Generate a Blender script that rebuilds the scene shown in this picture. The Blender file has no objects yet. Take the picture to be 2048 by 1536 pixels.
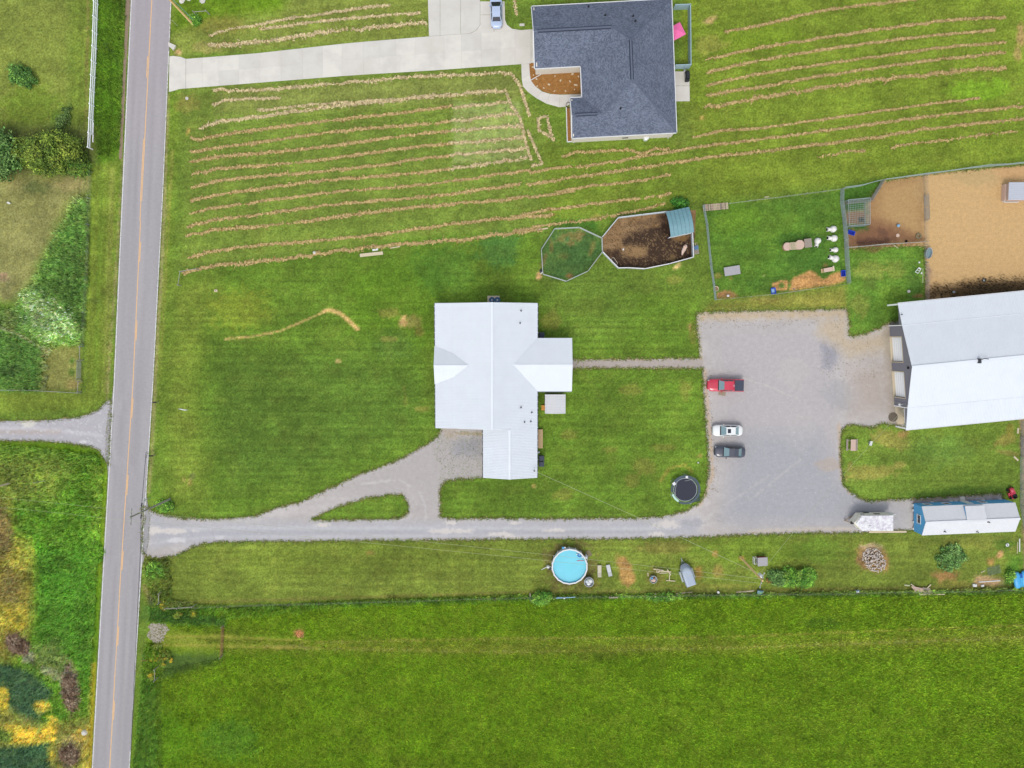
import bpy, bmesh, math, random
import numpy as np
from mathutils import Vector, Matrix
S = bpy.context.scene
COL = S.collection
random.seed(11)
RNG = np.random.default_rng(11)
R = math.radians

# ------------------------------------------------------------------ camera, sky, sun, exposure
CAM_H, FPX, TILT = 112.0, 1425.0, R(3.4)          # drone 112 m up, looking almost straight down
cam_d = bpy.data.cameras.new('camera'); cam = bpy.data.objects.new('camera', cam_d); COL.objects.link(cam)
cam_d.sensor_width = 36.0; cam_d.lens = 36.0 * FPX / 2048.0
cam_d.clip_start = 0.5; cam_d.clip_end = 8000
cam.location = (0, 0, CAM_H); cam.rotation_euler = (-TILT, 0, 0)
S.camera = cam

SUN_EL, SUN_AZ = R(58), R(190)                     # azimuth clockwise from north: sun a little west of south
wd = bpy.data.worlds.new('World'); S.world = wd; wd.use_nodes = True
wn = wd.node_tree.nodes; wl = wd.node_tree.links
bg = wn['Background']
sky = wn.new('ShaderNodeTexSky'); sky.sky_type = 'NISHITA'; sky.sun_disc = False
sky.sun_elevation = SUN_EL; sky.sun_rotation = SUN_AZ
sky.air_density = 1.0; sky.dust_density = 2.0; sky.ozone_density = 1.0; sky.altitude = 200
hs = wn.new('ShaderNodeHueSaturation'); hs.inputs['Saturation'].default_value = 0.42
wl.new(sky.outputs[0], hs.inputs['Color']); wl.new(hs.outputs[0], bg.inputs[0])
bg.inputs[1].default_value = 0.15
sun_d = bpy.data.lights.new('sun', 'SUN'); sun = bpy.data.objects.new('sun', sun_d); COL.objects.link(sun)
sun_d.energy = 0.85; sun_d.angle = R(20); sun_d.color = (1.0, 0.95, 0.88)
sv = Vector((math.sin(SUN_AZ) * math.cos(SUN_EL), math.cos(SUN_AZ) * math.cos(SUN_EL), math.sin(SUN_EL)))
sun.rotation_euler = sv.to_track_quat('Z', 'Y').to_euler(); sun.location = sv * 200
S.view_settings.view_transform = 'Standard'; S.view_settings.look = 'None'
S.view_settings.gamma = 1.0; S.view_settings.use_curve_mapping = False
S.view_settings.exposure = 0.82
S.cycles.max_bounces = 6; S.cycles.transparent_max_bounces = 12

# ------------------------------------------------------------------ survey plan -> metres
CT, ST = math.cos(TILT), math.sin(TILT)
def P(px, py, h=0.0):
    """plan point (survey units of the aerial plan) lying h metres above the ground, in metres"""
    u = (px - 1024.0) / FPX; v = -(py - 768.0) / FPX
    t = (CAM_H - h) / (v * ST + CT)
    return Vector((u * t, (v * CT - ST) * t, h))
def planxy(x, y):
    zc = y * ST - CAM_H * CT; yc = y * CT + CAM_H * ST
    return 1024.0 + FPX * x / (-zc), 768.0 - FPX * yc / (-zc)
def PX(pts, h=0.0): return [P(a, b, h) for a, b in pts]

EREF = 1.38
def lin(c):
    c = np.asarray(c, float) / 255.0
    return np.where(c <= 0.04045, c / 12.92, ((c + 0.055) / 1.055) ** 2.4)
def alb(c): return tuple(np.minimum(lin(c) / EREF, 0.85))

# ------------------------------------------------------------------ materials
MATS = {}
def nodes_of(m): return m.node_tree.nodes, m.node_tree.links
def mat(name, rgb=None, rough=0.7, var=0.12, scale=3.0, bump=0.0, bscale=20.0, metal=0.0, spec=0.3, attr=None, rgb2=None, stretch=None, coat=0.0, trans=0.0):
    """principled material whose colour is broken up by two octaves of noise; rgb in 0-255 as seen in daylight"""
    if name in MATS: return MATS[name]
    m = bpy.data.materials.new(name); m.use_nodes = True; MATS[name] = m
    n, l = nodes_of(m); b = n['Principled BSDF']
    b.inputs['Roughness'].default_value = rough; b.inputs['Metallic'].default_value = metal
    b.inputs['Specular IOR Level'].default_value = spec
    if coat: b.inputs['Coat Weight'].default_value = coat; b.inputs['Coat Roughness'].default_value = 0.06
    if trans: b.inputs['Transmission Weight'].default_value = trans
    g = n.new('ShaderNodeNewGeometry'); pos = g.outputs['Position']
    if stretch:
        mp = n.new('ShaderNodeMapping'); mp.inputs['Scale'].default_value = stretch; l.new(pos, mp.inputs[0]); pos = mp.outputs[0]
    if attr:
        a = n.new('ShaderNodeAttribute'); a.attribute_name = attr; base = a.outputs['Color']
    else:
        a = n.new('ShaderNodeRGB'); c = alb(rgb); a.outputs[0].default_value = (c[0], c[1], c[2], 1); base = a.outputs[0]
    if rgb2:
        nz = n.new('ShaderNodeTexNoise'); nz.inputs['Scale'].default_value = scale * 0.6; nz.inputs['Detail'].default_value = 5; nz.inputs['Roughness'].default_value = 0.65
        l.new(pos, nz.inputs['Vector'])
        rp = n.new('ShaderNodeValToRGB'); rp.color_ramp.elements[0].position = 0.42; rp.color_ramp.elements[1].position = 0.62
        l.new(nz.outputs['Fac'], rp.inputs[0])
        mx = n.new('ShaderNodeMix'); mx.data_type = 'RGBA'; c2 = alb(rgb2); mx.inputs[7].default_value = (c2[0], c2[1], c2[2], 1)
        l.new(rp.outputs[0], mx.inputs[0]); l.new(base, mx.inputs[6]); base = mx.outputs[2]
    if var:
        nz = n.new('ShaderNodeTexNoise'); nz.inputs['Scale'].default_value = scale; nz.inputs['Detail'].default_value = 6; nz.inputs['Roughness'].default_value = 0.7
        l.new(pos, nz.inputs['Vector'])
        mr = n.new('ShaderNodeMapRange'); mr.inputs[1].default_value = 0.25; mr.inputs[2].default_value = 0.75
        mr.inputs[3].default_value = 1 - var; mr.inputs[4].default_value = 1 + var; l.new(nz.outputs['Fac'], mr.inputs[0])
        vm = n.new('ShaderNodeVectorMath'); vm.operation = 'SCALE'; l.new(base, vm.inputs[0]); l.new(mr.outputs[0], vm.inputs['Scale']); base = vm.outputs[0]
    l.new(base, b.inputs['Base Color'])
    if bump:
        nb = n.new('ShaderNodeTexNoise'); nb.inputs['Scale'].default_value = bscale; nb.inputs['Detail'].default_value = 4; l.new(pos, nb.inputs['Vector'])
        bp = n.new('ShaderNodeBump'); bp.inputs['Strength'].default_value = bump; bp.inputs['Distance'].default_value = 0.05
        l.new(nb.outputs['Fac'], bp.inputs['Height']); l.new(bp.outputs[0], b.inputs['Normal'])
    return m

def ground_mat(name, fine=0.3, med=0.2, s1=7.0, s2=1.4, bump=0.5, tint=None, tamt=0.3, rough=0.95):
    """surface painted by the colour attribute 'tone' and broken up at two sizes; tint = second hue in clumps"""
    m = bpy.data.materials.new(name); m.use_nodes = True; MATS[name] = m
    n, l = nodes_of(m); b = n['Principled BSDF']; b.inputs['Roughness'].default_value = rough; b.inputs['Specular IOR Level'].default_value = 0.08
    g = n.new('ShaderNodeNewGeometry'); pos = g.outputs['Position']
    a = n.new('ShaderNodeAttribute'); a.attribute_name = 'tone'; base = a.outputs['Color']
    def nz(s, d=5, r=0.7):
        k = n.new('ShaderNodeTexNoise'); k.inputs['Scale'].default_value = s; k.inputs['Detail'].default_value = d; k.inputs['Roughness'].default_value = r
        l.new(pos, k.inputs['Vector']); return k.outputs['Fac']
    if tint:
        mr = n.new('ShaderNodeMapRange'); mr.inputs[1].default_value = 0.45; mr.inputs[2].default_value = 0.68; mr.inputs[4].default_value = tamt
        l.new(nz(s2 * 1.7, 6), mr.inputs[0])
        mx = n.new('ShaderNodeMix'); mx.data_type = 'RGBA'; mx.blend_type = 'MULTIPLY'; mx.inputs[7].default_value = (*tint, 1)
        l.new(mr.outputs[0], mx.inputs[0]); l.new(base, mx.inputs[6]); base = mx.outputs[2]
    for s, v in ((s1, fine), (s2, med)):
        mr = n.new('ShaderNodeMapRange'); mr.inputs[1].default_value = 0.28; mr.inputs[2].default_value = 0.72
        mr.inputs[3].default_value = 1 - v; mr.inputs[4].default_value = 1 + v; l.new(nz(s), mr.inputs[0])
        vm = n.new('ShaderNodeVectorMath'); vm.operation = 'SCALE'; l.new(base, vm.inputs[0]); l.new(mr.outputs[0], vm.inputs['Scale']); base = vm.outputs[0]
    l.new(base, b.inputs['Base Color'])
    if bump:
        bp = n.new('ShaderNodeBump'); bp.inputs['Strength'].default_value = bump; bp.inputs['Distance'].default_value = 0.08
        l.new(nz(s1, 4), bp.inputs['Height']); l.new(bp.outputs[0], b.inputs['Normal'])
    return m

# ------------------------------------------------------------------ mesh building
class MB:
    def __init__(s): s.v = []; s.f = []
    def add(s, vs, fs):
        k = len(s.v); s.v += [tuple(q) for q in vs]; s.f += [tuple(i + k for i in f) for f in fs]; return s
    def box(s, c, d, rz=0.0, rx=0.0, ry=0.0):
        """box of size d whose BASE centre is c"""
        x, y, z = d[0] / 2, d[1] / 2, d[2]
        q = [(-x, -y, 0), (x, -y, 0), (x, y, 0), (-x, y, 0), (-x, -y, z), (x, -y, z), (x, y, z), (-x, y, z)]
        M = Matrix.Rotation(rz, 3, 'Z') @ Matrix.Rotation(ry, 3, 'Y') @ Matrix.Rotation(rx, 3, 'X'); c = Vector(c)
        return s.add([c + M @ Vector(p) for p in q], [(3, 2, 1, 0), (4, 5, 6, 7), (0, 1, 5, 4), (1, 2, 6, 5), (2, 3, 7, 6), (3, 0, 4, 7)])
    def prism(s, poly, z0, z1):
        n = len(poly)
        v = [(p[0], p[1], z0) for p in poly] + [(p[0], p[1], z1) for p in poly]
        return s.add(v, [tuple(range(n))[::-1], tuple(range(n, 2 * n))] + [(i, (i + 1) % n, n + (i + 1) % n, n + i) for i in range(n)])
    def slab(s, poly, th):
        """3-D polygon thickened downwards"""
        n = len(poly); v = [tuple(p) for p in poly] + [(p[0], p[1], p[2] - th) for p in poly]
        return s.add(v, [tuple(range(n)), tuple(range(n, 2 * n))[::-1]] + [(i, n + i, n + (i + 1) % n, (i + 1) % n) for i in range(n)])
    def tube(s, pts, r, n=6, r2=None, closed=False):
        pts = [Vector(p) for p in pts]; m = len(pts); rings = []
        for i, p in enumerate(pts):
            a = pts[(i - 1) % m] if (closed or i) else p; b = pts[(i + 1) % m] if (closed or i < m - 1) else p
            t = (b - a).normalized() if (b - a).length > 1e-9 else Vector((0, 0, 1))
            up = Vector((0, 0, 1)) if abs(t.z) < 0.9 else Vector((1, 0, 0))
            e1 = t.cross(up).normalized(); e2 = t.cross(e1)
            rr = r if r2 is None else r + (r2 - r) * i / max(1, m - 1)
            rings.append([p + (e1 * math.cos(2 * math.pi * k / n) + e2 * math.sin(2 * math.pi * k / n)) * rr for k in range(n)])
        v = [q for rg in rings for q in rg]; f = []
        for i in range(m if closed else m - 1):
            j = (i + 1) % m
            for k in range(n): f.append((i * n + k, i * n + (k + 1) % n, j * n + (k + 1) % n, j * n + k))
        if not closed: f += [tuple(range(n))[::-1], tuple(range((m - 1) * n, m * n))]
        return s.add(v, f)
    def lathe(s, c, prof, n=16):
        """prof = [(radius, z)...] turned round a vertical axis at c; ends are capped"""
        v = []; m = len(prof)
        for r, z in prof: v += [(c[0] + r * math.cos(2 * math.pi * k / n), c[1] + r * math.sin(2 * math.pi * k / n), c[2] + z) for k in range(n)]
        f = []
        for i in range(m - 1):
            for k in range(n): f.append((i * n + k, i * n + (k + 1) % n, (i + 1) * n + (k + 1) % n, (i + 1) * n + k))
        f += [tuple(range(n))[::-1], tuple(range((m - 1) * n, m * n))]
        return s.add(v, f)
    def loft(s, rings, closed=True, caps=True):
        n = len(rings[0]); v = [tuple(q) for rg in rings for q in rg]; f = []
        for i in range(len(rings) - 1):
            for k in range(n if closed else n - 1): f.append((i * n + k, i * n + (k + 1) % n, (i + 1) * n + (k + 1) % n, (i + 1) * n + k))
        if caps: f += [tuple(range(n))[::-1], tuple(range((len(rings) - 1) * n, len(rings) * n))]
        return s.add(v, f)
    def build(s, name, m, par=None, world=False, smooth=False, shift=None):
        off = Vector((0, 0, 0))
        if world and par: off = par.location
        vs = [(a - off.x, b - off.y, c - off.z) for a, b, c in s.v]
        me = bpy.data.meshes.new(name); me.from_pydata(vs, [], s.f)
        bm = bmesh.new(); bm.from_mesh(me); bmesh.ops.recalc_face_normals(bm, faces=bm.faces); bm.to_mesh(me); bm.free()
        if isinstance(m, str): m = MATS[m]
        me.materials.append(m)
        if smooth: me.polygons.foreach_set('use_smooth', [True] * len(me.polygons))
        o = bpy.data.objects.new(name, me); COL.objects.link(o)
        if par: o.parent = par
        return o

def tag(o, label=None, cat=None, group=None, kind=None):
    if label: o['label'] = label
    if cat: o['category'] = cat
    if group: o['group'] = group
    if kind: o['kind'] = kind
    return o
def thing(name, label, cat, loc=(0, 0, 0), rz=0.0, group=None):
    o = bpy.data.objects.new(name, None); COL.objects.link(o); o.empty_display_size = 0.3
    o.location = loc; o.rotation_euler = (0, 0, rz)
    return tag(o, label, cat, group)
def copy_tree(root, loc, rz, label=None, scale=None):
    r = root.copy(); COL.objects.link(r); r.location = loc; r.rotation_euler = (0, 0, rz)
    if label: r['label'] = label
    if scale: r.scale = scale
    for ch in root.children:
        c = ch.copy(); COL.objects.link(c); c.parent = r
        for g in ch.children:
            d = g.copy(); COL.objects.link(d); d.parent = c
    return r
def local(o, p):
    """world point -> the thing's own axes"""
    d = Vector(p) - Vector(o.location); a = -o.rotation_euler[2]
    return Vector((d.x * math.cos(a) - d.y * math.sin(a), d.x * math.sin(a) + d.y * math.cos(a), d.z))
def inst(ob, name, par, loc, rz=0.0):
    """another part with the same mesh"""
    o = bpy.data.objects.new(name, ob.data); COL.objects.link(o); o.parent = par; o.location = loc; o.rotation_euler = (0, 0, rz); return o
def ang(a, b): return math.atan2(b[1] - a[1], b[0] - a[0])

def clip(poly, nrm, d):
    """keep the part of a 3-D polygon with nrm.xy . p <= d"""
    out = []
    for i, p in enumerate(poly):
        q = poly[(i + 1) % len(poly)]
        a = nrm[0] * p[0] + nrm[1] * p[1] - d; b = nrm[0] * q[0] + nrm[1] * q[1] - d
        if a <= 0: out.append(p)
        if (a < 0 < b) or (b < 0 < a): out.append(p + (q - p) * (a / (a - b)))
    return out
def roof_panels(facet, dirv, width, m, par, ribs=4, gap=0.003, th=0.025, name='roof_panel'):
    """sheet-metal roof: each sheet is a part of its own with raised ribs running up the slope"""
    facet = [Vector(p) for p in facet]; d = Vector((dirv[0], dirv[1])).normalized()
    ss = [d.x * p.x + d.y * p.y for p in facet]; s0, s1 = min(ss), max(ss)
    k = max(1, round((s1 - s0) / width)); w = (s1 - s0) / k
    for i in range(k):
        a, b = s0 + i * w, s0 + (i + 1) * w - gap
        q = clip(clip(facet, (d.x, d.y), b), (-d.x, -d.y), -a)
        if len(q) < 3: continue
        mb = MB().slab(q, th)
        for r in range(ribs):
            c = a + w * (r + 0.5) / ribs
            e = clip(clip(q, (d.x, d.y), c + 0.032), (-d.x, -d.y), -(c - 0.032))
            if len(e) >= 3: mb.slab([p + Vector((0, 0, 0.045)) for p in e], 0.047)
        mb.build(name, m, par)
def strip3(mb, pts, w, th=0.02, lift=0.0):
    """flat bar of width w along a 3-D line"""
    for a, b in zip(pts[:-1], pts[1:]):
        a = Vector(a); b = Vector(b); t = (b - a); h = Vector((-t.y, t.x, 0)).normalized() * (w / 2) if (t.x or t.y) else Vector((w / 2, 0, 0))
        up = Vector((0, 0, lift)); mb.slab([a + h + up, a - h + up, b - h + up, b + h + up], th)
    return mb

# ------------------------------------------------------------------ numpy noise and painting
def vnoise(x, y, seed=0):
    r = np.random.default_rng(seed); T = r.random((256, 256))
    xi = np.floor(x).astype(int); yi = np.floor(y).astype(int); fx = x - xi; fy = y - yi
    fx = fx * fx * (3 - 2 * fx); fy = fy * fy * (3 - 2 * fy)
    a = T[xi % 256, yi % 256]; b = T[(xi + 1) % 256, yi % 256]; c = T[xi % 256, (yi + 1) % 256]; d = T[(xi + 1) % 256, (yi + 1) % 256]
    return (a * (1 - fx) + b * fx) * (1 - fy) + (c * (1 - fx) + d * fx) * fy
def fbm(x, y, seed=0, oct=4, g=0.55):
    s = 0; a = 1; t = 0
    for o in range(oct): s = s + a * vnoise(x * 2 ** o + 17 * o, y * 2 ** o - 31 * o, seed + o); t += a; a *= g
    return s / t
def sdf(poly, x, y):
    """signed distance to a polygon (negative inside)"""
    p = np.asarray(poly, float); n = len(p); d2 = np.full(x.shape, 1e18); ins = np.zeros(x.shape, bool)
    for i in range(n):
        ax, ay = p[i]; bx, by = p[(i + 1) % n]; ex, ey = bx - ax, by - ay
        t = np.clip(((x - ax) * ex + (y - ay) * ey) / (ex * ex + ey * ey + 1e-12), 0, 1)
        d2 = np.minimum(d2, (x - ax - t * ex) ** 2 + (y - ay - t * ey) ** 2)
        c = ((ay > y) != (by > y)); xx = ex * (y - ay) / (ey if abs(ey) > 1e-12 else 1e-12) + ax
        ins ^= c & (x < xx)
    d = np.sqrt(d2); return np.where(ins, -d, d)
def ldist(line, x, y):
    p = np.asarray(line, float); d2 = np.full(x.shape, 1e18)
    for i in range(len(p) - 1):
        ax, ay = p[i]; bx, by = p[i + 1]; ex, ey = bx - ax, by - ay
        t = np.clip(((x - ax) * ex + (y - ay) * ey) / (ex * ex + ey * ey + 1e-12), 0, 1)
        d2 = np.minimum(d2, (x - ax - t * ex) ** 2 + (y - ay - t * ey) ** 2)
    return np.sqrt(d2)
class Paint:
    """colours (as seen, 0-255) for a cloud of plan points, laid on by regions with soft ragged edges"""
    def __init__(s, px, py, base):
        s.x = px; s.y = py; s.c = np.tile(np.asarray(base, float), (len(px), 1)); s.n1 = fbm(px / 9, py / 9, 5) - 0.5; s.n2 = fbm(px / 3.2, py / 3.2, 9) - 0.5
    def _lay(s, idx, w, rgb):
        w = np.clip(w, 0, 1)[:, None]; s.c[idx] = s.c[idx] * (1 - w) + np.asarray(rgb, float) * w
    def _near(s, pts, m):
        p = np.asarray(pts, float); a = p.min(0) - m; b = p.max(0) + m
        return np.nonzero((s.x > a[0]) & (s.x < b[0]) & (s.y > a[1]) & (s.y < b[1]))[0]
    def poly(s, pts, rgb, f=6, k=1.0, ns=1.0):
        i = s._near(pts, f * 2 + 10); d = sdf(pts, s.x[i], s.y[i]) + (s.n1[i] * 14 + s.n2[i] * 8) * ns * min(1, f / 4)
        s._lay(i, (0.5 - d / (2 * f)) * k if k < 1 else 0.5 - d / (2 * f), rgb)
        return s
    def blob(s, cx, cy, rx, ry, rgb, k=1.0, rot=0.0, ns=1.0, f=0.5):
        m = max(rx, ry) * 1.7; i = np.nonzero((abs(s.x - cx) < m) & (abs(s.y - cy) < m))[0]
        dx = s.x[i] - cx; dy = s.y[i] - cy; c, q = math.cos(rot), math.sin(rot)
        d = np.sqrt(((dx * c + dy * q) / rx) ** 2 + ((-dx * q + dy * c) / ry) ** 2) + (s.n1[i] * 1.1 + s.n2[i] * 0.8) * ns
        s._lay(i, np.clip((1.0 + f / 2 - d) / f, 0, 1) * k, rgb); return s
    def line(s, pts, w, rgb, k=1.0, ns=1.0, f=None):
        f = f or w * 0.6; i = s._near(pts, w * 2 + 8)
        d = ldist(pts, s.x[i], s.y[i]) + (s.n1[i] * 5 + s.n2[i] * 6) * ns
        s._lay(i, np.clip((w / 2 + f / 2 - d) / f, 0, 1) * k, rgb); return s
    def speck(s, pts, rgb, thr=0.62, scale=1.6, k=1.0, f=6, seed=3):
        i = s._near(pts, f + 6); d = sdf(pts, s.x[i], s.y[i]) + s.n1[i] * 16
        v = fbm(s.x[i] / scale, s.y[i] / scale, seed, 2); w = np.clip((v - thr) * 9, 0, 1) * np.clip(0.5 - d / (2 * f), 0, 1)
        s._lay(i, w * k, rgb); return s
    def mul(s, f): s.c *= f[:, None]; return s
    def out(s): return lin(s.c.clip(0, 255)) / EREF

def set_tone(me, rgb):
    a = me.color_attributes.new('tone', 'FLOAT_COLOR', 'POINT')
    q = np.ones((len(me.vertices), 4), np.float32); q[:, :3] = rgb; a.data.foreach_set('color', q.ravel())
def mesh_np(name, v, f, m, smooth=False):
    """v (n,3) f (k,3|4) numpy arrays"""
    me = bpy.data.meshes.new(name); n, k = len(v), f.shape[1]
    me.vertices.add(n); me.vertices.foreach_set('co', np.asarray(v, np.float32).ravel())
    me.loops.add(f.size); me.loops.foreach_set('vertex_index', f.astype(np.int32).ravel())
    me.polygons.add(len(f)); me.polygons.foreach_set('loop_start', np.arange(0, f.size, k, dtype=np.int32)); me.polygons.foreach_set('loop_total', np.full(len(f), k, np.int32))
    me.update(calc_edges=True)
    me.materials.append(m if not isinstance(m, str) else MATS[m]); o = bpy.data.objects.new(name, me); COL.objects.link(o); return o
def Pn(px, py, h=0.0):
    u = (px - 1024.0) / FPX; v = -(py - 768.0) / FPX; t = (CAM_H - h) / (v * ST + CT)
    return u * t, (v * CT - ST) * t
def sheet(name, polys, holes, z, m, paint, step=2.2, rag=2.2, label=None, kind='structure'):
    """flat sheet bounded by ragged outlines (plan units): grid cells cut where the outline crosses them"""
    allp = np.concatenate([np.asarray(p, float) for p in polys]); a = allp.min(0) - 4; b = allp.max(0) + 4
    nx = int((b[0] - a[0]) / step) + 2; ny = int((b[1] - a[1]) / step) + 2
    gx, gy = np.meshgrid(a[0] + np.arange(nx) * step, a[1] + np.arange(ny) * step, indexing='ij')
    d = np.full(gx.shape, 1e9)
    for p in polys: d = np.minimum(d, sdf(p, gx, gy))
    for p in holes: d = np.maximum(d, -sdf(p, gx, gy))
    d = d + (fbm(gx / 6, gy / 6, 21, 4, .75) - 0.5) * 2.4 * rag
    V = []; F = []; vid = {}
    def vert(x, y):
        k = (round(x, 3), round(y, 3))
        if k not in vid: vid[k] = len(V); V.append((x, y))
        return vid[k]
    ins = d < 0
    full = ins[:-1, :-1] & ins[1:, :-1] & ins[1:, 1:] & ins[:-1, 1:]; anyi = ins[:-1, :-1] | ins[1:, :-1] | ins[1:, 1:] | ins[:-1, 1:]
    for i, j in zip(*np.nonzero(anyi)):
        c = [(i, j), (i, j + 1), (i + 1, j + 1), (i + 1, j)]
        if full[i, j]: F.append([vert(gx[q], gy[q]) for q in c]); continue
        poly = []
        for k in range(4):
            q, r = c[k], c[(k + 1) % 4]
            if d[q] < 0: poly.append(vert(gx[q], gy[q]))
            if (d[q] < 0) != (d[r] < 0):
                t = d[q] / (d[q] - d[r]); poly.append(vert(gx[q] + (gx[r] - gx[q]) * t, gy[q] + (gy[r] - gy[q]) * t))
        if len(set(poly)) >= 3: F.append(poly)
    V = np.array(V); X, Y = Pn(V[:, 0], V[:, 1])
    me = bpy.data.meshes.new(name); me.from_pydata([(x, y, z) for x, y in zip(X, Y)], [], F)
    if len(me.polygons) and me.polygons[0].normal.z < 0: me.flip_normals()
    me.materials.append(m); o = bpy.data.objects.new(name, me); COL.objects.link(o)
    set_tone(me, paint(V[:, 0], V[:, 1])); o['kind'] = kind
    return o
# ================================================================== GROUND
G_LAWN = (88, 122, 40)
def ground_paint(x, y):
    p = Paint(x, y, G_LAWN)
    inside = (x > -200) & (x < 2250) & (y > -150) & (y < 1700)
    big = fbm(x / 140, y / 140, 41, 4); mid = fbm(x / 42, y / 34, 43, 4)
    # --- left of the road
    p.poly([(-300, -300), (152, -300), (146, 120), (150, 262), (-300, 300)], (104, 128, 50), 24)
    p.poly([(146, -200), (186, -200), (178, 262), (142, 262)], (94, 122, 42), 8)
    p.line([(180, -200), (172, 250)], 4, (132, 122, 70), 0.7)
    p.poly([(196, -300), (256, -300), (246, 100), (238, 320), (196, 330), (184, 250)], (72, 116, 26), 8)
    p.line([(205, 80), (225, 105), (238, 135)], 6, (58, 98, 26), 0.8)
    p.blob(120, 245, 25, 26, (86, 122, 45), 0.9, 0.4)
    p.blob(60, 215, 60, 40, (84, 122, 30), 0.5)
    p.poly([(-300, 255), (190, 255), (190, 350), (-300, 365)], (82, 100, 46), 12)
    p.poly([(-300, 350), (182, 350), (182, 405), (150, 420), (120, 470), (80, 540), (60, 600), (-300, 600)], (122, 130, 72), 14)
    p.blob(140, 370, 36, 16, (152, 138, 92), 0.7); p.blob(30, 372, 26, 12, (150, 134, 90), 0.5); p.blob(70, 375, 26, 14, (84, 106, 52), 0.8)
    p.blob(6, 555, 14, 9, (168, 138, 112), 0.8); p.blob(22, 585, 24, 26, (98, 96, 62), 0.7)
    p.poly([(178, 390), (150, 400), (120, 450), (100, 490), (78, 530), (70, 560), (40, 590), (25, 620), (30, 650), (90, 680), (160, 690), (176, 560)], (76, 122, 38), 22)
    p.poly([(178, 450), (150, 470), (130, 560), (140, 640), (168, 650), (176, 560)], (66, 112, 34), 18, 0.6)
    p.poly([(35, 590), (65, 575), (100, 600), (150, 640), (158, 670), (100, 685), (55, 655)], (104, 142, 66), 12, 0.7)
    p.speck([(35, 585), (75, 575), (150, 620), (158, 680), (90, 690), (50, 650)], (176, 190, 130), 0.6, 2.4)
    p.poly([(-300, 600), (20, 610), (40, 660), (85, 690), (92, 720), (80, 783), (-300, 783)], (74, 120, 38), 16)
    p.blob(20, 640, 22, 20, (78, 96, 44), 0.7); p.blob(25, 740, 22, 14, (58, 92, 36), 0.6)
    p.line([(-10, 652), (40, 668), (80, 692), (110, 705)], 5, (130, 132, 78), 0.8)
    p.poly([(88, 695), (160, 690), (158, 783), (86, 783)], (112, 126, 60), 8)
    p.blob(145, 768, 14, 10, (152, 132, 84), 0.7); p.blob(144, 722, 5, 5, (66, 110, 36), 0.8); p.blob(143, 745, 7, 6, (66, 104, 36), 0.8)
    p.poly([(182, 330), (240, 320), (218, 800), (176, 818), (-300, 840), (-300, 786), (168, 786), (176, 560)], (95, 124, 40), 5)
    p.line([(205, 330), (190, 780)], 8, (86, 124, 36), 0.5); p.line([(225, 340), (210, 780)], 10, (116, 134, 58), 0.6)
    p.blob(190, 602, 12, 5, (74, 98, 36), 0.7)
    p.line([(247, 320), (214, 800)], 5, (136, 136, 86), 0.7)
    # --- rough ground, lower left
    p.poly([(-300, 880), (130, 884), (200, 905), (214, 930), (186, 1560), (180, 1900), (-300, 1900)], (80, 128, 22), 5)
    p.poly([(-300, 895), (110, 900), (150, 940), (120, 1000), (40, 1010), (-300, 980)], (98, 124, 38), 18, 0.8)
    p.poly([(186, 930), (214, 930), (208, 1150), (184, 1160)], (98, 134, 30), 8, 0.7)
    p.blob(190, 1100, 20, 32, (116, 164, 40), 0.9, 0.2)
    p.poly([(-300, 990), (18, 1000), (30, 1070), (60, 1090), (80, 1160), (76, 1240), (20, 1330), (-300, 1330)], (146, 132, 44), 16, 0.9)
    p.blob(6, 1060, 22, 50, (134, 112, 62), 0.8); p.blob(22, 1180, 22, 40, (140, 118, 60), 0.7); p.blob(50, 1110, 22, 36, (158, 148, 48), 0.7)
    p.blob(30, 1230, 40, 26, (172, 154, 42), 0.8)
    p.poly([(75, 1090), (185, 1090), (182, 1360), (130, 1370), (80, 1300), (70, 1240)], (72, 130, 24), 14)
    p.poly([(70, 1290), (120, 1270), (140, 1340), (110, 1360), (60, 1330)], (92, 118, 48), 10, 0.8)
    p.blob(38, 1288, 26, 18, (120, 94, 70), 0.95, 0.6); p.blob(58, 1312, 14, 12, (146, 128, 96), 0.8)
    p.blob(142, 1375, 17, 50, (132, 108, 82), 0.95, -0.1); p.blob(108, 1345, 24, 10, (146, 136, 92), 0.8, 0.5)
    p.poly([(-300, 1325), (20, 1327), (62, 1342), (108, 1378), (100, 1402), (96, 1418), (70, 1450), (50, 1440), (10, 1410), (-300, 1395)], (60, 100, 54), 5)
    p.poly([(-300, 1395), (14, 1410), (60, 1440), (130, 1442), (190, 1430), (186, 1560), (-300, 1560)], (142, 134, 50), 10)
    p.blob(8, 1395, 12, 24, (196, 166, 40), 0.9); p.blob(88, 1410, 17, 13, (190, 160, 48), 0.9); p.blob(50, 1470, 46, 20, (190, 162, 44), 0.9, 0.2); p.blob(104, 1456, 14, 24, (196, 168, 46), 0.9)
    p.blob(150, 1480, 26, 12, (172, 154, 88), 0.8); p.blob(168, 1468, 16, 16, (190, 160, 60), 0.8)
    p.blob(140, 1508, 22, 24, (118, 100, 66), 0.9); p.blob(175, 1520, 12, 30, (166, 148, 52), 0.8); p.blob(100, 1508, 10, 10, (206, 172, 36), 0.9)
    p.poly([(-300, 1494), (40, 1490), (100, 1484), (98, 1520), (120, 1560), (-300, 1560)], (58, 100, 54), 5)
    p.blob(6, 1470, 20, 14, (70, 112, 40), 0.8); p.blob(90, 1440, 10, 5, (64, 110, 40), 0.7)
    p.line([(188, 1330), (178, 1540)], 9, (168, 150, 46), 0.8, f=5)
    # --- verge right of the road
    p.poly([(340, -300), (372, -300), (362, 180), (340, 560), (322, 760), (298, 1000), (280, 1010), (318, 560), (330, 180)], (92, 126, 38), 6)
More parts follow.
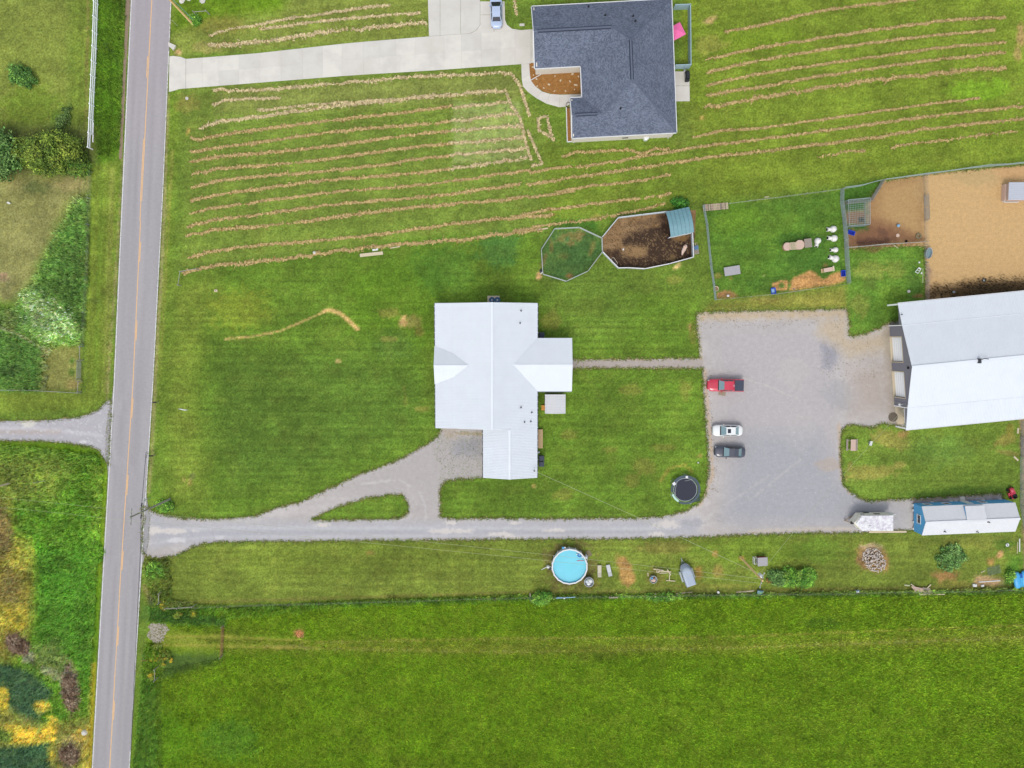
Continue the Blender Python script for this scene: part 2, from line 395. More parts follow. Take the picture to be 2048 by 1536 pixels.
    p.line([(334, 190), (329, 400), (322, 560), (312, 720), (305, 900), (298, 985)], 7, (150, 144, 100), 0.75, f=4)
    p.line([(345, 300), (330, 560), (322, 740), (312, 960)], 5, (128, 136, 62), 0.6)
    # --- front field between the two drives
    p.poly([(356, 160), (420, 172), (1050, 132), (1060, 200), (1100, 280), (1085, 450), (360, 545), (372, 280)], (94, 124, 44), 10)
    p.poly([(430, 178), (1040, 140), (1050, 200), (430, 232)], (108, 130, 56), 10, 0.8)
    p.poly([(905, 205), (1040, 200), (1058, 320), (905, 330)], (118, 146, 70), 3, 0.75)
    p.poly([(340, -100), (858, -100), (858, 78), (342, 112)], (104, 128, 50), 6)
    p.poly([(346, -100), (640, -100), (560, 20), (430, 40), (346, 60)], (84, 124, 26), 12)
    p.blob(445, 50, 40, 18, (126, 132, 56), 0.6); p.blob(410, 95, 24, 10, (140, 134, 78), 0.6); p.blob(358, 105, 6, 7, (196, 160, 112), 0.9)
    p.blob(375, 205, 24, 18, (120, 122, 56), 0.6); p.blob(376, 262, 3, 8, (180, 146, 84), 0.9)
    # --- right field
    p.poly([(1390, -200), (2300, -200), (2300, 330), (2040, 325), (1745, 362), (1400, 405), (1385, 300), (1360, 200)], (99, 129, 38), 12)
    p.poly([(1085, 285), (1400, 280), (1420, 400), (1180, 440), (1085, 440)], (94, 124, 38), 12, 0.9)
    p.blob(1960, 180, 60, 22, (110, 168, 36), 0.7, -0.1); p.blob(1520, 80, 90, 26, (104, 142, 34), 0.5, -0.1); p.blob(1420, 90, 32, 16, (136, 142, 66), 0.5)
    p.blob(1380, 40, 16, 40, (112, 142, 36), 0.6); p.blob(1370, 250, 24, 50, (104, 126, 50), 0.4)
    p.blob(1420, 40, 13, 6, (176, 150, 100), 0.9, -0.5); p.blob(2042, 72, 8, 24, (170, 138, 94), 0.8); p.blob(2036, 105, 8, 14, (170, 138, 94), 0.7); p.blob(1404, 235, 5, 5, (176, 146, 86), 0.8)
    # --- yard lawns
    p.poly([(350, 545), (870, 470), (1080, 470), (1085, 580), (1400, 590), (1400, 720), (1150, 720), (1150, 735), (1405, 738), (1420, 940), (1395, 1010), (1330, 1036), (880, 1036), (560, 1036), (420, 1036), (330, 1020), (300, 990), (320, 760)], (84, 122, 36), 8)
    p.poly([(340, 560), (440, 550), (400, 760), (420, 1020), (330, 1010), (325, 760)], (98, 128, 42), 20, 0.85)
    p.poly([(430, 690), (700, 690), (860, 740), (860, 860), (640, 960), (460, 980), (410, 860)], (76, 112, 36), 26, 0.75)
    p.poly([(680, 540), (880, 500), (900, 600), (860, 700), (700, 660)], (78, 120, 30), 22, 0.8)
    p.blob(890, 540, 60, 50, (66, 116, 34), 0.7); p.blob(1000, 500, 40, 34, (62, 120, 46), 0.7); p.blob(480, 620, 60, 40, (116, 138, 42), 0.6)
    p.blob(790, 690, 40, 30, (70, 112, 44), 0.4); p.blob(1180, 620, 90, 60, (88, 122, 42), 0.6)
    p.line([(450, 678), (512, 672), (560, 662), (600, 645), (640, 628), (655, 620)], 3.5, (196, 166, 104), 0.9, 0.4)
    p.line([(648, 622), (662, 620), (682, 628), (696, 640), (715, 658)], 7, (206, 168, 110), 0.95, 0.3, 3)
    p.blob(807, 643, 9, 11, (196, 156, 106), 0.9); p.blob(828, 642, 16, 12, (140, 128, 72), 0.7); p.blob(778, 625, 18, 10, (132, 138, 62), 0.6); p.blob(778, 678, 16, 6, (132, 130, 62), 0.5)
    p.blob(838, 662, 8, 12, (112, 104, 52), 0.5); p.blob(676, 722, 5, 4, (176, 150, 100), 0.8)
    p.line([(985, 818), (980, 790)], 4, (130, 130, 60), 0.5); p.line([(808, 775), (812, 810)], 5, (122, 134, 56), 0.5)
    p.blob(842, 818, 14, 5, (142, 140, 66), 0.5); p.blob(380, 965, 5, 7, (150, 132, 74), 0.7); p.blob(368, 958, 4, 6, (150, 138, 74), 0.5); p.blob(384, 952, 6, 8, (88, 104, 56), 0.6)
    for cx, cy, rx, ry in ((1262, 780, 22, 12), (1370, 780, 12, 20), (1290, 935, 22, 16), (1265, 960, 14, 14), (1220, 900, 18, 6), (1330, 895, 24, 8), (1100, 640, 20, 20), (1385, 670, 8, 22), (1350, 560, 18, 8), (1138, 870, 16, 10), (1050, 940, 20, 9), (1125, 990, 20, 12)):
        p.blob(cx, cy, rx, ry, (120, 122, 54), 0.45)
    p.blob(1068, 973, 4, 4, (186, 158, 92), 0.8); p.blob(1379, 655, 3, 7, (180, 150, 92), 0.8); p.line([(1160, 742), (1200, 790)], 12, (98, 128, 44), 0.4)
    p.blob(1400, 912, 5, 5, (150, 132, 76), 0.6); p.line([(1322, 960), (1340, 935), (1370, 930), (1384, 944)], 5, (150, 130, 62), 0.6, f=4)
    p.blob(1355, 533, 9, 6, (206, 180, 120), 0.9, -0.5); p.blob(1078, 551, 6, 8, (212, 166, 116), 0.95); p.blob(1190, 522, 3, 3, (160, 150, 90), 0.6)
    # duck pen
    p.poly([(1108, 460), (1160, 458), (1203, 476), (1203, 504), (1174, 543), (1132, 563), (1086, 549), (1082, 500)], (64, 108, 46), 3)
    p.blob(1138, 474, 24, 9, (124, 112, 66), 0.8, -0.2); p.blob(1158, 470, 9, 12, (122, 108, 66), 0.8); p.blob(1142, 488, 7, 4, (124, 108, 64), 0.8); p.blob(1102, 492, 4, 12, (122, 112, 62), 0.8)
    p.blob(1088, 520, 4, 14, (122, 108, 66), 0.8, 0.4); p.blob(1138, 552, 8, 5, (140, 106, 68), 0.9); p.blob(1184, 496, 6, 12, (114, 112, 56), 0.7, 0.3); p.blob(1128, 512, 12, 6, (98, 112, 52), 0.6)
    p.poly([(1108, 444), (1190, 440), (1204, 470), (1160, 455), (1110, 456)], (54, 104, 30), 6, 0.8)
    p.blob(1135, 478, 5, 4, (50, 112, 52), 0.8); p.blob(1194, 434, 10, 5, (150, 124, 74), 0.6)
    # --- dog yard
    p.poly([(1408, 420), (1456, 408), (1540, 398), (1680, 380), (1682, 410), (1690, 480), (1694, 566), (1550, 588), (1430, 598), (1420, 530), (1412, 450)], (70, 114, 34), 4)
    p.blob(1480, 440, 50, 30, (86, 130, 34), 0.7, -0.3); p.blob(1620, 520, 60, 40, (58, 104, 32), 0.8); p.blob(1500, 480, 60, 20, (78, 132, 36), 0.6); p.blob(1560, 570, 70, 16, (56, 96, 30), 0.7); p.blob(1550, 450, 50, 30, (80, 126, 36), 0.6)
    p.blob(1600, 480, 50, 14, (48, 92, 28), 0.7)
    p.poly([(1430, 598), (1434, 586), (1446, 582), (1464, 583), (1478, 594), (1460, 597)], (146, 112, 74), 2)
    p.poly([(1545, 582), (1546, 566), (1560, 562), (1572, 560), (1578, 566), (1584, 556), (1600, 550), (1616, 543), (1626, 542), (1636, 550), (1646, 558), (1660, 550), (1680, 541), (1690, 548), (1692, 562), (1660, 572), (1600, 580)], (176, 134, 84), 2)
    p.blob(1564, 572, 6, 5, (62, 104, 36), 0.9); p.blob(1578, 572, 3, 8, (62, 104, 36), 0.9, 0.3); p.blob(1648, 552, 8, 4, (62, 104, 34), 0.9, -0.2); p.blob(1648, 574, 12, 2.5, (80, 110, 42), 0.7, -0.1)
    p.blob(1436, 551, 6, 4, (150, 132, 70), 0.6); p.blob(1461, 557, 4, 4, (150, 128, 72), 0.7); p.blob(1650, 532, 4, 5, (146, 104, 70), 0.8)
    p.speck([(1440, 380), (1740, 380), (1740, 600), (1440, 600)], (180, 190, 110), 0.9, 1.3)
    p.poly([(1430, 602), (1690, 572), (1700, 618), (1400, 624)], (112, 126, 50), 8, 0.8); p.blob(1530, 600, 30, 6, (160, 136, 80), 0.5); p.blob(1640, 605, 40, 8, (150, 140, 70), 0.4)
    p.poly([(1692, 500), (1845, 488), (1850, 600), (1800, 660), (1700, 668), (1698, 620)], (78, 124, 38), 6)
    p.blob(1740, 540, 30, 20, (120, 134, 58), 0.6); p.blob(1790, 540, 20, 20, (124, 138, 60), 0.5); p.blob(1740, 568, 14, 12, (72, 92, 38), 0.5); p.blob(1720, 610, 18, 24, (122, 130, 58), 0.5); p.blob(1830, 570, 16, 30, (60, 104, 36), 0.7); p.blob(1785, 600, 26, 26, (80, 118, 34), 0.6)
    p.blob(1748, 496, 22, 8, (122, 100, 62), 0.8); p.blob(1838, 592, 10, 5, (150, 112, 74), 0.8)
    p.poly([(1686, 378), (1744, 364), (1760, 362), (1736, 402), (1688, 408)], (60, 112, 32), 4)
    # --- lawn between barn and blue shed
    p.poly([(1690, 852), (1800, 850), (1830, 862), (2042, 838), (2044, 1000), (1740, 1000), (1690, 960)], (92, 126, 42), 4)
    p.blob(1780, 880, 40, 16, (138, 134, 66), 0.6, 0.3); p.blob(1735, 945, 50, 14, (138, 132, 66), 0.6); p.blob(1805, 868, 12, 7, (168, 134, 84), 0.8); p.blob(1930, 985, 100, 12, (66, 104, 34), 0.7, -0.05); p.blob(1880, 900, 60, 30, (86, 126, 48), 0.6); p.blob(2012, 880, 22, 10, (158, 132, 76), 0.6, -0.3); p.blob(2015, 905, 26, 5, (140, 128, 70), 0.6, 0.2); p.blob(2020, 858, 8, 12, (140, 120, 60), 0.6)
    p.line([(1683, 960), (1710, 962)], 2, (140, 150, 70), 0.6); p.blob(1700, 935, 6, 10, (150, 136, 74), 0.6); p.blob(1800, 930, 10, 7, (150, 140, 74), 0.6)
    p.poly([(2040, 836), (2100, 832), (2100, 1180), (2046, 1180)], (146, 126, 96), 3)
    # --- strip south of the drive
    p.poly([(290, 1120), (350, 1090), (640, 1082), (1400, 1072), (1850, 1064), (2040, 1058), (2052, 1180), (1050, 1190), (330, 1214), (286, 1210)], (95, 121, 42), 4)
    p.blob(700, 1120, 260, 30, (96, 124, 40), 0.6); p.blob(1500, 1100, 120, 30, (92, 130, 36), 0.6); p.blob(1330, 1095, 50, 12, (120, 118, 56), 0.6); p.blob(1640, 1100, 50, 24, (88, 130, 38), 0.6)
    p.line([(1316, 1078), (1345, 1120)], 4, (124, 138, 62), 0.6); p.line([(1352, 1078), (1364, 1098)], 3, (130, 140, 62), 0.6)
    p.poly([(1230, 1112), (1250, 1116), (1262, 1130), (1272, 1152), (1270, 1164), (1256, 1176), (1244, 1168), (1236, 1140)], (158, 126, 74), 3)
    p.blob(1250, 1128, 9, 9, (124, 96, 58), 0.7); p.blob(1398, 1145, 9, 14, (152, 114, 64), 0.8); p.blob(1436, 1143, 10, 13, (146, 120, 70), 0.7); p.blob(1430, 1107, 6, 7, (176, 140, 82), 0.8); p.blob(1310, 1152, 16, 16, (120, 108, 58), 0.7); p.blob(1180, 1166, 16, 12, (128, 112, 60), 0.6)
    p.blob(1138, 1131, 46, 46, (110, 98, 62), 0.8, f=0.3); p.blob(740, 1106, 8, 5, (150, 128, 70), 0.7); p.blob(1484, 1116, 5, 3, (186, 128, 70), 0.8)
    p.poly([(1712, 1102), (1722, 1088), (1744, 1088), (1768, 1098), (1780, 1120), (1774, 1142), (1756, 1146), (1730, 1140), (1714, 1122)], (150, 122, 76), 4); p.blob(1742, 1094, 22, 8, (166, 148, 118), 0.8); p.blob(1746, 1112, 22, 16, (120, 100, 76), 0.8)
    p.poly([(1862, 1146), (1900, 1140), (1918, 1146), (1912, 1162), (1880, 1166)], (160, 126, 78), 4, 0.8); p.blob(1898, 1095, 8, 9, (150, 112, 66), 0.8); p.blob(2000, 1108, 6, 8, (190, 146, 100), 0.9, 0.4); p.blob(1982, 1124, 8, 8, (184, 140, 86), 0.8); p.blob(2023, 1095, 4, 3, (176, 150, 90), 0.8)
    p.poly([(1950, 1150), (2010, 1156), (2012, 1174), (1945, 1174)], (174, 146, 106), 3, 0.9); p.blob(1960, 1085, 90, 14, (112, 124, 50), 0.5); p.blob(1400, 1172, 100, 5, (114, 120, 50), 0.5); p.blob(1910, 1170, 30, 8, (132, 126, 60), 0.6)
    p.blob(2010, 1090, 20, 12, (62, 106, 30), 0.6); p.poly([(2020, 1110), (2046, 1110), (2046, 1180), (2000, 1180)], (70, 122, 34), 8, 0.8)
    p.line([(290, 1175), (305, 1200)], 10, (142, 116, 80), 0.6)
    # --- hay field
    p.poly([(300, 1216), (340, 1214), (700, 1202), (1050, 1192), (1500, 1190), (2300, 1178), (2300, 2100), (255, 2100), (262, 1480), (290, 1330)], (90, 128, 24), 4)
    i = np.nonzero(y > 1185)[0]
    p.poly([(300, 1262), (456, 1258), (620, 1280), (1024, 1276), (1600, 1274), (2300, 1240), (2300, 1290), (1600, 1306), (1024, 1312), (600, 1304), (440, 1306), (320, 1296)], (112, 132, 44), 10, 0.55)
    p.line([(310, 1274), (450, 1272), (640, 1284), (1024, 1276), (1400, 1275), (1700, 1264), (2048, 1250)], 4, (146, 148, 66), 0.5); p.line([(310, 1290), (450, 1292), (640, 1296), (1024, 1304), (1500, 1294), (1800, 1284), (2048, 1274)], 4, (146, 148, 66), 0.5)
    p.blob(598, 1266, 10, 8, (190, 130, 86), 0.9); p.blob(575, 1294, 50, 5, (160, 142, 76), 0.6); p.blob(1180, 1308, 60, 16, (74, 96, 28), 0.4); p.blob(460, 1480, 60, 40, (70, 126, 36), 0.5); p.blob(340, 1480, 40, 60, (84, 140, 28), 0.5)
    p.poly([(320, 1300), (450, 1306), (440, 1325), (320, 1360)], (66, 98, 36), 6, 0.7); p.blob(1640, 1245, 40, 10, (60, 98, 24), 0.5)
    p.poly([(268, 1360), (318, 1330), (318, 1560), (258, 1560)], (82, 122, 34), 8, 0.8); p.line([(318, 1340), (322, 1540)], 9, (70, 108, 32), 0.5)
    p.line([(330, 1222), (700, 1206), (1050, 1196), (1500, 1192), (2048, 1184)], 8, (66, 108, 32), 0.5, f=6)
    p.line([(340, 1206), (700, 1196), (1050, 1184), (1500, 1182), (2048, 1172)], 5, (110, 110, 56), 0.6, f=5)
    p.poly([(285, 1210), (330, 1212), (450, 1232), (450, 1250), (340, 1246), (280, 1240)], (68, 112, 36), 6, 0.9)
    # --- light and dark drifts of growth, mowing lines
    grain = fbm(x / 4.2, y / 3.4, 45, 4) - 0.5
    m1w = (x > 330) & (x < 1420) & (y > 540) & (y < 1190)
    f = 1 + (big - 0.5) * 0.16 + (mid - 0.5) * 0.34 + grain * 0.3
    f = np.where(y > 1195, 1 + (f - 1) * 0.55, f) + np.where(m1w, np.sin(y * 2 * math.pi / 13.5 + (mid - .5) * 5) * 0.05 * np.clip(mid * 3 - .9, 0, 1), 0)
    m1 = ((y < 1190) & (x > 340))
    st = fbm(x / 150, y / 4.2, 51, 3) - 0.5; st2 = fbm((x + y * 9) / 180, (y + x * 0.11) / 4.5, 53, 3) - 0.5
    front = ((y < 480 + (1500 - x) * 0.08) & (x > 340))
    f = f + np.where(front, st2 * 0.16, np.where(m1, st * 0.2, 0)) * inside
    vf = ((x > 150) & (x < 250) & (y < 830)); f = f + np.where(vf, (fbm((x + y * 0.05) / 4, y / 120, 57, 3) - 0.5) * 0.3, 0)
    yl = np.clip(fbm(x / 26, y / 20, 61, 4) - 0.42, 0, 1)[:, None] * 1.5
    gm = (p.c[:, 1] > p.c[:, 0] * 1.05)[:, None]
    p.c = p.c * (1 - yl * gm * 0.45) + (p.c * 0.35 + np.array([120, 130, 54]) * 0.65) * (yl * gm * 0.45)
    p.mul(f)
    o = p.out(); gw = np.clip((p.c[:, 1] - p.c[:, 0]) / 14.0, 0, 1)[:, None]
    lush = np.clip((0.7 - p.c[:, 0] / np.maximum(p.c[:, 1], 1)) / 0.25, 0, 1)[:, None]
    return o * (1.18 * (1 - gw) + np.array([1.56, 1.25, 1.62]) * gw) * (1 - np.array([-.06, .16, -.1]) * lush * gw)
ground_mat('grass', 0.5, 0.26, 3.4, 0.9, 0.5, (1.0, 0.88, 0.66), 0.5)
fx = np.arange(-90, 90.01, 0.3); fy = np.arange(-77, 59.01, 0.3)
far = np.array([100, 120, 150, 200, 280, 400, 600, 900, 1300, 1700.])
gxs = np.concatenate([-far[::-1], fx, far]); gys = np.concatenate([-far[::-1] + 5, fy, far])
gx, gy = np.meshgrid(gxs, gys, indexing='ij'); nX, nY = gx.shape
gv = np.stack([gx.ravel(), gy.ravel(), np.zeros(gx.size)], 1)
ii = (np.arange(nX - 1)[:, None] * nY + np.arange(nY - 1)[None, :]).ravel()
ground = mesh_np('ground', gv, np.stack([ii, ii + nY, ii + nY + 1, ii + 1], 1), MATS['grass'])
_px, _py = planxy(gv[:, 0], gv[:, 1]); set_tone(ground.data, ground_paint(np.clip(_px, -4000, 6000), np.clip(_py, -4000, 6000)))
tag(ground, 'mown and rough grass covering the whole site', kind='structure')

# ================================================================== ROAD
ground_mat('asphalt', 0.10, 0.06, 14.0, 2.0, 0.25, None)
ground_mat('gravel', 0.2, 0.08, 11.0, 1.5, 0.5, None)
ground_mat('dirt', 0.2, 0.14, 8.0, 2.0, 0.6, None)
mat('line_white', (232, 232, 226), 0.8, 0.14, 4); mat('line_yellow', (242, 190, 128), 0.8, 0.14, 4)
YS = [-7000, -600, 0, 384, 768, 1152, 1536, 2100, 7000]
def rx(tab):
    ys = [0, 384, 768, 1152, 1536]
    def f(y):
        if y <= 0: return tab[0] + (tab[0] - tab[1]) * (-y) / 384
        if y >= 1536: return tab[4] + (tab[4] - tab[3]) * (y - 1536) / 384
        return float(np.interp(y, ys, tab))
    return f
XL, XR, XY = rx([263, 245.5, 228.5, 206.3, 185]), rx([342, 325.5, 305.5, 281.5, 258.5]), rx([303.5, 284.0, 266.0, 241.2, 219.5])
def road_paint(x, y):
    p = Paint(x, y, (170, 166, 166))
    c = np.array([XY(b) for b in np.clip(y, -500, 2100)])
    p.c += ((fbm((x - c) / 3, y / 260, 71, 3) - 0.5) * 22)[:, None]
    q = np.clip(1 - y / 420, 0, 1)[:, None]; p.c = p.c * (1 - q * .5) + np.array([176, 166, 170]) * q * .5
    for o in (-26, -12, 14, 28): p.c -= (np.exp(-((x - c - o) / 4.0) ** 2) * 4)[:, None]
    p.line([(218, 840), (213, 930)], 6, (158, 154, 154), .5); p.line([(298, 1020), (290, 1100)], 12, (160, 158, 157), .6)
    return p.out()
yy = np.concatenate([[-1500, -900, -500, -250], np.arange(-100, 1660, 14), [1800, 2200, 3000, 5000]])
left = [(XL(b) - 1.6 - 8 * math.exp(-((b - 868) / 62.0) ** 4), b) for b in yy]
right = [(XR(b) + 1.2 + 10 * math.exp(-((b - 1062) / 55.0) ** 4), b) for b in yy]
V = []; Fq = []
K = 12
for a, b in zip(left, right):
    for k in range(K + 1): V.append((a[0] + (b[0] - a[0]) * k / K, a[1]))
for i in range(len(yy) - 1):
    for k in range(K): q = i * (K + 1) + k; Fq.append((q, q + K + 1, q + K + 2, q + 1))
V = np.array(V); X, Y = Pn(V[:, 0], V[:, 1])
road = mesh_np('road', np.stack([X, Y, np.full(len(X), 0.024)], 1), np.array(Fq), MATS['asphalt']); set_tone(road.data, road_paint(V[:, 0], V[:, 1]))
tag(road, 'two lane grey asphalt road running past both drives', kind='structure')
def stripe(f, y0, y1, w, z, name, m, wear=0.0, step=6):
    n = max(2, int((y1 - y0) / step)); mb = MB(); rows = []
    for i in range(n + 1):
        y = y0 + (y1 - y0) * i / n; c = f(y); k = w / 2 * (1 - wear * random.random())
        a = P(c - k * 0.9, y, 0); b = P(c + k, y, 0); rows.append(((a.x, a.y, z), (b.x, b.y, z)))
    v = [q for r in rows for q in r]; mb.add(v, [(2 * i, 2 * i + 2, 2 * i + 3, 2 * i + 1) for i in range(n)])
    return mb.build(name, m, road)
stripe(XL, -500, 2100, 1.7, 0.030, 'edge_line', 'line_white', .2)
for a, b in ((-500, 80), (83, 86.0), (102, 420), (424, 560), (562, 742), (744, 1340), (1350, 1420), (1502, 2100)): stripe(XR, a, b, 1.6, 0.030, 'edge_line', 'line_white', .35)
stripe(lambda y: XY(y) + 0.3, -500, 402, 1.7, 0.030, 'centre_line', 'line_yellow', .15)
stripe(lambda y: XY(y) - 2.1, 278, 402, 1.7, 0.030, 'centre_line', 'line_yellow', .25)
stripe(lambda y: XY(y) - (1.2 if y < 440 else 0.0) , 402.5, 2100, 1.7, 0.030, 'centre_line', 'line_yellow', .25)
for a, b in ((-40, -1), (113, 155)): stripe(lambda y: XY(y) - 2.3, a, b, 1.7, 0.030, 'centre_dash', 'line_yellow', .2)
for a, b in ((484, 523), (641, 681), (797, 836), (950, 990), (1102, 1140), (1253, 1291), (1402, 1440)): stripe(lambda y: XY(y) + 2.2, a, b, 1.7, 0.030, 'centre_dash', 'line_yellow', .2)
sh = sheet('road_shoulder', [[(252, -300), (262, -300), (262, -10), (253, 120), (247, 250), (244, 318), (238, 318), (243, 200), (250, 60)]], [], 0.006, MATS['gravel'], lambda x, y: Paint(x, y, (150, 132, 110)).out(), 1.6, 1.5)
tag(sh, 'tan gravel shoulder left of the road')

# ================================================================== GRAVEL DRIVES AND YARDS
def gravel_paint(x, y):
    p = Paint(x, y, (193, 186, 180)); n = fbm(x / 60, y / 30, 81, 4) - 0.5; p.c += (n * 40)[:, None]
    p.poly([(1410, 640), (1700, 640), (1690, 1000), (1450, 1050), (1420, 860)], (186, 180, 178), 14, .5)
    p.poly([(1480, 860), (1640, 860), (1690, 960), (1800, 1020), (1800, 1060), (1500, 1056), (1440, 1040)], (172, 171, 173), 18, .8)
    p.poly([(1640, 688), (1652, 682), (1660, 690), (1668, 684), (1680, 684), (1676, 720), (1660, 740), (1644, 735)], (162, 160, 165), 5, .8); p.blob(1710, 680, 10, 8, (168, 166, 168), .7); p.blob(1680, 790, 40, 30, (172, 170, 170), .6)
    p.poly([(1640, 632), (1700, 632), (1700, 672), (1780, 660), (1790, 700), (1700, 720), (1660, 690), (1630, 670)], (196, 180, 156), 9, .7)
    p.poly([(1394, 624), (1700, 618), (1700, 634), (1400, 642)], (196, 176, 146), 6, .8)
    p.line([(1396, 650), (1404, 720)], 6, (196, 182, 156), .5); p.line([(1410, 740), (1426, 950), (1400, 1010)], 6, (200, 176, 148), .75)
    p.poly([(1766, 640), (1790, 640), (1800, 850), (1780, 850)], (172, 160, 140), 8, .8); p.poly([(1690, 730), (1780, 720), (1790, 830), (1700, 840)], (184, 172, 162), 14, .6)
    p.line([(1678, 850), (1684, 960), (1700, 985)], 7, (198, 176, 150), .7); p.blob(1660, 930, 26, 12, (190, 170, 150), .5)
    p.line([(1500, 1064), (1620, 1058), (1700, 1058)], 8, (204, 190, 172), .6)
    p.poly([(290, 1010), (350, 1040), (880, 1040), (1400, 1034), (1400, 1076), (640, 1082), (340, 1092), (300, 1100)], (182, 180, 182), 8, .7)
    p.line([(300, 1062), (420, 1056), (880, 1056), (1340, 1058)], 7, (204, 202, 203), .55, f=7); p.line([(300, 1086), (420, 1074), (880, 1072), (1340, 1070)], 5, (200, 198, 200), .5, f=6)
    p.line([(420, 1066), (900, 1064), (1340, 1064)], 6, (176, 174, 176), .6, f=6)
    for cx, cy, rx_, ry in ((310, 1060, 14, 8), (340, 1062, 40, 5), (645, 1050, 14, 4), (900, 1062, 40, 5), (902, 1046, 10, 4), (1000, 1068, 24, 4), (1105, 1060, 26, 4), (1030, 1046, 10, 3), (1335, 1048, 26, 8), (1315, 1068, 14, 6), (1020, 1075, 20, 4)):
        p.blob(cx, cy, rx_, ry, (218, 210, 200), .8, 0, 1.4)
    p.blob(355, 1080, 16, 5, (216, 214, 212), .7); p.blob(440, 1075, 10, 4, (216, 214, 212), .6)
    p.poly([(640, 985), (880, 870), (960, 862), (965, 955), (890, 960), (880, 1030), (830, 1036), (820, 990), (700, 1000)], (184, 177, 172), 10, .6)
    p.poly([(902, 880), (964, 874), (964, 915), (908, 912)], (166, 163, 165), 8, .8); p.poly([(882, 856), (914, 856), (912, 880), (890, 876)], (188, 172, 156), 6, .7); p.line([(914, 866), (964, 868)], 6, (166, 148, 108), .6)
    p.line([(724, 968), (770, 962), (800, 960), (820, 972)], 4, (206, 200, 194), .6); p.line([(840, 985), (850, 1010), (852, 1034)], 5, (204, 198, 194), .5)
    p.poly([(1148, 718), (1405, 718), (1405, 737), (1148, 738)], (180, 168, 158), 3, .9); p.line([(1150, 719), (1400, 717)], 3, (192, 166, 128), .5); p.line([(1150, 737), (1400, 736)], 2, (190, 168, 132), .4)
    p.line([(1440, 742), (1530, 770), (1600, 800)], 3, (204, 198, 190), .5); p.line([(1500, 1000), (1600, 920)], 4, (200, 194, 188), .35); p.line([(1450, 1010), (1540, 950)], 4, (198, 192, 188), .35); p.line([(1380, 1048), (1410, 1040), (1430, 1020)], 3, (200, 196, 192), .5)
    p.blob(1385, 1046, 26, 7, (166, 165, 168), .6); p.blob(1586, 745, 30, 30, (196, 190, 184), .4); p.blob(1600, 860, 30, 40, (192, 187, 182), .3)
    p.speck([(1400, 640), (1780, 640), (1780, 1050), (1400, 1050)], (214, 210, 205), .78, 1.2, .6); p.speck([(300, 960), (1400, 960), (1400, 1090), (300, 1090)], (214, 210, 205), .8, 1.2, .6)
    p.speck([(1396, 622), (1700, 618), (1700, 650), (1396, 660)], (112, 100, 76), .72, 1.2, .7); p.speck([(1406, 740), (1420, 740), (1436, 980), (1410, 1000)], (118, 104, 78), .68, 1.1, .8, 3, 8); p.speck([(1660, 640), (1760, 640), (1760, 760), (1640, 760)], (128, 122, 90), .74, 1.3, .7)
    p.speck([(430, 1030), (880, 860), (880, 890), (640, 1000), (440, 1044)], (110, 104, 84), .76, 1.1, .7, 4, 7)
    p.poly([(1820, 1000), (2000, 992), (2000, 1010), (1820, 1020)], (160, 152, 148), 4, .7); p.line([(1830, 1000), (2000, 990)], 5, (176, 150, 128), .5)
    return p.out()
DRIVE = [(287, 1040), (284, 1012), (300, 1018), (318, 1028), (352, 1034), (382, 1037), (424, 1039), (470, 1036), (512, 1031), (560, 1014), (605, 1002), (660, 976), (720, 948), (780, 926), (820, 908), (860, 884), (876, 870), (882, 858), (882, 850), (968, 850), (968, 956), (900, 960), (886, 968), (880, 980), (880, 1034), (894, 1037), (1000, 1036), (1100, 1037), (1270, 1036), (1330, 1032), (1372, 1022), (1398, 1006), (1412, 985), (1417, 940), (1414, 880), (1408, 800), (1405, 737), (1250, 736), (1140, 737), (1140, 719), (1250, 718), (1400, 716), (1396, 680), (1392, 640), (1394, 625), (1480, 622), (1600, 620), (1694, 617), (1698, 640), (1698, 670), (1710, 673), (1740, 664), (1762, 655), (1778, 645), (1800, 640), (1812, 860), (1790, 850), (1770, 847), (1756, 850), (1742, 856), (1712, 850), (1696, 850), (1684, 860), (1680, 900), (1684, 950), (1686, 970), (1700, 982), (1722, 998), (1735, 1002), (1770, 999), (1830, 997), (1900, 993), (1960, 989), (2004, 987), (2008, 1010), (1960, 1030), (1840, 1060), (1780, 1062), (1700, 1066), (1620, 1066), (1500, 1070), (1400, 1074), (1250, 1078), (1000, 1079), (880, 1081), (720, 1081), (600, 1083), (500, 1083), (420, 1085), (390, 1092), (360, 1108), (345, 1112), (326, 1116), (312, 1116), (292, 1112), (284, 1100)]
ISLAND = [(624, 1038), (640, 1030), (670, 1016), (700, 1006), (740, 995), (780, 990), (806, 990), (814, 1005), (818, 1022), (806, 1034), (780, 1038), (700, 1039), (650, 1040)]
dr = sheet('gravel_driveway', [DRIVE], [ISLAND], 0.012, MATS['gravel'], gravel_paint, 1.7, 3.0)
tag(dr, 'pale grey gravel drive, parking yard and path')
dl = sheet('side_driveway', [[(-500, 842), (0, 842), (60, 841), (110, 839), (160, 834), (196, 820), (216, 800), (222, 800), (218, 930), (210, 922), (200, 902), (176, 892), (130, 886), (80, 882), (0, 881), (-500, 880)]], [], 0.012, MATS['gravel'],
           lambda x, y: Paint(x, y, (184, 180, 182)).line([(-500, 856), (60, 856), (200, 870)], 7, (206, 202, 202), .6).line([(-500, 866), (120, 864)], 7, (186, 172, 160), .6).blob(56, 846, 14, 7, (222, 216, 200), .8).blob(165, 884, 8, 3, (224, 222, 218), .8).speck([(0, 840), (216, 810), (216, 920), (0, 880)], (218, 216, 214), .72, 1.8).out(), 2.0, 1.8)
tag(dl, 'light gravel drive leaving the road on the left')
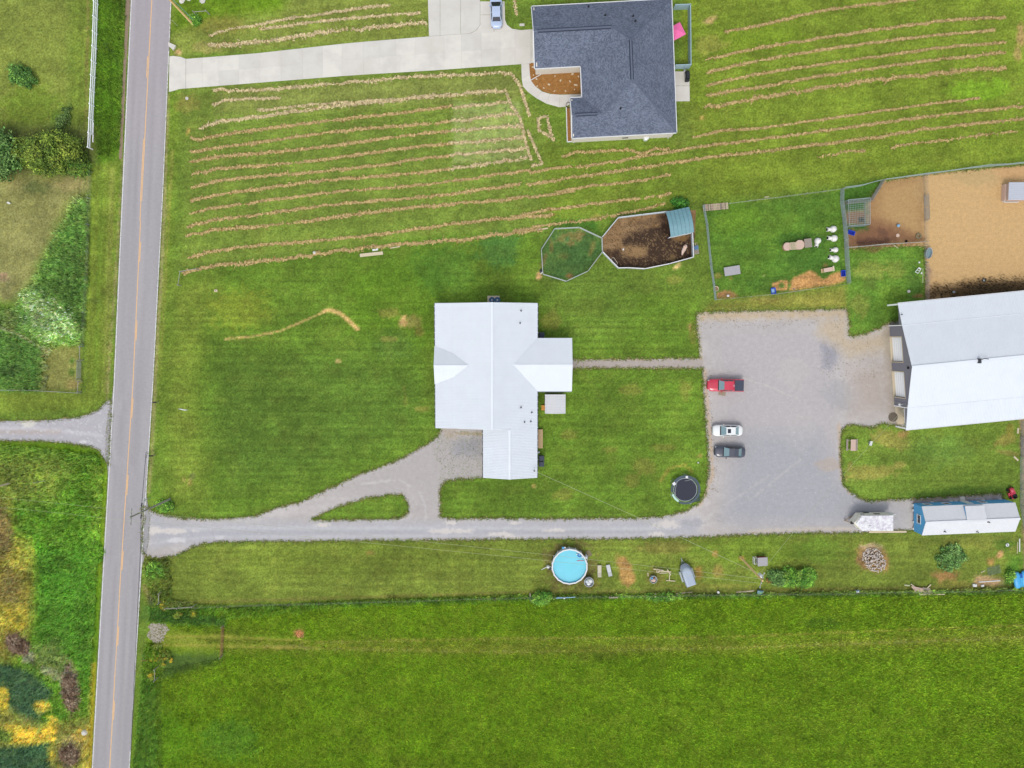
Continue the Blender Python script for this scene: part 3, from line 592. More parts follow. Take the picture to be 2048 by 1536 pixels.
def edge_tufts(name, ob, n, label, cols, h=.16, w=.05, spread=.15):
    bm = bmesh.new(); bm.from_mesh(ob.data); seg = [(e.verts[0].co.copy(), e.verts[1].co.copy()) for e in bm.edges if len(e.link_faces) == 1]; bm.free()
    A = np.array([a for a, b in seg]); B = np.array([b for a, b in seg]); k = RNG.integers(0, len(seg), n); t = RNG.random(n)[:, None]; q = A[k] * (1 - t) + B[k] * t
    m = (abs(q[:, 0]) < 92) & (abs(q[:, 1]) < 76); q = q[m]; n = len(q); q[:, :2] += RNG.normal(0, spread, (n, 2)); a = RNG.random(n) * 6.283; hh = h * (.5 + RNG.random(n)); l = hh * (.5 + RNG.random(n)); ww = w * (.6 + .8 * RNG.random(n)); cx, cy = np.cos(a), np.sin(a)
    v = np.stack([np.stack([q[:, 0] - cy * ww, q[:, 1] + cx * ww, np.full(n, .005)], 1), np.stack([q[:, 0] + cy * ww, q[:, 1] - cx * ww, np.full(n, .005)], 1), np.stack([q[:, 0] + cx * l, q[:, 1] + cy * l, hh], 1)], 1).reshape(-1, 3)
    o = mesh_np(name, v, np.arange(n * 3).reshape(-1, 3), MATS['blades']); c = np.array(cols, float)[RNG.integers(0, len(cols), n)] * (.8 + .4 * RNG.random(n))[:, None]; set_tone(o.data, np.repeat(lin(c.clip(0, 255)) / EREF, 3, 0)); return tag(o, label, kind='stuff')
fe = sheet('gravel_patch', [[(297, 1250), (320, 1244), (334, 1248), (338, 1258), (330, 1268), (328, 1284), (310, 1284), (298, 1274)]], [], 0.008, MATS['gravel'], lambda x, y: Paint(x, y, (178, 168, 156)).speck([(290, 1240), (340, 1240), (340, 1290), (290, 1290)], (118, 118, 76), .5, 1.3).out(), 1.0, 7.0)
tag(fe, 'small gravel patch at the field gate')

# ================================================================== DIRT YARDS
def dirt_paint(x, y):
    p = Paint(x, y, (204, 168, 118)); p.c += ((fbm(x / 30, y / 30, 91, 4) - 0.5) * 26)[:, None]
    p.poly([(1846, 340), (2300, 318), (2300, 600), (1850, 610)], (208, 172, 120), 4); p.blob(1950, 355, 50, 16, (186, 164, 116), .5); p.blob(2020, 345, 30, 14, (206, 164, 116), .6)
    p.poly([(1690, 492), (1690, 470), (1730, 440), (1736, 400), (1765, 362), (1846, 350), (1848, 484), (1760, 490)], (170, 134, 92), 6)
    p.poly([(1760, 372), (1846, 350), (1846, 470), (1790, 460), (1756, 420)], (184, 150, 102), 10, .8); p.poly([(1692, 470), (1740, 440), (1790, 450), (1846, 480), (1760, 492), (1694, 496)], (134, 98, 72), 10, .8)
    p.poly([(1715, 480), (1790, 474), (1770, 490), (1716, 492)], (92, 66, 54), 6, .8); p.blob(1764, 466, 12, 8, (112, 82, 66), .7); p.poly([(1690, 402), (1732, 398), (1732, 425), (1690, 425)], (70, 112, 48), 5, .9); p.poly([(1686, 446), (1732, 440), (1734, 460), (1688, 462)], (64, 100, 44), 5, .8); p.poly([(1694, 424), (1730, 420), (1730, 448), (1694, 448)], (150, 112, 84), 3, .9); p.blob(1722, 440, 6, 5, (50, 56, 52), .8)
    p.blob(1840, 380, 10, 26, (184, 156, 110), .4)
    p.poly([(1852, 600), (1850, 584), (1870, 572), (1900, 572), (1930, 562), (1980, 562), (2060, 560), (2060, 600)], (122, 96, 64), 8, .85)
    p.poly([(1900, 600), (1910, 580), (1960, 566), (2020, 568), (2060, 574), (2060, 600)], (86, 70, 48), 8, .7)
    p.speck([(1850, 600), (1850, 572), (1900, 564), (1950, 556), (2060, 552), (2060, 600)], (40, 34, 26), .56, 1.4, .85, 5)
    p.poly([(1848, 530), (1862, 530), (1860, 600), (1850, 600)], (168, 140, 112), 4, .8)
    return p.out()
dy = sheet('dirt_yard', [[(1690, 498), (1688, 404), (1736, 402), (1748, 386), (1766, 362), (1846, 350), (1930, 341), (2048, 330), (2300, 305), (2300, 640), (2000, 640), (1850, 640), (1850, 560), (1850, 492), (1760, 494)]], [], 0.008, MATS['dirt'], dirt_paint, 2.0, 1.4)
tag(dy, 'bare tan dirt of the animal yards')
def mud_paint(x, y):
    p = Paint(x, y, (150, 120, 84)); p.c += ((fbm(x / 12, y / 12, 95, 4) - 0.5) * 34)[:, None]
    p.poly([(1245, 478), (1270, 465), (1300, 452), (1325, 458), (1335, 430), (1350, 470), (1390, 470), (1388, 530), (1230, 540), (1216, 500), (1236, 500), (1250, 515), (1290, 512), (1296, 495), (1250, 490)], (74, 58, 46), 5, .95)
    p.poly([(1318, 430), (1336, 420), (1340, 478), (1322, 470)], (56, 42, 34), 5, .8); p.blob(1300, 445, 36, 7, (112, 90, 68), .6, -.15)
    p.speck([(1250, 450), (1385, 470), (1385, 535), (1230, 535)], (150, 124, 88), .6, 2.0, .8); p.speck([(1210, 430), (1390, 430), (1390, 540), (1210, 540)], (50, 38, 32), .66, 1.3, .7); p.blob(1360, 476, 16, 6, (146, 112, 70), .7); p.blob(1346, 515, 6, 8, (140, 116, 76), .6); p.blob(1275, 505, 18, 10, (156, 126, 86), .6)
    return p.out()
mu = sheet('mud_pen_floor', [[(1236, 434), (1338, 420), (1392, 420), (1390, 470), (1386, 516), (1337, 530), (1288, 539), (1234, 537), (1204, 502), (1204, 476)]], [], 0.008, MATS['dirt'], mud_paint, 1.3, 0.4)
tag(mu, 'churned brown mud inside the white walled pen')
def mulch_paint(x, y):
    p = Paint(x, y, (162, 116, 66)); p.c += ((fbm(x / 2.2, y / 2.2, 97, 3) - 0.5) * 44)[:, None]; p.poly([(1158, 140), (1170, 140), (1170, 190), (1160, 190)], (120, 92, 48), 4, .6)
    return p.out()
ml = sheet('mulch_bed', [[(1058, 126), (1078, 126), (1078, 141), (1170, 138), (1172, 188), (1110, 189), (1088, 184), (1070, 172), (1060, 160)]], [], 0.008, MATS['dirt'], mulch_paint, 1.2, 0.15)
tag(ml, 'brown mulch bed inside the curved concrete walk')
m2 = sheet('mulch_strip', [[(1133, 214), (1150, 212), (1152, 283), (1135, 283)]], [], 0.008, MATS['dirt'], mulch_paint, 1.2, 0.15)
tag(m2, 'narrow mulch strip beside the dark roofed house')

# ================================================================== CONCRETE DRIVE: every slab is a piece
mat('concrete', (225, 220, 208), 0.85, 0.03, .5, .1, 30, rgb2=(212, 207, 197)); mat('concrete_warm', (219, 214, 204), 0.85, 0.03, .5, .1, 30, rgb2=(212, 206, 194)); mat('concrete_grey', (216, 212, 201), 0.85, 0.03, .5, .1, 30, rgb2=(208, 203, 193))
cd = thing('concrete_driveway', None, None, P(700, 110)); cd['kind'] = 'structure'; cd['label'] = 'pale jointed concrete drive from the road to the dark roofed house'
TOP = [(372, 118), (512, 107), (700, 86), (858, 73), (1062, 59)]; BOT = [(372, 177), (512, 166), (700, 151), (850, 142), (1062, 127)]
def at(tab, x): return float(np.interp(x, [q[0] for q in tab], [q[1] for q in tab]))
def slab(poly, m, z=0.05, gap=0.006, par=cd):
    pts = [P(a, b) for a, b in poly]; c = sum(pts, Vector((0, 0, 0))) / len(pts)
    MB().prism([(q - (q - c).normalized() * gap).to_tuple()[:2] for q in pts], 0.0, z).build('slab', m, par, True)
xs = [372, 405, 438, 478, 520, 562, 605, 645, 684, 727, 760, 792, 830, 862, 888, 923, 962, 1000, 1030, 1062]
for k, (a, b) in enumerate(zip(xs[:-1], xs[1:])):
    sk = lambda x, y: x + (y - 130) * 0.02
    ta, tb, ba, bb = at(TOP, a), at(TOP, b), at(BOT, a), at(BOT, b); ma, mb_ = (ta + ba) / 2, (tb + bb) / 2
    for q in ([(a, ma), (b, mb_), (b, tb), (a, ta)], [(a, ba), (b, bb), (b, mb_), (a, ma)]): slab(q, random.choice(['concrete', 'concrete', 'concrete_warm', 'concrete_grey']))
slab([(338, 184), (346, 182), (360, 178), (371.6, 177), (371.6, 118), (362, 114), (346, 112), (339, 113)], 'concrete')
slab([(1062.4, 126), (1078, 125), (1078, 59), (1062.4, 59)], 'concrete')
# parking pad
def pad(poly, m): slab(poly, m)
pad([(858, 72.6), (880, 71.2), (880, -60), (854, -60)], 'concrete_grey'); pad([(880.4, 71.2), (921, 68.5), (921, -60), (880.4, -60)], 'concrete_grey')
pad([(921.4, 68.4), (940, 67), (952, 61), (960, 50), (960, -60), (921.4, -60)], 'concrete_grey')
pad([(940.4, 67.4), (988, 64), (988, 30), (960.4, 30), (960.4, 50), (952.4, 61.4)], 'concrete_warm'); pad([(960.4, 29.6), (988, 29.6), (988, 3), (960.4, 3)], 'concrete_warm'); pad([(988.4, 64), (1040, 60.3), (1024, 58), (1014, 50), (1010, 40), (1009, 3), (988.4, 3)], 'concrete')
# curved walk
wk = thing('curved_walk', None, None, P(1060, 170)); wk['kind'] = 'structure'; wk['label'] = 'curved concrete walk round the mulch bed'
inner = [(1058.5, 127.5), (1060, 150), (1062, 161), (1070, 172), (1084, 183), (1100, 188), (1120, 189.5), (1145, 189), (1168, 188)]
outer = [(1042.5, 128.5), (1043.5, 158), (1046, 173), (1056, 184), (1072, 196), (1092, 207), (1118, 214.5), (1131, 213.5), (1145, 206)]
for k in range(8): slab([outer[k], outer[k + 1], inner[k + 1], inner[k]], 'concrete' if k % 3 else 'concrete_warm', 0.045, 0.01, wk)
slab([(1145.3, 205.8), (1170, 204), (1170, 188), (1168.3, 188)], 'concrete', 0.045, 0.01, wk)
# back patio
pt = thing('patio', None, None, P(1365, 175)); pt['kind'] = 'structure'; pt['label'] = 'small beige concrete patio behind the dark roofed house'
slab([(1346, 203), (1379.5, 202.5), (1379, 172), (1346, 172)], 'concrete_warm', .06, .01, pt); slab([(1346, 171.6), (1379, 171.6), (1378.5, 143), (1346, 143)], 'concrete_warm', .06, .01, pt)

# ================================================================== DRY HAY LEFT IN WINDROWS
def fline(y512, x0, x1):
    n = int((x1 - x0) / 12); return [(x, y512 - (x - 512) * 0.111 + 2.5 * math.sin(x / 70.0 + y512) + (6 if x < 430 else 0) * (430 - x) / 50) for x in np.linspace(x0, x1, n)]
HAY = [(l, w, c, d) for l, w, c, d in [
    ([(427, 180), (512, 180), (620, 172), (740, 162), (830, 153), (1000, 147), (1024, 149)], 6, 0, .7), ([(425, 211), (450, 201), (512, 197), (560, 196)], 5, 0, .7),
    ([(512, 222), (640, 208), (800, 198), (900, 188)], 4, 0, .5), ([(400, 257), (430, 245), (512, 235), (580, 225), (660, 213), (760, 204), (880, 192), (1010, 181)], 7, 0, 1.0),
    ([(382, 277), (400, 280), (430, 272), (512, 260), (580, 252), (690, 238), (790, 228), (905, 212)], 5, 1, 1.0), ([(905, 216), (960, 210), (1018, 204)], 5, 0, 1.0),
    (fline(284, 382, 900), 5, 1, 1), (fline(284, 900, 1035), 6, 0, 1), (fline(307, 382, 900), 5, 1, 1), (fline(307, 900, 1045), 6, 0, 1), (fline(332, 384, 900), 5, 1, 1), (fline(332, 900, 1050), 6, 0, 1),
    (fline(356, 383, 900), 5, 1, 1), (fline(356, 900, 1050), 6, 0, 1), (fline(379, 382, 900), 5, 1, 1), (fline(379, 900, 1055), 6, 0, 1), (fline(404, 378, 1060), 4, 1, .9), (fline(429, 376, 1040), 5, 1, 1), (fline(452, 374, 1060), 6, 1, 1.1),
    (fline(494, 378, 1110), 5, 1, 1), (fline(522, 366, 1085), 7, 1, 1.0),
    ([(1012, 181), (1020, 206), (1040, 238), (1052, 285), (1062, 320)], 5, 0, .8), ([(1024, 150), (1040, 172), (1050, 205), (1060, 232)], 5, 0, .9), ([(1076, 236), (1094, 232), (1100, 262), (1108, 282), (1092, 270), (1078, 262), (1076, 238)], 5, 0, .8), ([(1055, 262), (1072, 300), (1085, 328), (1062, 332)], 4, 0, .6),
    ([(1125, 315), (1150, 305), (1260, 300), (1285, 309), (1310, 298), (1338, 299)], 4, 1, .8), ([(1060, 345), (1100, 338), (1180, 330), (1240, 322), (1290, 312), (1400, 293), (1536, 277), (1700, 255), (1800, 240), (1900, 228), (2048, 212)], 4.5, 1, 1),
    ([(1055, 370), (1140, 355), (1220, 345), (1330, 328), (1440, 312), (1536, 302), (1650, 288), (1750, 275), (1840, 260), (1960, 247), (2048, 238)], 5, 1, 1), ([(1110, 385), (1180, 372), (1280, 362), (1340, 350)], 4, 1, .7),
    ([(1060, 394), (1130, 386), (1150, 382)], 4, 1, .9), ([(1024, 434), (1100, 419), (1170, 410), (1280, 397)], 4, 1, .9), ([(1290, 396), (1340, 388)], 4, 1, .9), ([(1024, 462), (1100, 450), (1160, 442), (1200, 436), (1260, 424), (1330, 408)], 5, 1, .5),
    ([(1450, 64), (1536, 47), (1625, 25), (1700, 14), (1840, -2)], 4, 1, 1), ([(1414, 120), (1470, 106), (1536, 93), (1650, 75), (1750, 60), (1900, 40), (2010, 35)], 4, 1, 1), ([(1414, 145), (1490, 128), (1536, 118), (1640, 100), (1750, 85), (1860, 72), (1990, 60)], 4, 1, 1),
    ([(1412, 172), (1480, 155), (1536, 145), (1650, 128), (1760, 113), (1880, 95), (2010, 85)], 4, 1, 1), ([(1412, 192), (1470, 181), (1536, 171), (1630, 155), (1720, 140), (1850, 122), (2010, 105)], 5, 1, 1), ([(1408, 216), (1445, 210), (1536, 193), (1640, 176), (1740, 161), (1830, 152), (1930, 141), (2012, 136)], 7, 1, 1.2),
    ([(1385, 276), (1440, 262), (1536, 255), (1640, 240), (1760, 222), (1890, 204), (1960, 197)], 3, 1, .8), ([(1640, 314), (1665, 310), (1690, 303), (1730, 302)], 5, 1, .5), ([(1780, 296), (1800, 290), (1870, 283), (1905, 278), (1950, 272), (2035, 262)], 5, 1, .4),
    ([(512, 50), (600, 34), (700, 20), (780, 10)], 4, 0, .8), ([(420, 72), (460, 57), (512, 51)], 4, 0, .5), ([(520, 59), (640, 43), (760, 32), (840, 26)], 4, 0, .8), ([(417, 92), (512, 85), (590, 75), (650, 65), (760, 54), (852, 46)], 8, 0, 1.0), ([(1029, 0), (1033, 30)], 5, 0, 1.0)]]
mat('straw', None, 0.9, 0.2, 5, attr='tone', spec=0.1)
def straw(name, rows, label):
    V = []; C = []
    for line, w, kind, dens in rows:
        pts = np.array(line, float); seg = np.hypot(*np.diff(pts, axis=0).T); L = seg.sum(); n = int(L * 3.6 * dens); cum = np.concatenate([[0], np.cumsum(seg)])
        t = np.sort(RNG.random(n)) * L; x = np.interp(t, cum, pts[:, 0]); y = np.interp(t, cum, pts[:, 1])
        ph = RNG.random() * 9
        off = np.sin(t / 1.15 + ph + 1.6 * np.sin(t / 9 + ph)) * 0.32 + (fbm(t / 16, t * 0 + ph, 13, 3) - .5) * 2.2
        wv = 0.4 + 0.9 * fbm(t / 26, t * 0 + ph + 5, 23, 3)
        y = y + off * w * 0.5 + RNG.normal(0, 1, n) * np.where(RNG.random(n) < .3, .34, .085) * w * wv; x = x + RNG.normal(0, 1.0, n)
        keep = fbm(t / 22, t * 0 + ph * 2, 33, 2) + RNG.random(n) * .5 > 0.5
        x, y, n = x[keep], y[keep], keep.sum()
        X, Y = Pn(x, y); a = RNG.random(n) * math.pi; l = 0.10 + RNG.random(n) * 0.16; b = 0.03 + RNG.random(n) * 0.04; z = 0.02 + np.abs(RNG.normal(0, 0.06, n))
        dx, dy = np.cos(a) * l, np.sin(a) * l; ex, ey = -np.sin(a) * b, np.cos(a) * b; dz = RNG.normal(0, .035, n)
        q = np.stack([np.stack([X - dx - ex, Y - dy - ey, np.maximum(z - dz, .012)], 1), np.stack([X + dx - ex, Y + dy - ey, np.maximum(z + dz, .012)], 1), np.stack([X + dx + ex, Y + dy + ey, np.maximum(z + dz, .012) + .02], 1), np.stack([X - dx + ex, Y - dy + ey, np.maximum(z - dz, .012) + .02], 1)], 1)
        V.append(q.reshape(-1, 3)); c0 = np.array([(212, 192, 146), (196, 170, 116)][kind], float)
        c = c0 * (0.82 + 0.36 * RNG.random(n))[:, None]; br = RNG.random(n) < 0.12; c[br] *= np.array([.75, .72, .6]); C.append(np.repeat(c, 4, 0))
    V = np.concatenate(V); C = np.concatenate(C); o = mesh_np(name, V, np.arange(len(V)).reshape(-1, 4), MATS['straw']); set_tone(o.data, lin(C.clip(0, 255)) / EREF)
    return tag(o, label, kind='stuff')
straw('dry_hay', HAY[:24] + HAY[-5:], 'dry straw coloured hay in windrows on the front field')
straw('raked_hay', HAY[24:-5], 'dry hay raked in long thin rows on the back field')

# ================================================================== STANDING GRASS AND WEEDS (uncountable)
mat('blades', None, 0.75, 0.12, 3, attr='tone', spec=0.15)
def blades(name, poly, n, h, w, colf, label, lean=0.9, clump=0.0, z0=0.0, holes=(), edge=.35):
    p = np.array(poly, float); a, b = p.min(0), p.max(0); xs = []; ys = []; got = 0
    while got < n:
        x = a[0] + RNG.random(n) * (b[0] - a[0]); y = a[1] + RNG.random(n) * (b[1] - a[1])
        d = sdf(poly, x, y) + (fbm(x / 12, y / 12, 5) - .5) * 26 * edge; k = d < 0
        for hpoly in holes: k &= sdf(hpoly, x, y) > 0
        if clump: k &= fbm(x / 7, y / 7, 77, 3) + RNG.random(n) * .5 > clump
        xs.append(x[k]); ys.append(y[k]); got += k.sum()
    x = np.concatenate(xs)[:n]; y = np.concatenate(ys)[:n]; X, Y = Pn(x, y)
    hh = h * (0.55 + 0.75 * RNG.random(n)) * (0.6 + 0.8 * fbm(x / 8, y / 8, 63, 3)); ww = w * (0.6 + 0.8 * RNG.random(n)); a = RNG.random(n) * 2 * math.pi; l = hh * lean * (0.35 + RNG.random(n))
    cx, cy = np.cos(a), np.sin(a)
    v0 = np.stack([X - cy * ww / 2, Y + cx * ww / 2, np.full(n, z0)], 1); v1 = np.stack([X + cy * ww / 2, Y - cx * ww / 2, np.full(n, z0)], 1)
    v2 = np.stack([X + cx * l * .55 + cy * ww * .45, Y + cy * l * .55 - cx * ww * .45, hh * .8], 1); v3 = np.stack([X + cx * l, Y + cy * l, hh], 1)
    V = np.stack([v0, v1, v2, v3], 1).reshape(-1, 3); k = np.arange(n) * 4
    o = mesh_np(name, V, np.concatenate([np.stack([k, k + 1, k + 2], 1), np.stack([k, k + 2, k + 3], 1)]), MATS['blades'])
    c = colf(x, y); set_tone(o.data, np.repeat(c * (0.8 + 0.4 * RNG.random(n))[:, None], 4, 0)); return tag(o, label, kind='stuff')
def from_ground(g=1.18, jit=0.0, mott=0.0, soft=0.0):
    def f(x, y):
        c = ground_paint(x, y) * g
        if mott:
            n = np.clip((fbm(x / 5.5, y / 4.5, 101, 4) - 0.5) * 3.2, -1, 1)[:, None] * mott; n2 = np.clip((fbm(x / 24, y / 18, 111, 3) - 0.5) * 3, -1, 1)[:, None] * mott
            c = c * (1 + 0.75 * n + 0.3 * n2) * (1 + np.array([.22, .04, -.2]) * n)
        c = np.where((c[:, 0] > c[:, 1] * .95)[:, None], c * np.array([.86, .98, 1.3]), c)
        if soft: c = c * (1 - soft) + c.mean(1)[:, None] * soft
        if jit: c = c * (1 + RNG.normal(0, jit, c.shape))
        return np.maximum(c, 0.002)
    return f
EG = [(118, 150, 60), (100, 138, 50), (150, 146, 82), (176, 156, 106), (104, 112, 60)]
edge_tufts('edge_grass', dr, 26000, 'ragged grass creeping over the gravel edges', EG); edge_tufts('verge_edge_grass', dl, 5000, 'ragged grass along the side drive edges', EG); edge_tufts('yard_edge_grass', dy, 5000, 'sparse weeds along the dirt yard edges', EG); edge_tufts('road_edge_grass', road, 7000, 'ragged grass along the asphalt edges', EG, .09, .04, .07)
blades('tall_field_grass', [(262, 1560), (300, 1345), (460, 1312), (300, 1232), (700, 1208), (1050, 1198), (1500, 1195), (2070, 1186), (2070, 1560)], 300000, 0.28, 0.075, from_ground(2.0, .08, .42), 'tall uncut yellow green grass of the bottom field', 1.0, 0.42, holes=([(290, 1246), (346, 1246), (346, 1286), (290, 1286)], [(330, 1266), (600, 1276), (600, 1284), (330, 1277)], [(330, 1286), (600, 1292), (600, 1300), (330, 1297)]))
blades('roadside_weeds', [(-40, 884), (196, 908), (208, 940), (186, 1300), (176, 1560), (-40, 1560)], 90000, 0.42, 0.10, from_ground(2.75, .1, .5, .14), 'tall rank weeds and goldenrod left of the road', 0.8, 0.4)
blades('meadow_weeds', [(178, 390), (150, 400), (110, 470), (70, 560), (25, 620), (-40, 610), (-40, 783), (86, 783), (100, 690), (164, 690), (178, 560)], 36000, 0.4, 0.10, from_ground(2.7, .1, .45, .16), 'lush green weeds in the left meadow', 0.8, 0.42, edge=1.0)
blades('fence_row_weeds', [(268, 1540), (284, 1345), (300, 1240), (288, 1120), (340, 1120), (345, 1200), (460, 1216), (700, 1202), (1050, 1190), (1500, 1186), (2060, 1176), (2060, 1186), (1500, 1194), (1050, 1200), (700, 1212), (460, 1236), (450, 1250), (340, 1246), (312, 1340), (316, 1540)], 26000, 0.55, 0.1, from_ground(2.6, .12, .5, .1), 'dark weeds grown up along the south fence', 0.6, 0.3, holes=([(292, 1244), (342, 1244), (342, 1288), (292, 1288)],))
blades('ditch_grass', [(196, -20), (254, -20), (240, 300), (196, 320), (188, 250)], 16000, 0.22, 0.07, from_ground(1.7, .06, .4), 'bright green ditch grass between white fence and road', 0.9, 0.2)
blades('yard_grass', [(342, 560), (860, 480), (1080, 470), (1400, 600), (1405, 700), (1160, 716), (1160, 742), (1404, 744), (1412, 940), (1370, 1020), (880, 1030), (880, 960), (860, 880), (600, 996), (380, 1030), (306, 985), (330, 640)], 60000, 0.09, 0.06, from_ground(1.25, .05, .3), 'short mown grass of the yard round the white house', 1.2, 0.2, holes=([(866, 600), (1080, 600), (1080, 674), (1148, 674), (1148, 786), (1080, 786), (1080, 960), (962, 960), (962, 862), (866, 862)],))
# ================================================================== BUILDINGS
mat('white_metal', (231, 236, 240), 0.65, 0.035, .5, spec=0.12); mat('door_white', (272, 272, 270), .6, .02); mat('pale_metal', (222, 222, 222), 0.6, 0.03, 1.5, spec=0.15); mat('shelter_metal', (196, 200, 208), 0.5, 0.03); mat('shed_metal', (228, 229, 230), 0.65, 0.035, .6, spec=0.1)
mat('siding_light', (196, 196, 196), 0.75, 0.05); mat('siding_cream', (228, 220, 204), 0.8, 0.06, 6, rgb2=(216, 208, 192)); mat('siding_dark', (142, 140, 148), 0.65, 0.06); mat('blue_board', (94, 172, 222), 0.7, 0.07, 4); mat('trim_white', (230, 230, 228), 0.55, 0.04)
mat('glass_dark', (44, 52, 60), 0.08, 0.05, spec=0.6); mat('dark_plastic', (44, 46, 50), 0.5, 0.12); mat('dark_metal', (66, 68, 72), 0.45, 0.1, metal=0.3); mat('black', (26, 27, 30), 0.55, 0.1); mat('steel', (150, 156, 160), 0.45, 0.1, metal=0.4); mat('galv', (172, 180, 182), 0.5, 0.12, 6, metal=0.2)
mat('wood_new', (202, 172, 130), 0.8, 0.12, 8, stretch=(1, 6, 1)); mat('wood_grey', (160, 148, 134), 0.85, 0.16, 8); mat('wood_pale', (214, 198, 168), 0.85, 0.12, 8); mat('wood_pink', (212, 184, 166), 0.85, 0.12, 8); mat('wood_brown', (150, 122, 88), 0.85, 0.18, 8)
mat('orange_wood', (228, 164, 82), 0.8, 0.08)

# dark shingles: courses and random tabs laid by the roof's own UVs (metres)
m = bpy.data.materials.new('shingle'); m.use_nodes = True; MATS['shingle'] = m
n, l = nodes_of(m); b = n['Principled BSDF']; b.inputs['Roughness'].default_value = 0.9; b.inputs['Specular IOR Level'].default_value = 0.15
uv = n.new('ShaderNodeUVMap'); uv.uv_map = 'UVMap'
br = n.new('ShaderNodeTexBrick'); br.inputs['Scale'].default_value = 1.0; br.inputs['Brick Width'].default_value = 0.22; br.inputs['Row Height'].default_value = 0.155; br.inputs['Mortar Size'].default_value = 0.012; br.inputs['Mortar Smooth'].default_value = 0.3
for k, c in (('Color1', (92, 100, 116)), ('Color2', (128, 136, 152)), ('Mortar', (84, 91, 105))): a = alb(c); br.inputs[k].default_value = (*a, 1)
l.new(uv.outputs[0], br.inputs['Vector'])
nz = n.new('ShaderNodeTexNoise'); nz.inputs['Scale'].default_value = 0.7; nz.inputs['Detail'].default_value = 5; g = n.new('ShaderNodeNewGeometry'); l.new(g.outputs['Position'], nz.inputs['Vector'])
mr = n.new('ShaderNodeMapRange'); mr.inputs[1].default_value = .3; mr.inputs[2].default_value = .7; mr.inputs[3].default_value = .9; mr.inputs[4].default_value = 1.1; l.new(nz.outputs['Fac'], mr.inputs[0])
vm = n.new('ShaderNodeVectorMath'); vm.operation = 'SCALE'; l.new(br.outputs['Color'], vm.inputs[0]); l.new(mr.outputs[0], vm.inputs['Scale']); l.new(vm.outputs[0], b.inputs['Base Color'])
bp = n.new('ShaderNodeBump'); bp.inputs['Strength'].default_value = .5; bp.inputs['Distance'].default_value = .02; l.new(br.outputs['Fac'], bp.inputs['Height']); bp.invert = True; l.new(bp.outputs[0], b.inputs['Normal'])
mat('shingle_cap', (60, 66, 80), 0.9, 0.15, 5, spec=.15); mat('shingle_mid', (100, 108, 124), 0.9, 0.15, 5, spec=.15)

def facet_obj(name, pts, m, par, th=0.12):
    """one roof slope as a thick panel with UVs in metres: u along the eave, v up the slope"""
    pts = [Vector(p) for p in pts]; o = MB().slab(pts, th).build(name, m, par); me = o.data
    nrm = Vector((0, 0, 0))
    for i in range(1, len(pts) - 1): nrm += (pts[i] - pts[0]).cross(pts[i + 1] - pts[0])
    nrm.normalize(); nrm = nrm if nrm.z > 0 else -nrm
    u = Vector((0, 0, 1)).cross(nrm); u = u.normalized() if u.length > 1e-6 else Vector((1, 0, 0)); v = nrm.cross(u)
    lay = me.uv_layers.new(name='UVMap')
    for lp in me.loops: q = me.vertices[lp.vertex_index].co; lay.data[lp.index].uv = (q.dot(u) + 50, q.dot(v) + 50)
    return o
def window(par, c, w, h, face, m='trim_white', panes=2):
    """framed window with panes; c = centre on the wall, face = outward unit vector (axis aligned in the parent's axes)"""
    c = Vector(c); f = Vector(face); t = Vector((-f.y, f.x, 0)); fr = MB()
    def bar(a, wd, hg, d):  # a = offset along wall, offset up
        q = c + t * a[0] + Vector((0, 0, a[1] - hg / 2)) + f * (d / 2); fr.box(q, (wd, d, hg) if abs(f.y) > .5 else (d, wd, hg))
    bar((0, h / 2), w + .14, .09, .07); bar((0, -h / 2), w + .2, .09, .10); bar((-w / 2, 0), .08, h - .1, .07); bar((w / 2, 0), .08, h - .1, .07)
    o = fr.build('window', m, par)
    pw = w / panes
    for k in range(panes):
        q = c + t * (-w / 2 + pw * (k + .5)) + Vector((0, 0, -h / 2 + .05)) + f * .01
        MB().box(q, (pw - .07, .03, h - .1) if abs(f.y) > .5 else (.03, pw - .07, h - .1)).build('pane', 'glass_dark', o)
    return o
def vent_pipe(mb, p, r=0.07, h=0.35): return mb.lathe(p, [(r * 2.2, -.08), (r * 2.0, .02), (r, .06), (r, h), (r * 1.3, h), (r * 1.3, h + .06)], 8)

# ---------- white metal roofed house
HE = 2.75
xE = P(1075, 730, HE).x; xW = P(870, 730, HE).x; yN = P(970, 606, HE).y; yS = P(970, 856.5, HE).y; xR = P(984, 730, 5).x; ySg = P(1020, 955.5, HE).y; xG = P(966, 900, HE).x; xGr = P(1019, 900, 4.0).x
PIT = 0.32; HR = HE + PIT * (xE - xR); xB = P(906, 650, 3.1).x; HB = HR - PIT * (xR - xB); HW = HB - 0.16 * (xB - xW); HG = HE + PIT * (xE - xGr)
house = thing('white_house', 'long house with white metal roof in the middle of the lawn', 'house', (xR, (yN + yS) / 2, 0))
def W(*p): return Vector(p) - house.location
V3 = Vector
roof = None
def rp(pts, d, wd=0.92): roof_panels([W(*p) for p in pts], d, wd, 'white_metal', house)
rp([(xE, yN, HE), (xR, yN, HR), (xR, yS, HR), (xE, yS, HE)], (0, 1)); rp([(xE, yS, HE), (xGr, yS, HG), (xGr, ySg, HG), (xE, ySg, HE)], (0, 1))
rp([(xR, yN, HR), (xB, yN, HB), (xB, yS, HB), (xR, yS, HR)], (0, 1)); rp([(xB, yN, HB), (xW, yN, HW), (xW, yS, HW), (xB, yS, HB)], (0, 1))
HGw = HG - PIT * (xGr - xG); rp([(xGr, yS - .02, HG), (xG, yS - .02, HGw), (xG, ySg, HGw), (xGr, ySg, HG)], (0, 1))
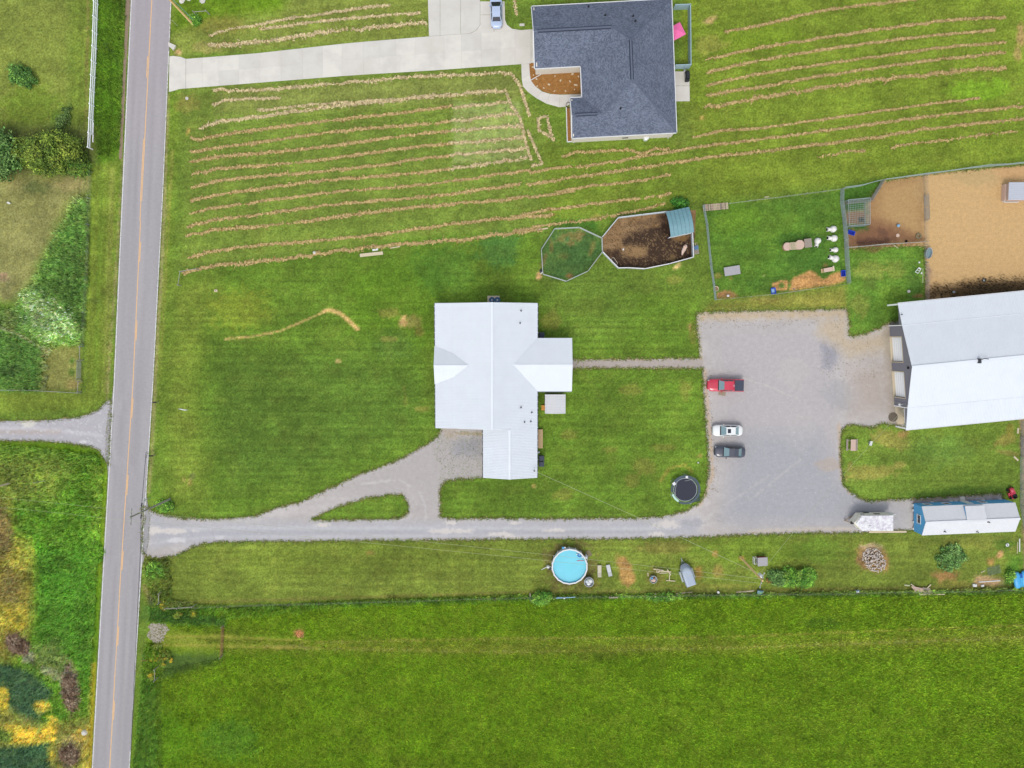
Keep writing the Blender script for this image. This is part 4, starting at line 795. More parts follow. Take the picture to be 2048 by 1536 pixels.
# east and west cross gables
xEe = P(1144, 730, HE).x; yEn = P(1100, 676, HE).y; yEs = P(1100, 782.5, HE).y; yEr = (yEn + yEs) / 2; xV = P(1027, 730, 4).x; HV = HE + PIT * (xE - xV)
rp([(xEe, yEn, HE + .02), (xEe, yEr, HV + .02), (xV, yEr, HV + .02), (xE, yEn, HE + .02)], (1, 0)); rp([(xEe, yEs, HE + .02), (xEe, yEr, HV + .02), (xV, yEr, HV + .02), (xE, yEs, HE + .02)], (1, 0))
xWw = P(867.5, 731, HE + 1).x; xWv = P(937, 731, 3.9).x; HWv = HR - PIT * (xR - xWv); yWr = P(900, 731, HWv).y; yWn = P(871, 692.5, HW).y; yWs = P(871, 768.5, HW).y
sl = (HWv - HW) / (yWn - yWr); yKn = yWr + (HWv - HB) / sl; yKs = yWr - (HWv - HB) / sl
rp([(xWw, yWn, HW + .03), (xWw, yWr, HWv + .03), (xWv, yWr, HWv + .03), (xB, yKn, HB + .03), (xW, yWn, HW + .03)], (1, 0)); rp([(xWw, yWs, HW + .03), (xWw, yWr, HWv + .03), (xWv, yWr, HWv + .03), (xB, yKs, HB + .03), (xW, yWs, HW + .03)], (1, 0))
def ridge(a, b, name='ridge_cap', m='white_metal', w=0.34, par=house):
    strip3(MB(), [W(*a) if par is house else V3(a), W(*b) if par is house else V3(b)], w, .05, .06).build(name, m, par)
ridge((xR, yN, HR), (xR, yS, HR)); ridge((xGr, yS - .05, HG), (xGr, ySg, HG)); ridge((xV - .3, yEr, HV), (xEe, yEr, HV), w=.2); ridge((xWv + .2, yWr, HWv), (xWw, yWr, HWv), w=.2)
# walls stand in from the eaves; gables closed
def gable_wall(mb, a, b, z0, prof):   # vertical polygon in plane between points a,b with heights prof [(t,z)...]
    a = V3((*a, 0)); b = V3((*b, 0)); d = (b - a); nn = V3((-d.y, d.x, 0)).normalized() * .08
    pts = [a + V3((0, 0, z0)), b + V3((0, 0, z0))] + [a + d * t + V3((0, 0, z)) for t, z in prof]
    v = [p + nn for p in pts] + [p - nn for p in pts]; k = len(pts)
    mb.add(v, [tuple(range(k)), tuple(range(k, 2 * k))[::-1]] + [(i, k + i, k + (i + 1) % k, (i + 1) % k) for i in range(k)])
L_ = lambda x, y: (x - house.location.x, y - house.location.y)
wall = MB(); iw = .45; wx0 = xB + .1; t_ = lambda x: HE + PIT * (xE - x) - .08 if x > xR else HR - PIT * (xR - x) - .08
for (a, b, prof) in (((xE - iw, yN - .35), (wx0, yN - .35), [(1, t_(wx0)), ((xE - iw - xR) / (xE - iw - wx0), HR - .08), (0, t_(xE - iw))]),
                     ((xE - iw, yS + .35), (wx0, yS + .35), [(1, t_(wx0)), ((xE - iw - xR) / (xE - iw - wx0), HR - .08), (0, t_(xE - iw))]),
                     ((xE - iw, ySg + .3), (xG + .35, ySg + .3), [(1, HGw + .05), ((xE - iw - xGr) / (xE - iw - xG - .35), HG - .08), (0, HE + .06)]),
                     ((xE - iw, yN - .35), (xE - iw, ySg + .3), [(1, HE + .06), (0, HE + .06)]), ((wx0, yN - .35), (wx0, yS + .35), [(1, HB - .1), (0, HB - .1)]), ((xG + .35, yS), (xG + .35, ySg + .3), [(1, HGw), (0, HGw)]),
                     ((xEe - .3, yEn - .35), (xEe - .3, yEs + .35), [(1, HE + .05), (.5, HV - .08), (0, HE + .05)]), ((xE, yEn - .35), (xEe - .3, yEn - .35), [(1, HE), (0, HE)]), ((xE, yEs + .35), (xEe - .3, yEs + .35), [(1, HE), (0, HE)]),
                     ((xWw + .35, yWn - .3), (xWw + .35, yWs + .3), [(1, HW), (.5, HWv - .1), (0, HW)])):
    if a[0] == xWw + .35: gable_wall(wall, L_(*a), L_(*b), 2.2, prof)
    else: gable_wall(wall, L_(*a), L_(*b), 0, prof)
wall.build('wall', 'siding_light', house)
for yq in (yN - .4, (yN + yWn) / 2, yWn - .2, yWs + .2, (yS + yWs) / 2, yS + .4): MB().box((*L_(xW + .25, yq), 0), (.16, .16, HW - .02)).build('porch_post', 'trim_white', house)
MB().box((*L_((xW + wx0) / 2, (yN + yS) / 2), 0), (wx0 - xW - .2, yN - yS - .4, .14)).build('porch_floor', 'concrete_grey', house)
for (xx, y0, y1, hh) in ((xE + .05, yN, yEn + .1, HE), (xE + .05, yEs - .1, ySg, HE), (xW - .05, yN, yWn + .1, HW), (xW - .05, yWs, yS, HW), (xG - .05, yS - .3, ySg, HGw)):
    gm = MB().box((*L_(xx, (y0 + y1) / 2), hh - .14), (.12, y0 - y1, .1)).build('gutter', 'dark_metal', house)
    hk = MB()
    for k in range(int((y0 - y1) / 1.0)): hk.box((*L_(xx, y0 - .5 - k), hh - .035), (.13, .06, .02))
    hk.build('gutter_strap', 'trim_white', gm)
MB().box((*L_((xE + xEe) / 2, yEs - .06), HE - .14), (xEe - xE - .1, .12, .1)).build('gutter', 'steel', house)
for k, yq in enumerate((yS - 2.0, yS - 5.0)):
    gd = MB().box((*L_(xG + .26, yq), 0.02), (.06, 2.5, 2.1)).build('garage_door', 'trim_white', house)
for yq in (yN - 3, yN - 6, yS + 2.2): window(house, (*L_(xE - iw + .09, yq), 1.6), 1.3, 1.2, (1, 0, 0))
for xq in (xR - 2, xR + 3): window(house, (*L_(xq, yN - .27), 1.6), 1.3, 1.2, (0, 1, 0))
for px, py in ((1042, 621.5), (1040, 646), (1041.8, 814.7), (1063.5, 825), (1049, 844), (1061.5, 843)):
    h0 = 3.5
    for _ in range(3): q = P(px, py, h0); h0 = HE + PIT * (xE - q.x)
    vent_pipe(MB(), W(q.x, q.y, h0)).build('vent_pipe', 'dark_metal', house)
q = P(1068.5, 941.5, 3.6); mast = MB().tube([W(q.x, q.y, HE), W(q.x, q.y, HE + 1.0)], .05, 8).lathe(W(q.x, q.y, HE + .95), [(.05, 0), (.13, .04), (.1, .16), (.02, .2)], 8).build('service_mast', 'dark_metal', house); MAST = V3((q.x, q.y, HE + 1.0))

# ---------- dark shingled house
RZ = R(3.0); o0 = P(1353, 265, 2.9)
dh = thing('dark_roofed_house', 'large house with dark blue grey shingle roof at the top', 'house', (o0.x, o0.y, 0), RZ)
E_, p_ = 2.9, 0.5; xD, xM, xGa = -15.7, -13.9, -20.8; yT, yGs, yWg = 19.5, 10.5, 5.9
f_ = lambda x, y, r: V3((x, y, E_ + p_ * r)); hw = -xM / 2
A = f_(xGa, yT, 0); B = f_(0, yT, 0); Cc = f_(0, 0, 0); D = f_(xD, 0, 0); Ew = f_(xD, yWg, 0); Fi = f_(xM, yWg, 0); Gi = f_(xM, yGs, 0); Hc = f_(xGa, yGs, 0)
R1 = f_(-hw, yT - hw, hw); R2 = f_(-hw, hw, hw); gr = (yT - yGs) / 2; Gw = f_(xGa, yT - gr, gr); Ge = f_(xM + gr, yT - gr, gr); sr = yWg / 2; Sw = f_(xD, sr, sr); Se = f_(xM + sr, sr, sr)
for pts in ([A, Gw, Ge, R1, B], [Hc, Gi, Ge, Gw], [Gi, Fi, Se, R2, R1, Ge], [Ew, Sw, Se, Fi], [D, Cc, R2, Se, Sw], [Cc, B, R1, R2]): facet_obj('roof_slope', pts, 'shingle', dh)
for a, b, w in ((Gw + V3((.6, 0, 0)), Ge, .32), (R1, R2, .32), (Sw + V3((.5, 0, 0)), Se + V3((-1.0, 0, 0)), .32)):
    ns = V3((-(b - a).y, (b - a).x, 0)).normalized() * .2
    for sgn in (1, -1): strip3(MB(), [a + ns * sgn, b + ns * sgn], .11, .07, .07 - .5 * .2).build('ridge_vent', 'shingle_cap', dh)
    strip3(MB(), [a, b], .24, .05, .05).build('ridge_cap', 'shingle_mid', dh)
for a, b in ((R1, B), (R2, Cc), (Ge, R1), (Se, R2)): strip3(MB(), [a, b], .2, .03, .02).build('hip_cap', 'shingle_mid', dh)
# fascia and gutters
for a, b in ((A, B), (B, Cc), (Cc, D), (D, Sw), (Sw, Ew), (Ew, Fi), (Fi, Gi), (Gi, Hc), (Hc, Gw), (Gw, A)):
    d = (b - a).normalized(); ou = V3((d.y, -d.x, 0)); 
    cen = V3((-10, 9.5, 0))
    if ou.dot((a + b) / 2 - cen) < 0: ou = -ou
    if (a, b) in ((Ew, Fi),): ou = V3((0, 1, 0))
    if (a, b) in ((Fi, Gi),): ou = V3((-1, 0, 0))
    if (a, b) in ((Gi, Hc),): ou = V3((0, -1, 0))
    strip3(MB(), [a + ou * .06 + d * .01, b + ou * .06 - d * .01], .11, .16, .0).build('fascia', 'trim_white', dh)
wl_ = MB(); i_ = .2
pl = [(xGa + .3, yT - i_), (-i_, yT - i_), (-i_, i_), (xD + i_, i_), (xD + i_, yWg - i_), (xM + i_, yWg - i_), (xM + i_, yGs + i_), (xGa + .3, yGs + i_)]
for a, b in zip(pl, pl[1:] + pl[:1]): gable_wall(wl_, a, b, 0, [(1, E_ + .05), (0, E_ + .05)])
gable_wall(wl_, (xGa + .3, yT - i_), (xGa + .3, yGs + i_), E_, [(1, E_ + .12), (.5, E_ + p_ * gr - .15), (0, E_ + .12)]); gable_wall(wl_, (xD + i_, yWg - i_), (xD + i_, i_), E_, [(1, E_ + .12), (.5, E_ + p_ * sr - .15), (0, E_ + .12)])
wl_.build('wall', 'siding_cream', dh)
for sx in (yGs + 2.6, yGs + 6.2): MB().box((xGa + .2, sx, .03), (.06, 2.6, 2.2)).build('garage_door', 'trim_white', dh)
for yq in (16.5, 13, 3.5): window(dh, (-i_ + .09, yq, 1.6), 1.4, 1.3, (1, 0, 0))
MB().box((-i_ + .12, 8.2, .08), (.06, 1.7, 2.1)).build('patio_door', 'glass_dark', dh)
for px, py, hh in ((1177, 14, 3.4), (1210, 31, 4.2), (1266, 33, 4.4), (1270.5, 43, 4.8), (1241, 217, 5.4)):
    for _ in range(3):
        q = local(dh, P(px, py, hh)); hh = E_ + p_ * min(yT - q.y, q.y, -q.x) if py > 100 else E_ + p_ * min(yT - q.y, -q.x)
    vent_pipe(MB(), V3((q.x, q.y, hh)), .08).build('vent_pipe', 'black', dh)
def dpipe(pts): MB().tube([local(dh, P(*t)) for t in pts], .055, 6).build('downspout', 'trim_white', dh)
dpipe([(1081, 134.5, 2.75), (1082, 146, .3), (1081.5, 149, .12), (1074, 153, .10), (1060.5, 161, .09)]); dpipe([(1149, 276, 2.75), (1148.5, 283, .2), (1147.5, 286, .1)]); dpipe([(1338, 266.5, 2.75), (1336.5, 274.5, .2), (1336, 277, .1)]); dpipe([(1071.5, 14, 2.75), (1072, 22, .2), (1071, 30, .1)])
MB().box(local(dh, P(1250, 276.3, 1.0)) + V3((0, -.02, 0)), (.9, .06, .3)).build('crawl_vent', 'dark_metal', dh)

# ---------- white metal barn
bz = R(5.6); bo = P(1824, 734, 6.0)
barn = thing('barn', 'big barn with white metal roof and dark grey west front at the right edge', 'barn', (bo.x, bo.y, 0), bz)
BL = 27.0; bN = local(barn, P(1797, 607, 3.25)).y; bS = local(barn, P(1818, 859, 3.3)).y; kN = local(barn, P(1805, 651, 4.0)).y; kS = local(barn, P(1817, 816, 4.0)).y
hR, hK, hEv = 6.0, 4.05, 3.25
for y0, z0, y1, z1 in ((0, hR, kN, hK), (kN, hK, bN, hEv), (0, hR, kS, hK), (kS, hK, bS, hEv)): roof_panels([(0, y0, z0), (BL, y0, z0), (BL, y1, z1), (0, y1, z1)], (1, 0), 0.92, 'white_metal', barn)
strip3(MB(), [(0, 0, hR + .05), (BL, 0, hR + .05)], .36, .05, .02).build('ridge_cap', 'white_metal', barn)
for yk in (kN, kS): strip3(MB(), [(0, yk, hK + .03), (BL, yk, hK + .03)], .1, .03, .02).build('transition_strip', 'white_metal', barn)
for yk, s_ in ((bN, 1), (bS, -1)): MB().box((BL / 2, yk + s_ * .07, hEv - .12), (BL, .12, .11)).build('gutter', 'pale_metal', barn)
wx = .28  # front wall plane
fr = MB(); T = .08
def fpan(y0, y1, z0, z1a, z1b=None):
    z1b = z1a if z1b is None else z1b; q = [(wx - T, y0, z0), (wx + T, y0, z0), (wx + T, y1, z0), (wx - T, y1, z0), (wx - T, y0, z1a), (wx + T, y0, z1a), (wx + T, y1, z1b), (wx - T, y1, z1b)]
    fr.add(q, [(0, 1, 2, 3), (4, 5, 6, 7), (0, 1, 5, 4), (1, 2, 6, 5), (2, 3, 7, 6), (3, 0, 4, 7)])
hz = lambda y: (hR - (hR - hK) * (y / kN if y > 0 else y / kS) if kS <= y <= kN else (hK - (hK - hEv) * ((y - kN) / (bN - kN) if y > 0 else (y - kS) / (bS - kS)))) - .06
def ly(px, py, h=0): return local(barn, P(px, py, h)).y
d1a, d1b = ly(1782, 674), ly(1782, 723); d2a, d2b = ly(1784, 743), ly(1788, 793); n0 = ly(1776, 651); s0 = ly(1790, 812)
DH = 3.3
def strips(ya, yb, z0):   # wall pieces under the sloping roof, split at the ridge and breaks
    ks = sorted({ya, yb} | {k for k in (0, kN, kS) if yb < k < ya}, reverse=True)
    for a, b in zip(ks[:-1], ks[1:]): fpan(a, b, z0, hz(a - 1e-4), hz(b + 1e-4))
strips(bN - .1, n0, 2.85); strips(n0, d1a, 0); strips(d1a, d1b, DH); strips(d1b, d2a, 0); strips(d2a, d2b, DH); strips(d2b, s0, 0); strips(s0, bS + .1, 2.85)
fr.build('front_wall', 'siding_dark', barn)
rb = MB()
for k in range(int((n0 - s0) / .3)):
    y = n0 - .15 - k * .3
    if d1b < y < d1a or d2b < y < d2a: rb.box((wx - T - .012, y, DH), (.024, .05, max(.1, hz(y) - DH - .05)))
    else: rb.box((wx - T - .012, y, 0.02), (.024, .05, hz(y) - .05))
rb.build('siding_rib', 'siding_dark', barn)
side = MB()
for yk in (kN + .0, kS): side.box((BL / 2 + wx + .1, yk - .12 * (1 if yk > 0 else -1), 0), (BL - .6, .12, hK - .08))
side.box((BL - .3, 0, 0), (.12, kN - kS - .3, hK - .1)); side.build('side_wall', 'siding_dark', barn)
lw = MB()
for yk, s_ in ((bN, -1), (bS, 1)): lw.box((BL / 2 + 2.0, yk + s_ * .3, 0), (BL - 4.5, .1, hEv - .1))
lw.build('lean_to_wall', 'siding_light', barn)
for ya, yb in ((d1a, d1b), (d2a, d2b)):
    dr_ = MB().box((wx + .26, (ya + yb) / 2, .02), (.06, ya - yb - .1, DH - .05)).build('overhead_door', 'door_white', barn)
    for k in range(1, 5): MB().box((wx + .222, (ya + yb) / 2, k * .56), (.02, ya - yb - .16, .025)).build('door_joint', 'pale_metal', dr_)
    tr = MB().box((wx - T - .02, ya + .06, 0), (.06, .12, DH + .05)).box((wx - T - .02, yb - .06, 0), (.06, .12, DH + .05)).box((wx - T - .02, (ya + yb) / 2, DH), (.06, ya - yb, .1)).build('door_trim', 'wood_pale', barn)
    MB().box((wx + .14, (ya + yb) / 2, 0), (.6, ya - yb - .04, .025)).build('door_sill', 'wood_pale', barn)
MB().box((wx + 3.0, (s0 + bS) / 2 + .1, 0), (6.0, s0 - bS - .5, .03)).build('lean_to_floor', 'wood_pale', barn)
for yq, w in ((bN - .12, .24), (bS + .12, .2), (n0 - .06, .12), (s0 + .06, .12)): MB().box((wx - T - .04, yq, 0), (.14, w, hz(yq) - .05)).build('corner_post', 'door_white', barn)
MB().box((wx - T - .03, s0 - .1 - (s0 - bS) * .47, 2.72), (.07, (s0 - bS) * .92, .12)).build('header_trim', 'trim_white', barn)
lp = MB().tube([(wx - T, ly(1795, 805), 2.6), (wx - .5, ly(1795, 805), 2.9), (wx - .6, ly(1795, 805), 2.75)], .03, 6).lathe((wx - .6, ly(1795, 805), 2.5), [(.22, 0), (.14, .14), (.05, .25)], 10).build('wall_lamp', 'pale_metal', barn)
MB().box((wx - T - .1, ly(1785, 733), 4.6), (.2, .34, .28)).build('floodlight', 'black', barn)
MB().tube([(wx - T - .06, ly(1793, 803), .1), (wx - T - .06, ly(1793, 803), 3.7)], .035, 6).build('conduit', 'galv', barn)
vq = local(barn, P(1958, 720, 6.1)); MB().box((vq.x, -.05, hR - .1), (.28, .7, .55), 0).tube([(vq.x, .1, hR + .4), (vq.x + .5, .25, hR + .6), (vq.x + 1.2, .1, hR + .5)], .05, 6).build('ridge_vent', 'dark_metal', barn)
vq = local(barn, P(1803, 629, 3.8)); vent_pipe(MB(), V3((vq.x, vq.y, hz(vq.y)))).build('vent_pipe', 'dark_metal', barn)

# ---------- blue shed
sz = R(2.4); so = P(1829, 1035, 0)
shed = thing('blue_shed', 'long blue shed with pale metal gable roof beside the gravel', 'shed', (so.x, so.y, 0), sz)
q0 = local(shed, P(1851, 1043.5, 3.55)); q1 = local(shed, P(2040, 1036, 3.55)); sN = local(shed, P(1935, 1009, 2.55)).y; sS = local(shed, P(1935, 1067, 2.55)).y; sR = (sN + sS) / 2; x0, x1 = q0.x, q1.x
roof_panels([(x0, sR, 3.6), (x1, sR, 3.6), (x1, sN, 2.55), (x0, sN, 2.55)], (1, 0), .92, 'shed_metal', shed); roof_panels([(x0, sR, 3.6), (x1, sR, 3.6), (x1, sS, 2.55), (x0, sS, 2.55)], (1, 0), .92, 'shed_metal', shed)
strip3(MB(), [(x0, sR, 3.65), (x1, sR, 3.65)], .3, .04, .02).build('ridge_cap', 'shed_metal', shed)
da, db = local(shed, P(1929, 1025, 3)).x, local(shed, P(1968, 1024, 3)).x
roof_panels([(da, sR - .05, 3.68), (db, sR - .05, 3.68), (db, sN - .1, 3.1), (da, sN - .1, 3.1)], (1, 0), .92, 'shed_metal', shed, name='dormer_panel')
dm = MB()
for xx in (da + .08, db - .08): dm.add([(xx - .05, sR - .1, 3.6), (xx + .05, sR - .1, 3.6), (xx + .05, sN - .25, 2.6), (xx - .05, sN - .25, 2.6), (xx - .05, sN - .25, 3.07), (xx + .05, sN - .25, 3.07)], [(0, 1, 2, 3), (0, 1, 5, 4), (2, 3, 4, 5), (1, 2, 5), (0, 3, 4)])
dm.box(((da + db) / 2, sN - .25, 2.5), (db - da - .2, .08, .55)); dm.build('dormer_wall', 'blue_board', shed)
sw = MB(); iy = .06; lx0, lx1 = x0 + .12, x1 - .12
for xx in (lx0, lx1): gable_wall(sw, (xx, sN - iy), (xx, sS + iy), .25, [(1, 2.53), (.5, 3.54), (0, 2.53)])
sw.box(((lx0 + lx1) / 2, sN - iy, .25), (lx1 - lx0, .1, 2.26)); sw.box(((lx0 + lx1) / 2, sS + iy, .25), (lx1 - lx0, .1, 2.26)); sw.build('wall', 'blue_board', shed)
wy = local(shed, P(1838, 1038, 1.7)).y; window(shed, (lx0 - .08, wy, 1.75), 1.3, .9, (-1, 0, 0), panes=2)
for px in (1855, 1893, 1965): window(shed, (local(shed, P(px, 1008, 1.5)).x, sN - iy + .05, 1.45), .95, .9, (0, 1, 0))
dx = local(shed, P(1932, 1006, 1)).x; dd = MB().box((dx, sN - iy + .08, .28), (1.0, .06, 1.85)).build('door', 'trim_white', shed); MB().box((dx + .38, sN - iy + .14, 1.2), (.05, .05, .12)).build('handle', 'dark_metal', dd)
for px in (1864, 1902, 1911, 1966, 2000): MB().box((local(shed, P(px, 1004, .1)).x, sN - .05, 0), (.42, .3, .26)).build('pier_block', 'concrete', shed)
for py in (1010, 1020, 1044, 1057): MB().box((lx0 - .12, local(shed, P(1829, py, .1)).y, 0), (.26, .36, .26)).build('pier_block', 'concrete', shed)
for px, py, hh in ((1887, 1062, 2.6), (1953, 1063, 2.6), (1974, 1043, 3.2)): q = local(shed, P(px, py, hh)); vent_pipe(MB(), V3((q.x, q.y, 2.55 + (3.6 - 2.55) * (q.y - sS) / (sR - sS)))).build('vent_pipe', 'dark_metal', shed)
st = thing('shed_step', 'grey concrete step block at the blue shed door', 'steps', P(1924, 999)); MB().box((0, -.25, 0), (.75, .7, .2), sz).build('tread', 'concrete', st); MB().box((0, .25, 0), (.75, .45, .11), sz).build('tread', 'concrete', st)

# ---------- small white roofed playhouse shed beside the house
ps = thing('garden_shed', 'small square garden shed with pale ribbed roof beside the white house', 'shed', P(1109, 806)); 
a = P(1090, 788.5, 2.1) - ps.location; b_ = P(1131, 827, 2.1) - ps.location; cx = P(1110, 806, 2.5).x - ps.location.x; ya, yb, xa, xb = a.y, b_.y, a.x, b_.x
roof_panels([(cx, ya, 2.55), (cx, yb, 2.55), (xa, yb, 2.1), (xa, ya, 2.1)], (0, 1), .8, 'pale_metal', ps, 3); roof_panels([(cx, ya, 2.55), (cx, yb, 2.55), (xb, yb, 2.1), (xb, ya, 2.1)], (0, 1), .8, 'pale_metal', ps, 3)
pw = MB()
for yy_ in (ya - .2, yb + .2): gable_wall(pw, (xa + .15, yy_), (xb - .15, yy_), 0, [(1, 2.1), (.5, 2.46), (0, 2.1)])
for xx in (xa + .15, xb - .15): gable_wall(pw, (xx, ya - .2), (xx, yb + .2), 0, [(1, 2.1), (0, 2.1)])
pw.build('wall', 'siding_cream', ps); MB().box((xa + .05, (ya + yb) / 2, .05), (.06, .9, 1.8)).build('door', 'wood_new', ps)
og = thing('wooden_step', 'orange wooden step at the garden shed door', 'steps', P(1086.5, 815)); MB().box((0, .2, .25), (.62, .42, .05)).build('board', 'orange_wood', og); MB().box((0, -.22, .25), (.62, .4, .05)).build('board', 'orange_wood', og); MB().box((-.25, 0, 0), (.05, .8, .25)).box((.25, 0, 0), (.05, .8, .25)).build('side', 'orange_wood', og)

# ---------- three sided animal shelter at the right edge
sh_ = thing('animal_shelter', 'low animal shelter with grey sheet roof on the tan dirt', 'shelter', P(2030, 384)); sl_ = sh_.location
a = P(2018, 364.5, 1.6) - sl_; b_ = P(2062, 400, 1.6) - sl_
roof_panels([(a.x, a.y, 1.6), (b_.x, a.y, 1.75), (b_.x, b_.y, 1.75), (a.x, b_.y, 1.6)], (0, 1), .9, 'shelter_metal', sh_, 3)
wsh = MB().box((a.x + .3, (a.y + b_.y) / 2, 0), (.08, a.y - b_.y - .2, 1.52)).box(((a.x + b_.x) / 2, a.y - .15, 0), (b_.x - a.x - .4, .08, 1.55)).box(((a.x + b_.x) / 2, b_.y + .15, 0), (b_.x - a.x - .4, .08, 1.55)); wsh.build('wall', 'wood_pink', sh_)
MB().box((P(2008.5, 383, .3).x - sl_.x, (a.y + b_.y) / 2, .0), (.14, a.y - b_.y, .5)).build('base_board', 'trim_white', sh_); MB().box((P(2013, 383, .8).x - sl_.x, (a.y + b_.y) / 2, .02), (.5, a.y - b_.y - .2, .8)).build('feed_bunk', 'wood_pink', sh_); MB().box(((a.x + b_.x) / 2 - .3, b_.y - .05, .1), (2.2, .1, .25)).build('rail', 'trim_white', sh_)
# ================================================================== VEHICLES (x = forward)
mat('paint_red', (206, 44, 72), 0.32, 0.04, spec=.5, coat=.6); mat('paint_white', (236, 238, 234), 0.35, 0.02, spec=.5, coat=.5); mat('paint_charcoal', (62, 65, 78), 0.3, 0.05, spec=.5, coat=.7); mat('paint_silver', (186, 202, 226), 0.3, 0.03, spec=.5, coat=.6)
mat('tonneau', (70, 76, 90), 0.7, 0.08, 8); mat('auto_glass', (120, 148, 152), 0.06, 0.06, 2, spec=.9); mat('auto_glass_dark', (38, 42, 54), 0.06, 0.05, 2, spec=.5); mat('tyre', (34, 34, 36), 0.85, 0.1); mat('rim', (158, 160, 164), 0.35, 0.05, metal=.5); mat('lamp_clear', (206, 214, 218), 0.1, 0.02, spec=.8); mat('lamp_red', (150, 30, 32), 0.15, 0.05, spec=.6); mat('grille', (30, 31, 34), 0.4, 0.1)
def rounded(L, W, r, n=5, k=1.0):
    """plan outline of a body: rounded rectangle, front bowed"""
    pts = []
    for sx, sy, a0 in ((1, 1, 0), (-1, 1, 90), (-1, -1, 180), (1, -1, 270)):
        for i in range(n + 1):
            a = R(a0 + 90 * i / n); pts.append((sx * (L / 2 - r) + r * math.cos(a) * 1.0, sy * (W / 2 - r * .55) + r * .55 * math.sin(a)))
    return pts
def car(name, label, loc, rz, L, Wd, paint, hood, xb, xt, xr, xd, belt, zr, deck, group, bed=None, sunroof=False, glass='auto_glass', side='auto_glass_dark'):
    t = thing(name, label, 'truck' if bed else 'car', (loc[0], loc[1], 0), rz, group)
    # body shell: stacked plan outlines, so the plan is rounded and the flanks tuck in
    wf, wr_ = L / 2 - .95, -L / 2 + 1.0
    def top(x):   # height of the body's upper surface
        if x > xb: return hood - .16 * ((x - xb) / (L / 2 - xb)) ** 2
        if x < xd: return deck - .06 * ((xd - x) / (xd + L / 2 + .01)) ** 2
        return hood + (deck - hood) * (xb - x) / (xb - xd)
    xs_ = [L / 2 * s for s in (1, .985, .95, .88, .78, .62, .45, .3, .12, -.1, -.3, -.5, -.66, -.8, -.9, -.955, -.985, -1)]
    rings = []
    for x in xs_:
        q = abs(x) / (L / 2); w = Wd / 2 * (1 - .44 * max(0, (q - .70) / .30) ** 2.5) * (1 - .02 * max(0, -x)); zt = top(x); drop = 0 if q < .93 else .22 * ((q - .93) / .07) ** 1.5
        zt -= drop; z0 = .24 + (.16 if q > .97 else 0)
        rings.append([(x, -w * .9, z0), (x, -w * .99, z0 + .12), (x, -w, (z0 + zt) / 2 + .05), (x, -w * .95, zt - .10), (x, -w * .80, zt - .01), (x, -w * .4, zt + .025), (x, w * .4, zt + .025), (x, w * .80, zt - .01), (x, w * .95, zt - .10), (x, w, (z0 + zt) / 2 + .05), (x, w * .99, z0 + .12), (x, w * .9, z0)])
    body = MB().loft(rings).build('body', paint, t, smooth=True)
    # cabin
    wb = Wd / 2 * .86; wt = Wd / 2 * .66; zb = min(hood, deck) - .03
    sec = lambda x, z, w: [(x, -w, zb - .02), (x, -w, z), (x, w, z), (x, w, zb - .02)]
    mid = (xt + xr) / 2
    cab = MB().add([(xb, -wb, zb), (xb, wb, zb), (xt, -wt, zr), (xt, wt, zr), (mid, -wt * 1.02, zr + .05), (mid, wt * 1.02, zr + .05), (xr, -wt, zr), (xr, wt, zr), (xd, -wb * .95, zb), (xd, wb * .95, zb), (mid, -wb, zb), (mid, wb, zb)],
        [(0, 1, 3, 2), (2, 3, 5, 4), (4, 5, 7, 6), (6, 7, 9, 8), (0, 2, 4, 10), (10, 4, 6, 8), (1, 11, 5, 3), (11, 9, 7, 5), (0, 10, 8, 9, 11, 1)]).build('cabin', paint, t)
    def pane(nm, q, mm, e=.02):
        q = [V3(p) for p in q]; c = sum(q, V3((0, 0, 0))) / 4; nn = (q[1] - q[0]).cross(q[3] - q[0]).normalized()
        if nn.z < 0 and abs(nn.z) > .1: nn = -nn
        if abs(nn.y) > .6 and nn.y * c.y < 0: nn = -nn
        q2 = [c + (p - c) * .93 for p in q]; v = [p + nn * e for p in q2] + [p - nn * e for p in q2]
        return MB().add(v, [(0, 1, 2, 3), (7, 6, 5, 4), (0, 4, 5, 1), (1, 5, 6, 2), (2, 6, 7, 3), (3, 7, 4, 0)]).build(nm, mm, t)
    pane('windshield', [(xb, -wb, zb + .02), (xb, wb, zb + .02), (xt, wt, zr), (xt, -wt, zr)], glass)
    pane('rear_window', [(xd, wb * .9, zb + .02), (xd, -wb * .9, zb + .02), (xr, -wt * .95, zr), (xr, wt * .95, zr)], glass if glass == 'auto_glass' and not bed else 'auto_glass_dark')
    for s in (-1, 1):
        pane('side_window', [(xb - .25, s * wb, zb + .06), (mid + .03, s * wb, zb + .06), (mid + .03, s * wt * 1.01, zr), (xt - .12, s * wt, zr - .01)], side); pane('side_window', [(mid - .03, s * wb, zb + .06), (xd + .22, s * wb * .96, zb + .06), (xr + .1, s * wt, zr - .01), (mid - .03, s * wt * 1.01, zr)], side)
        MB().box((xb - .42, s * (Wd / 2 + .07), zb + .02), (.13, .2, .13)).build('side_mirror', paint, t)
        MB().lathe((0, 0, -.09), [(.06, 0), (.12, .012), (.16, .05), (.10, .12), (0.03, .13)], 10)
        MB().box((L / 2 - .24, s * Wd * .335, hood - .36), (.2, .3, .13), rz=-s * .6).build('headlight', 'lamp_clear', t); MB().box((-L / 2 + .22, s * Wd * .335, deck - .38), (.14, .26, .14), rz=s * .6).build('taillight', 'lamp_red', t)
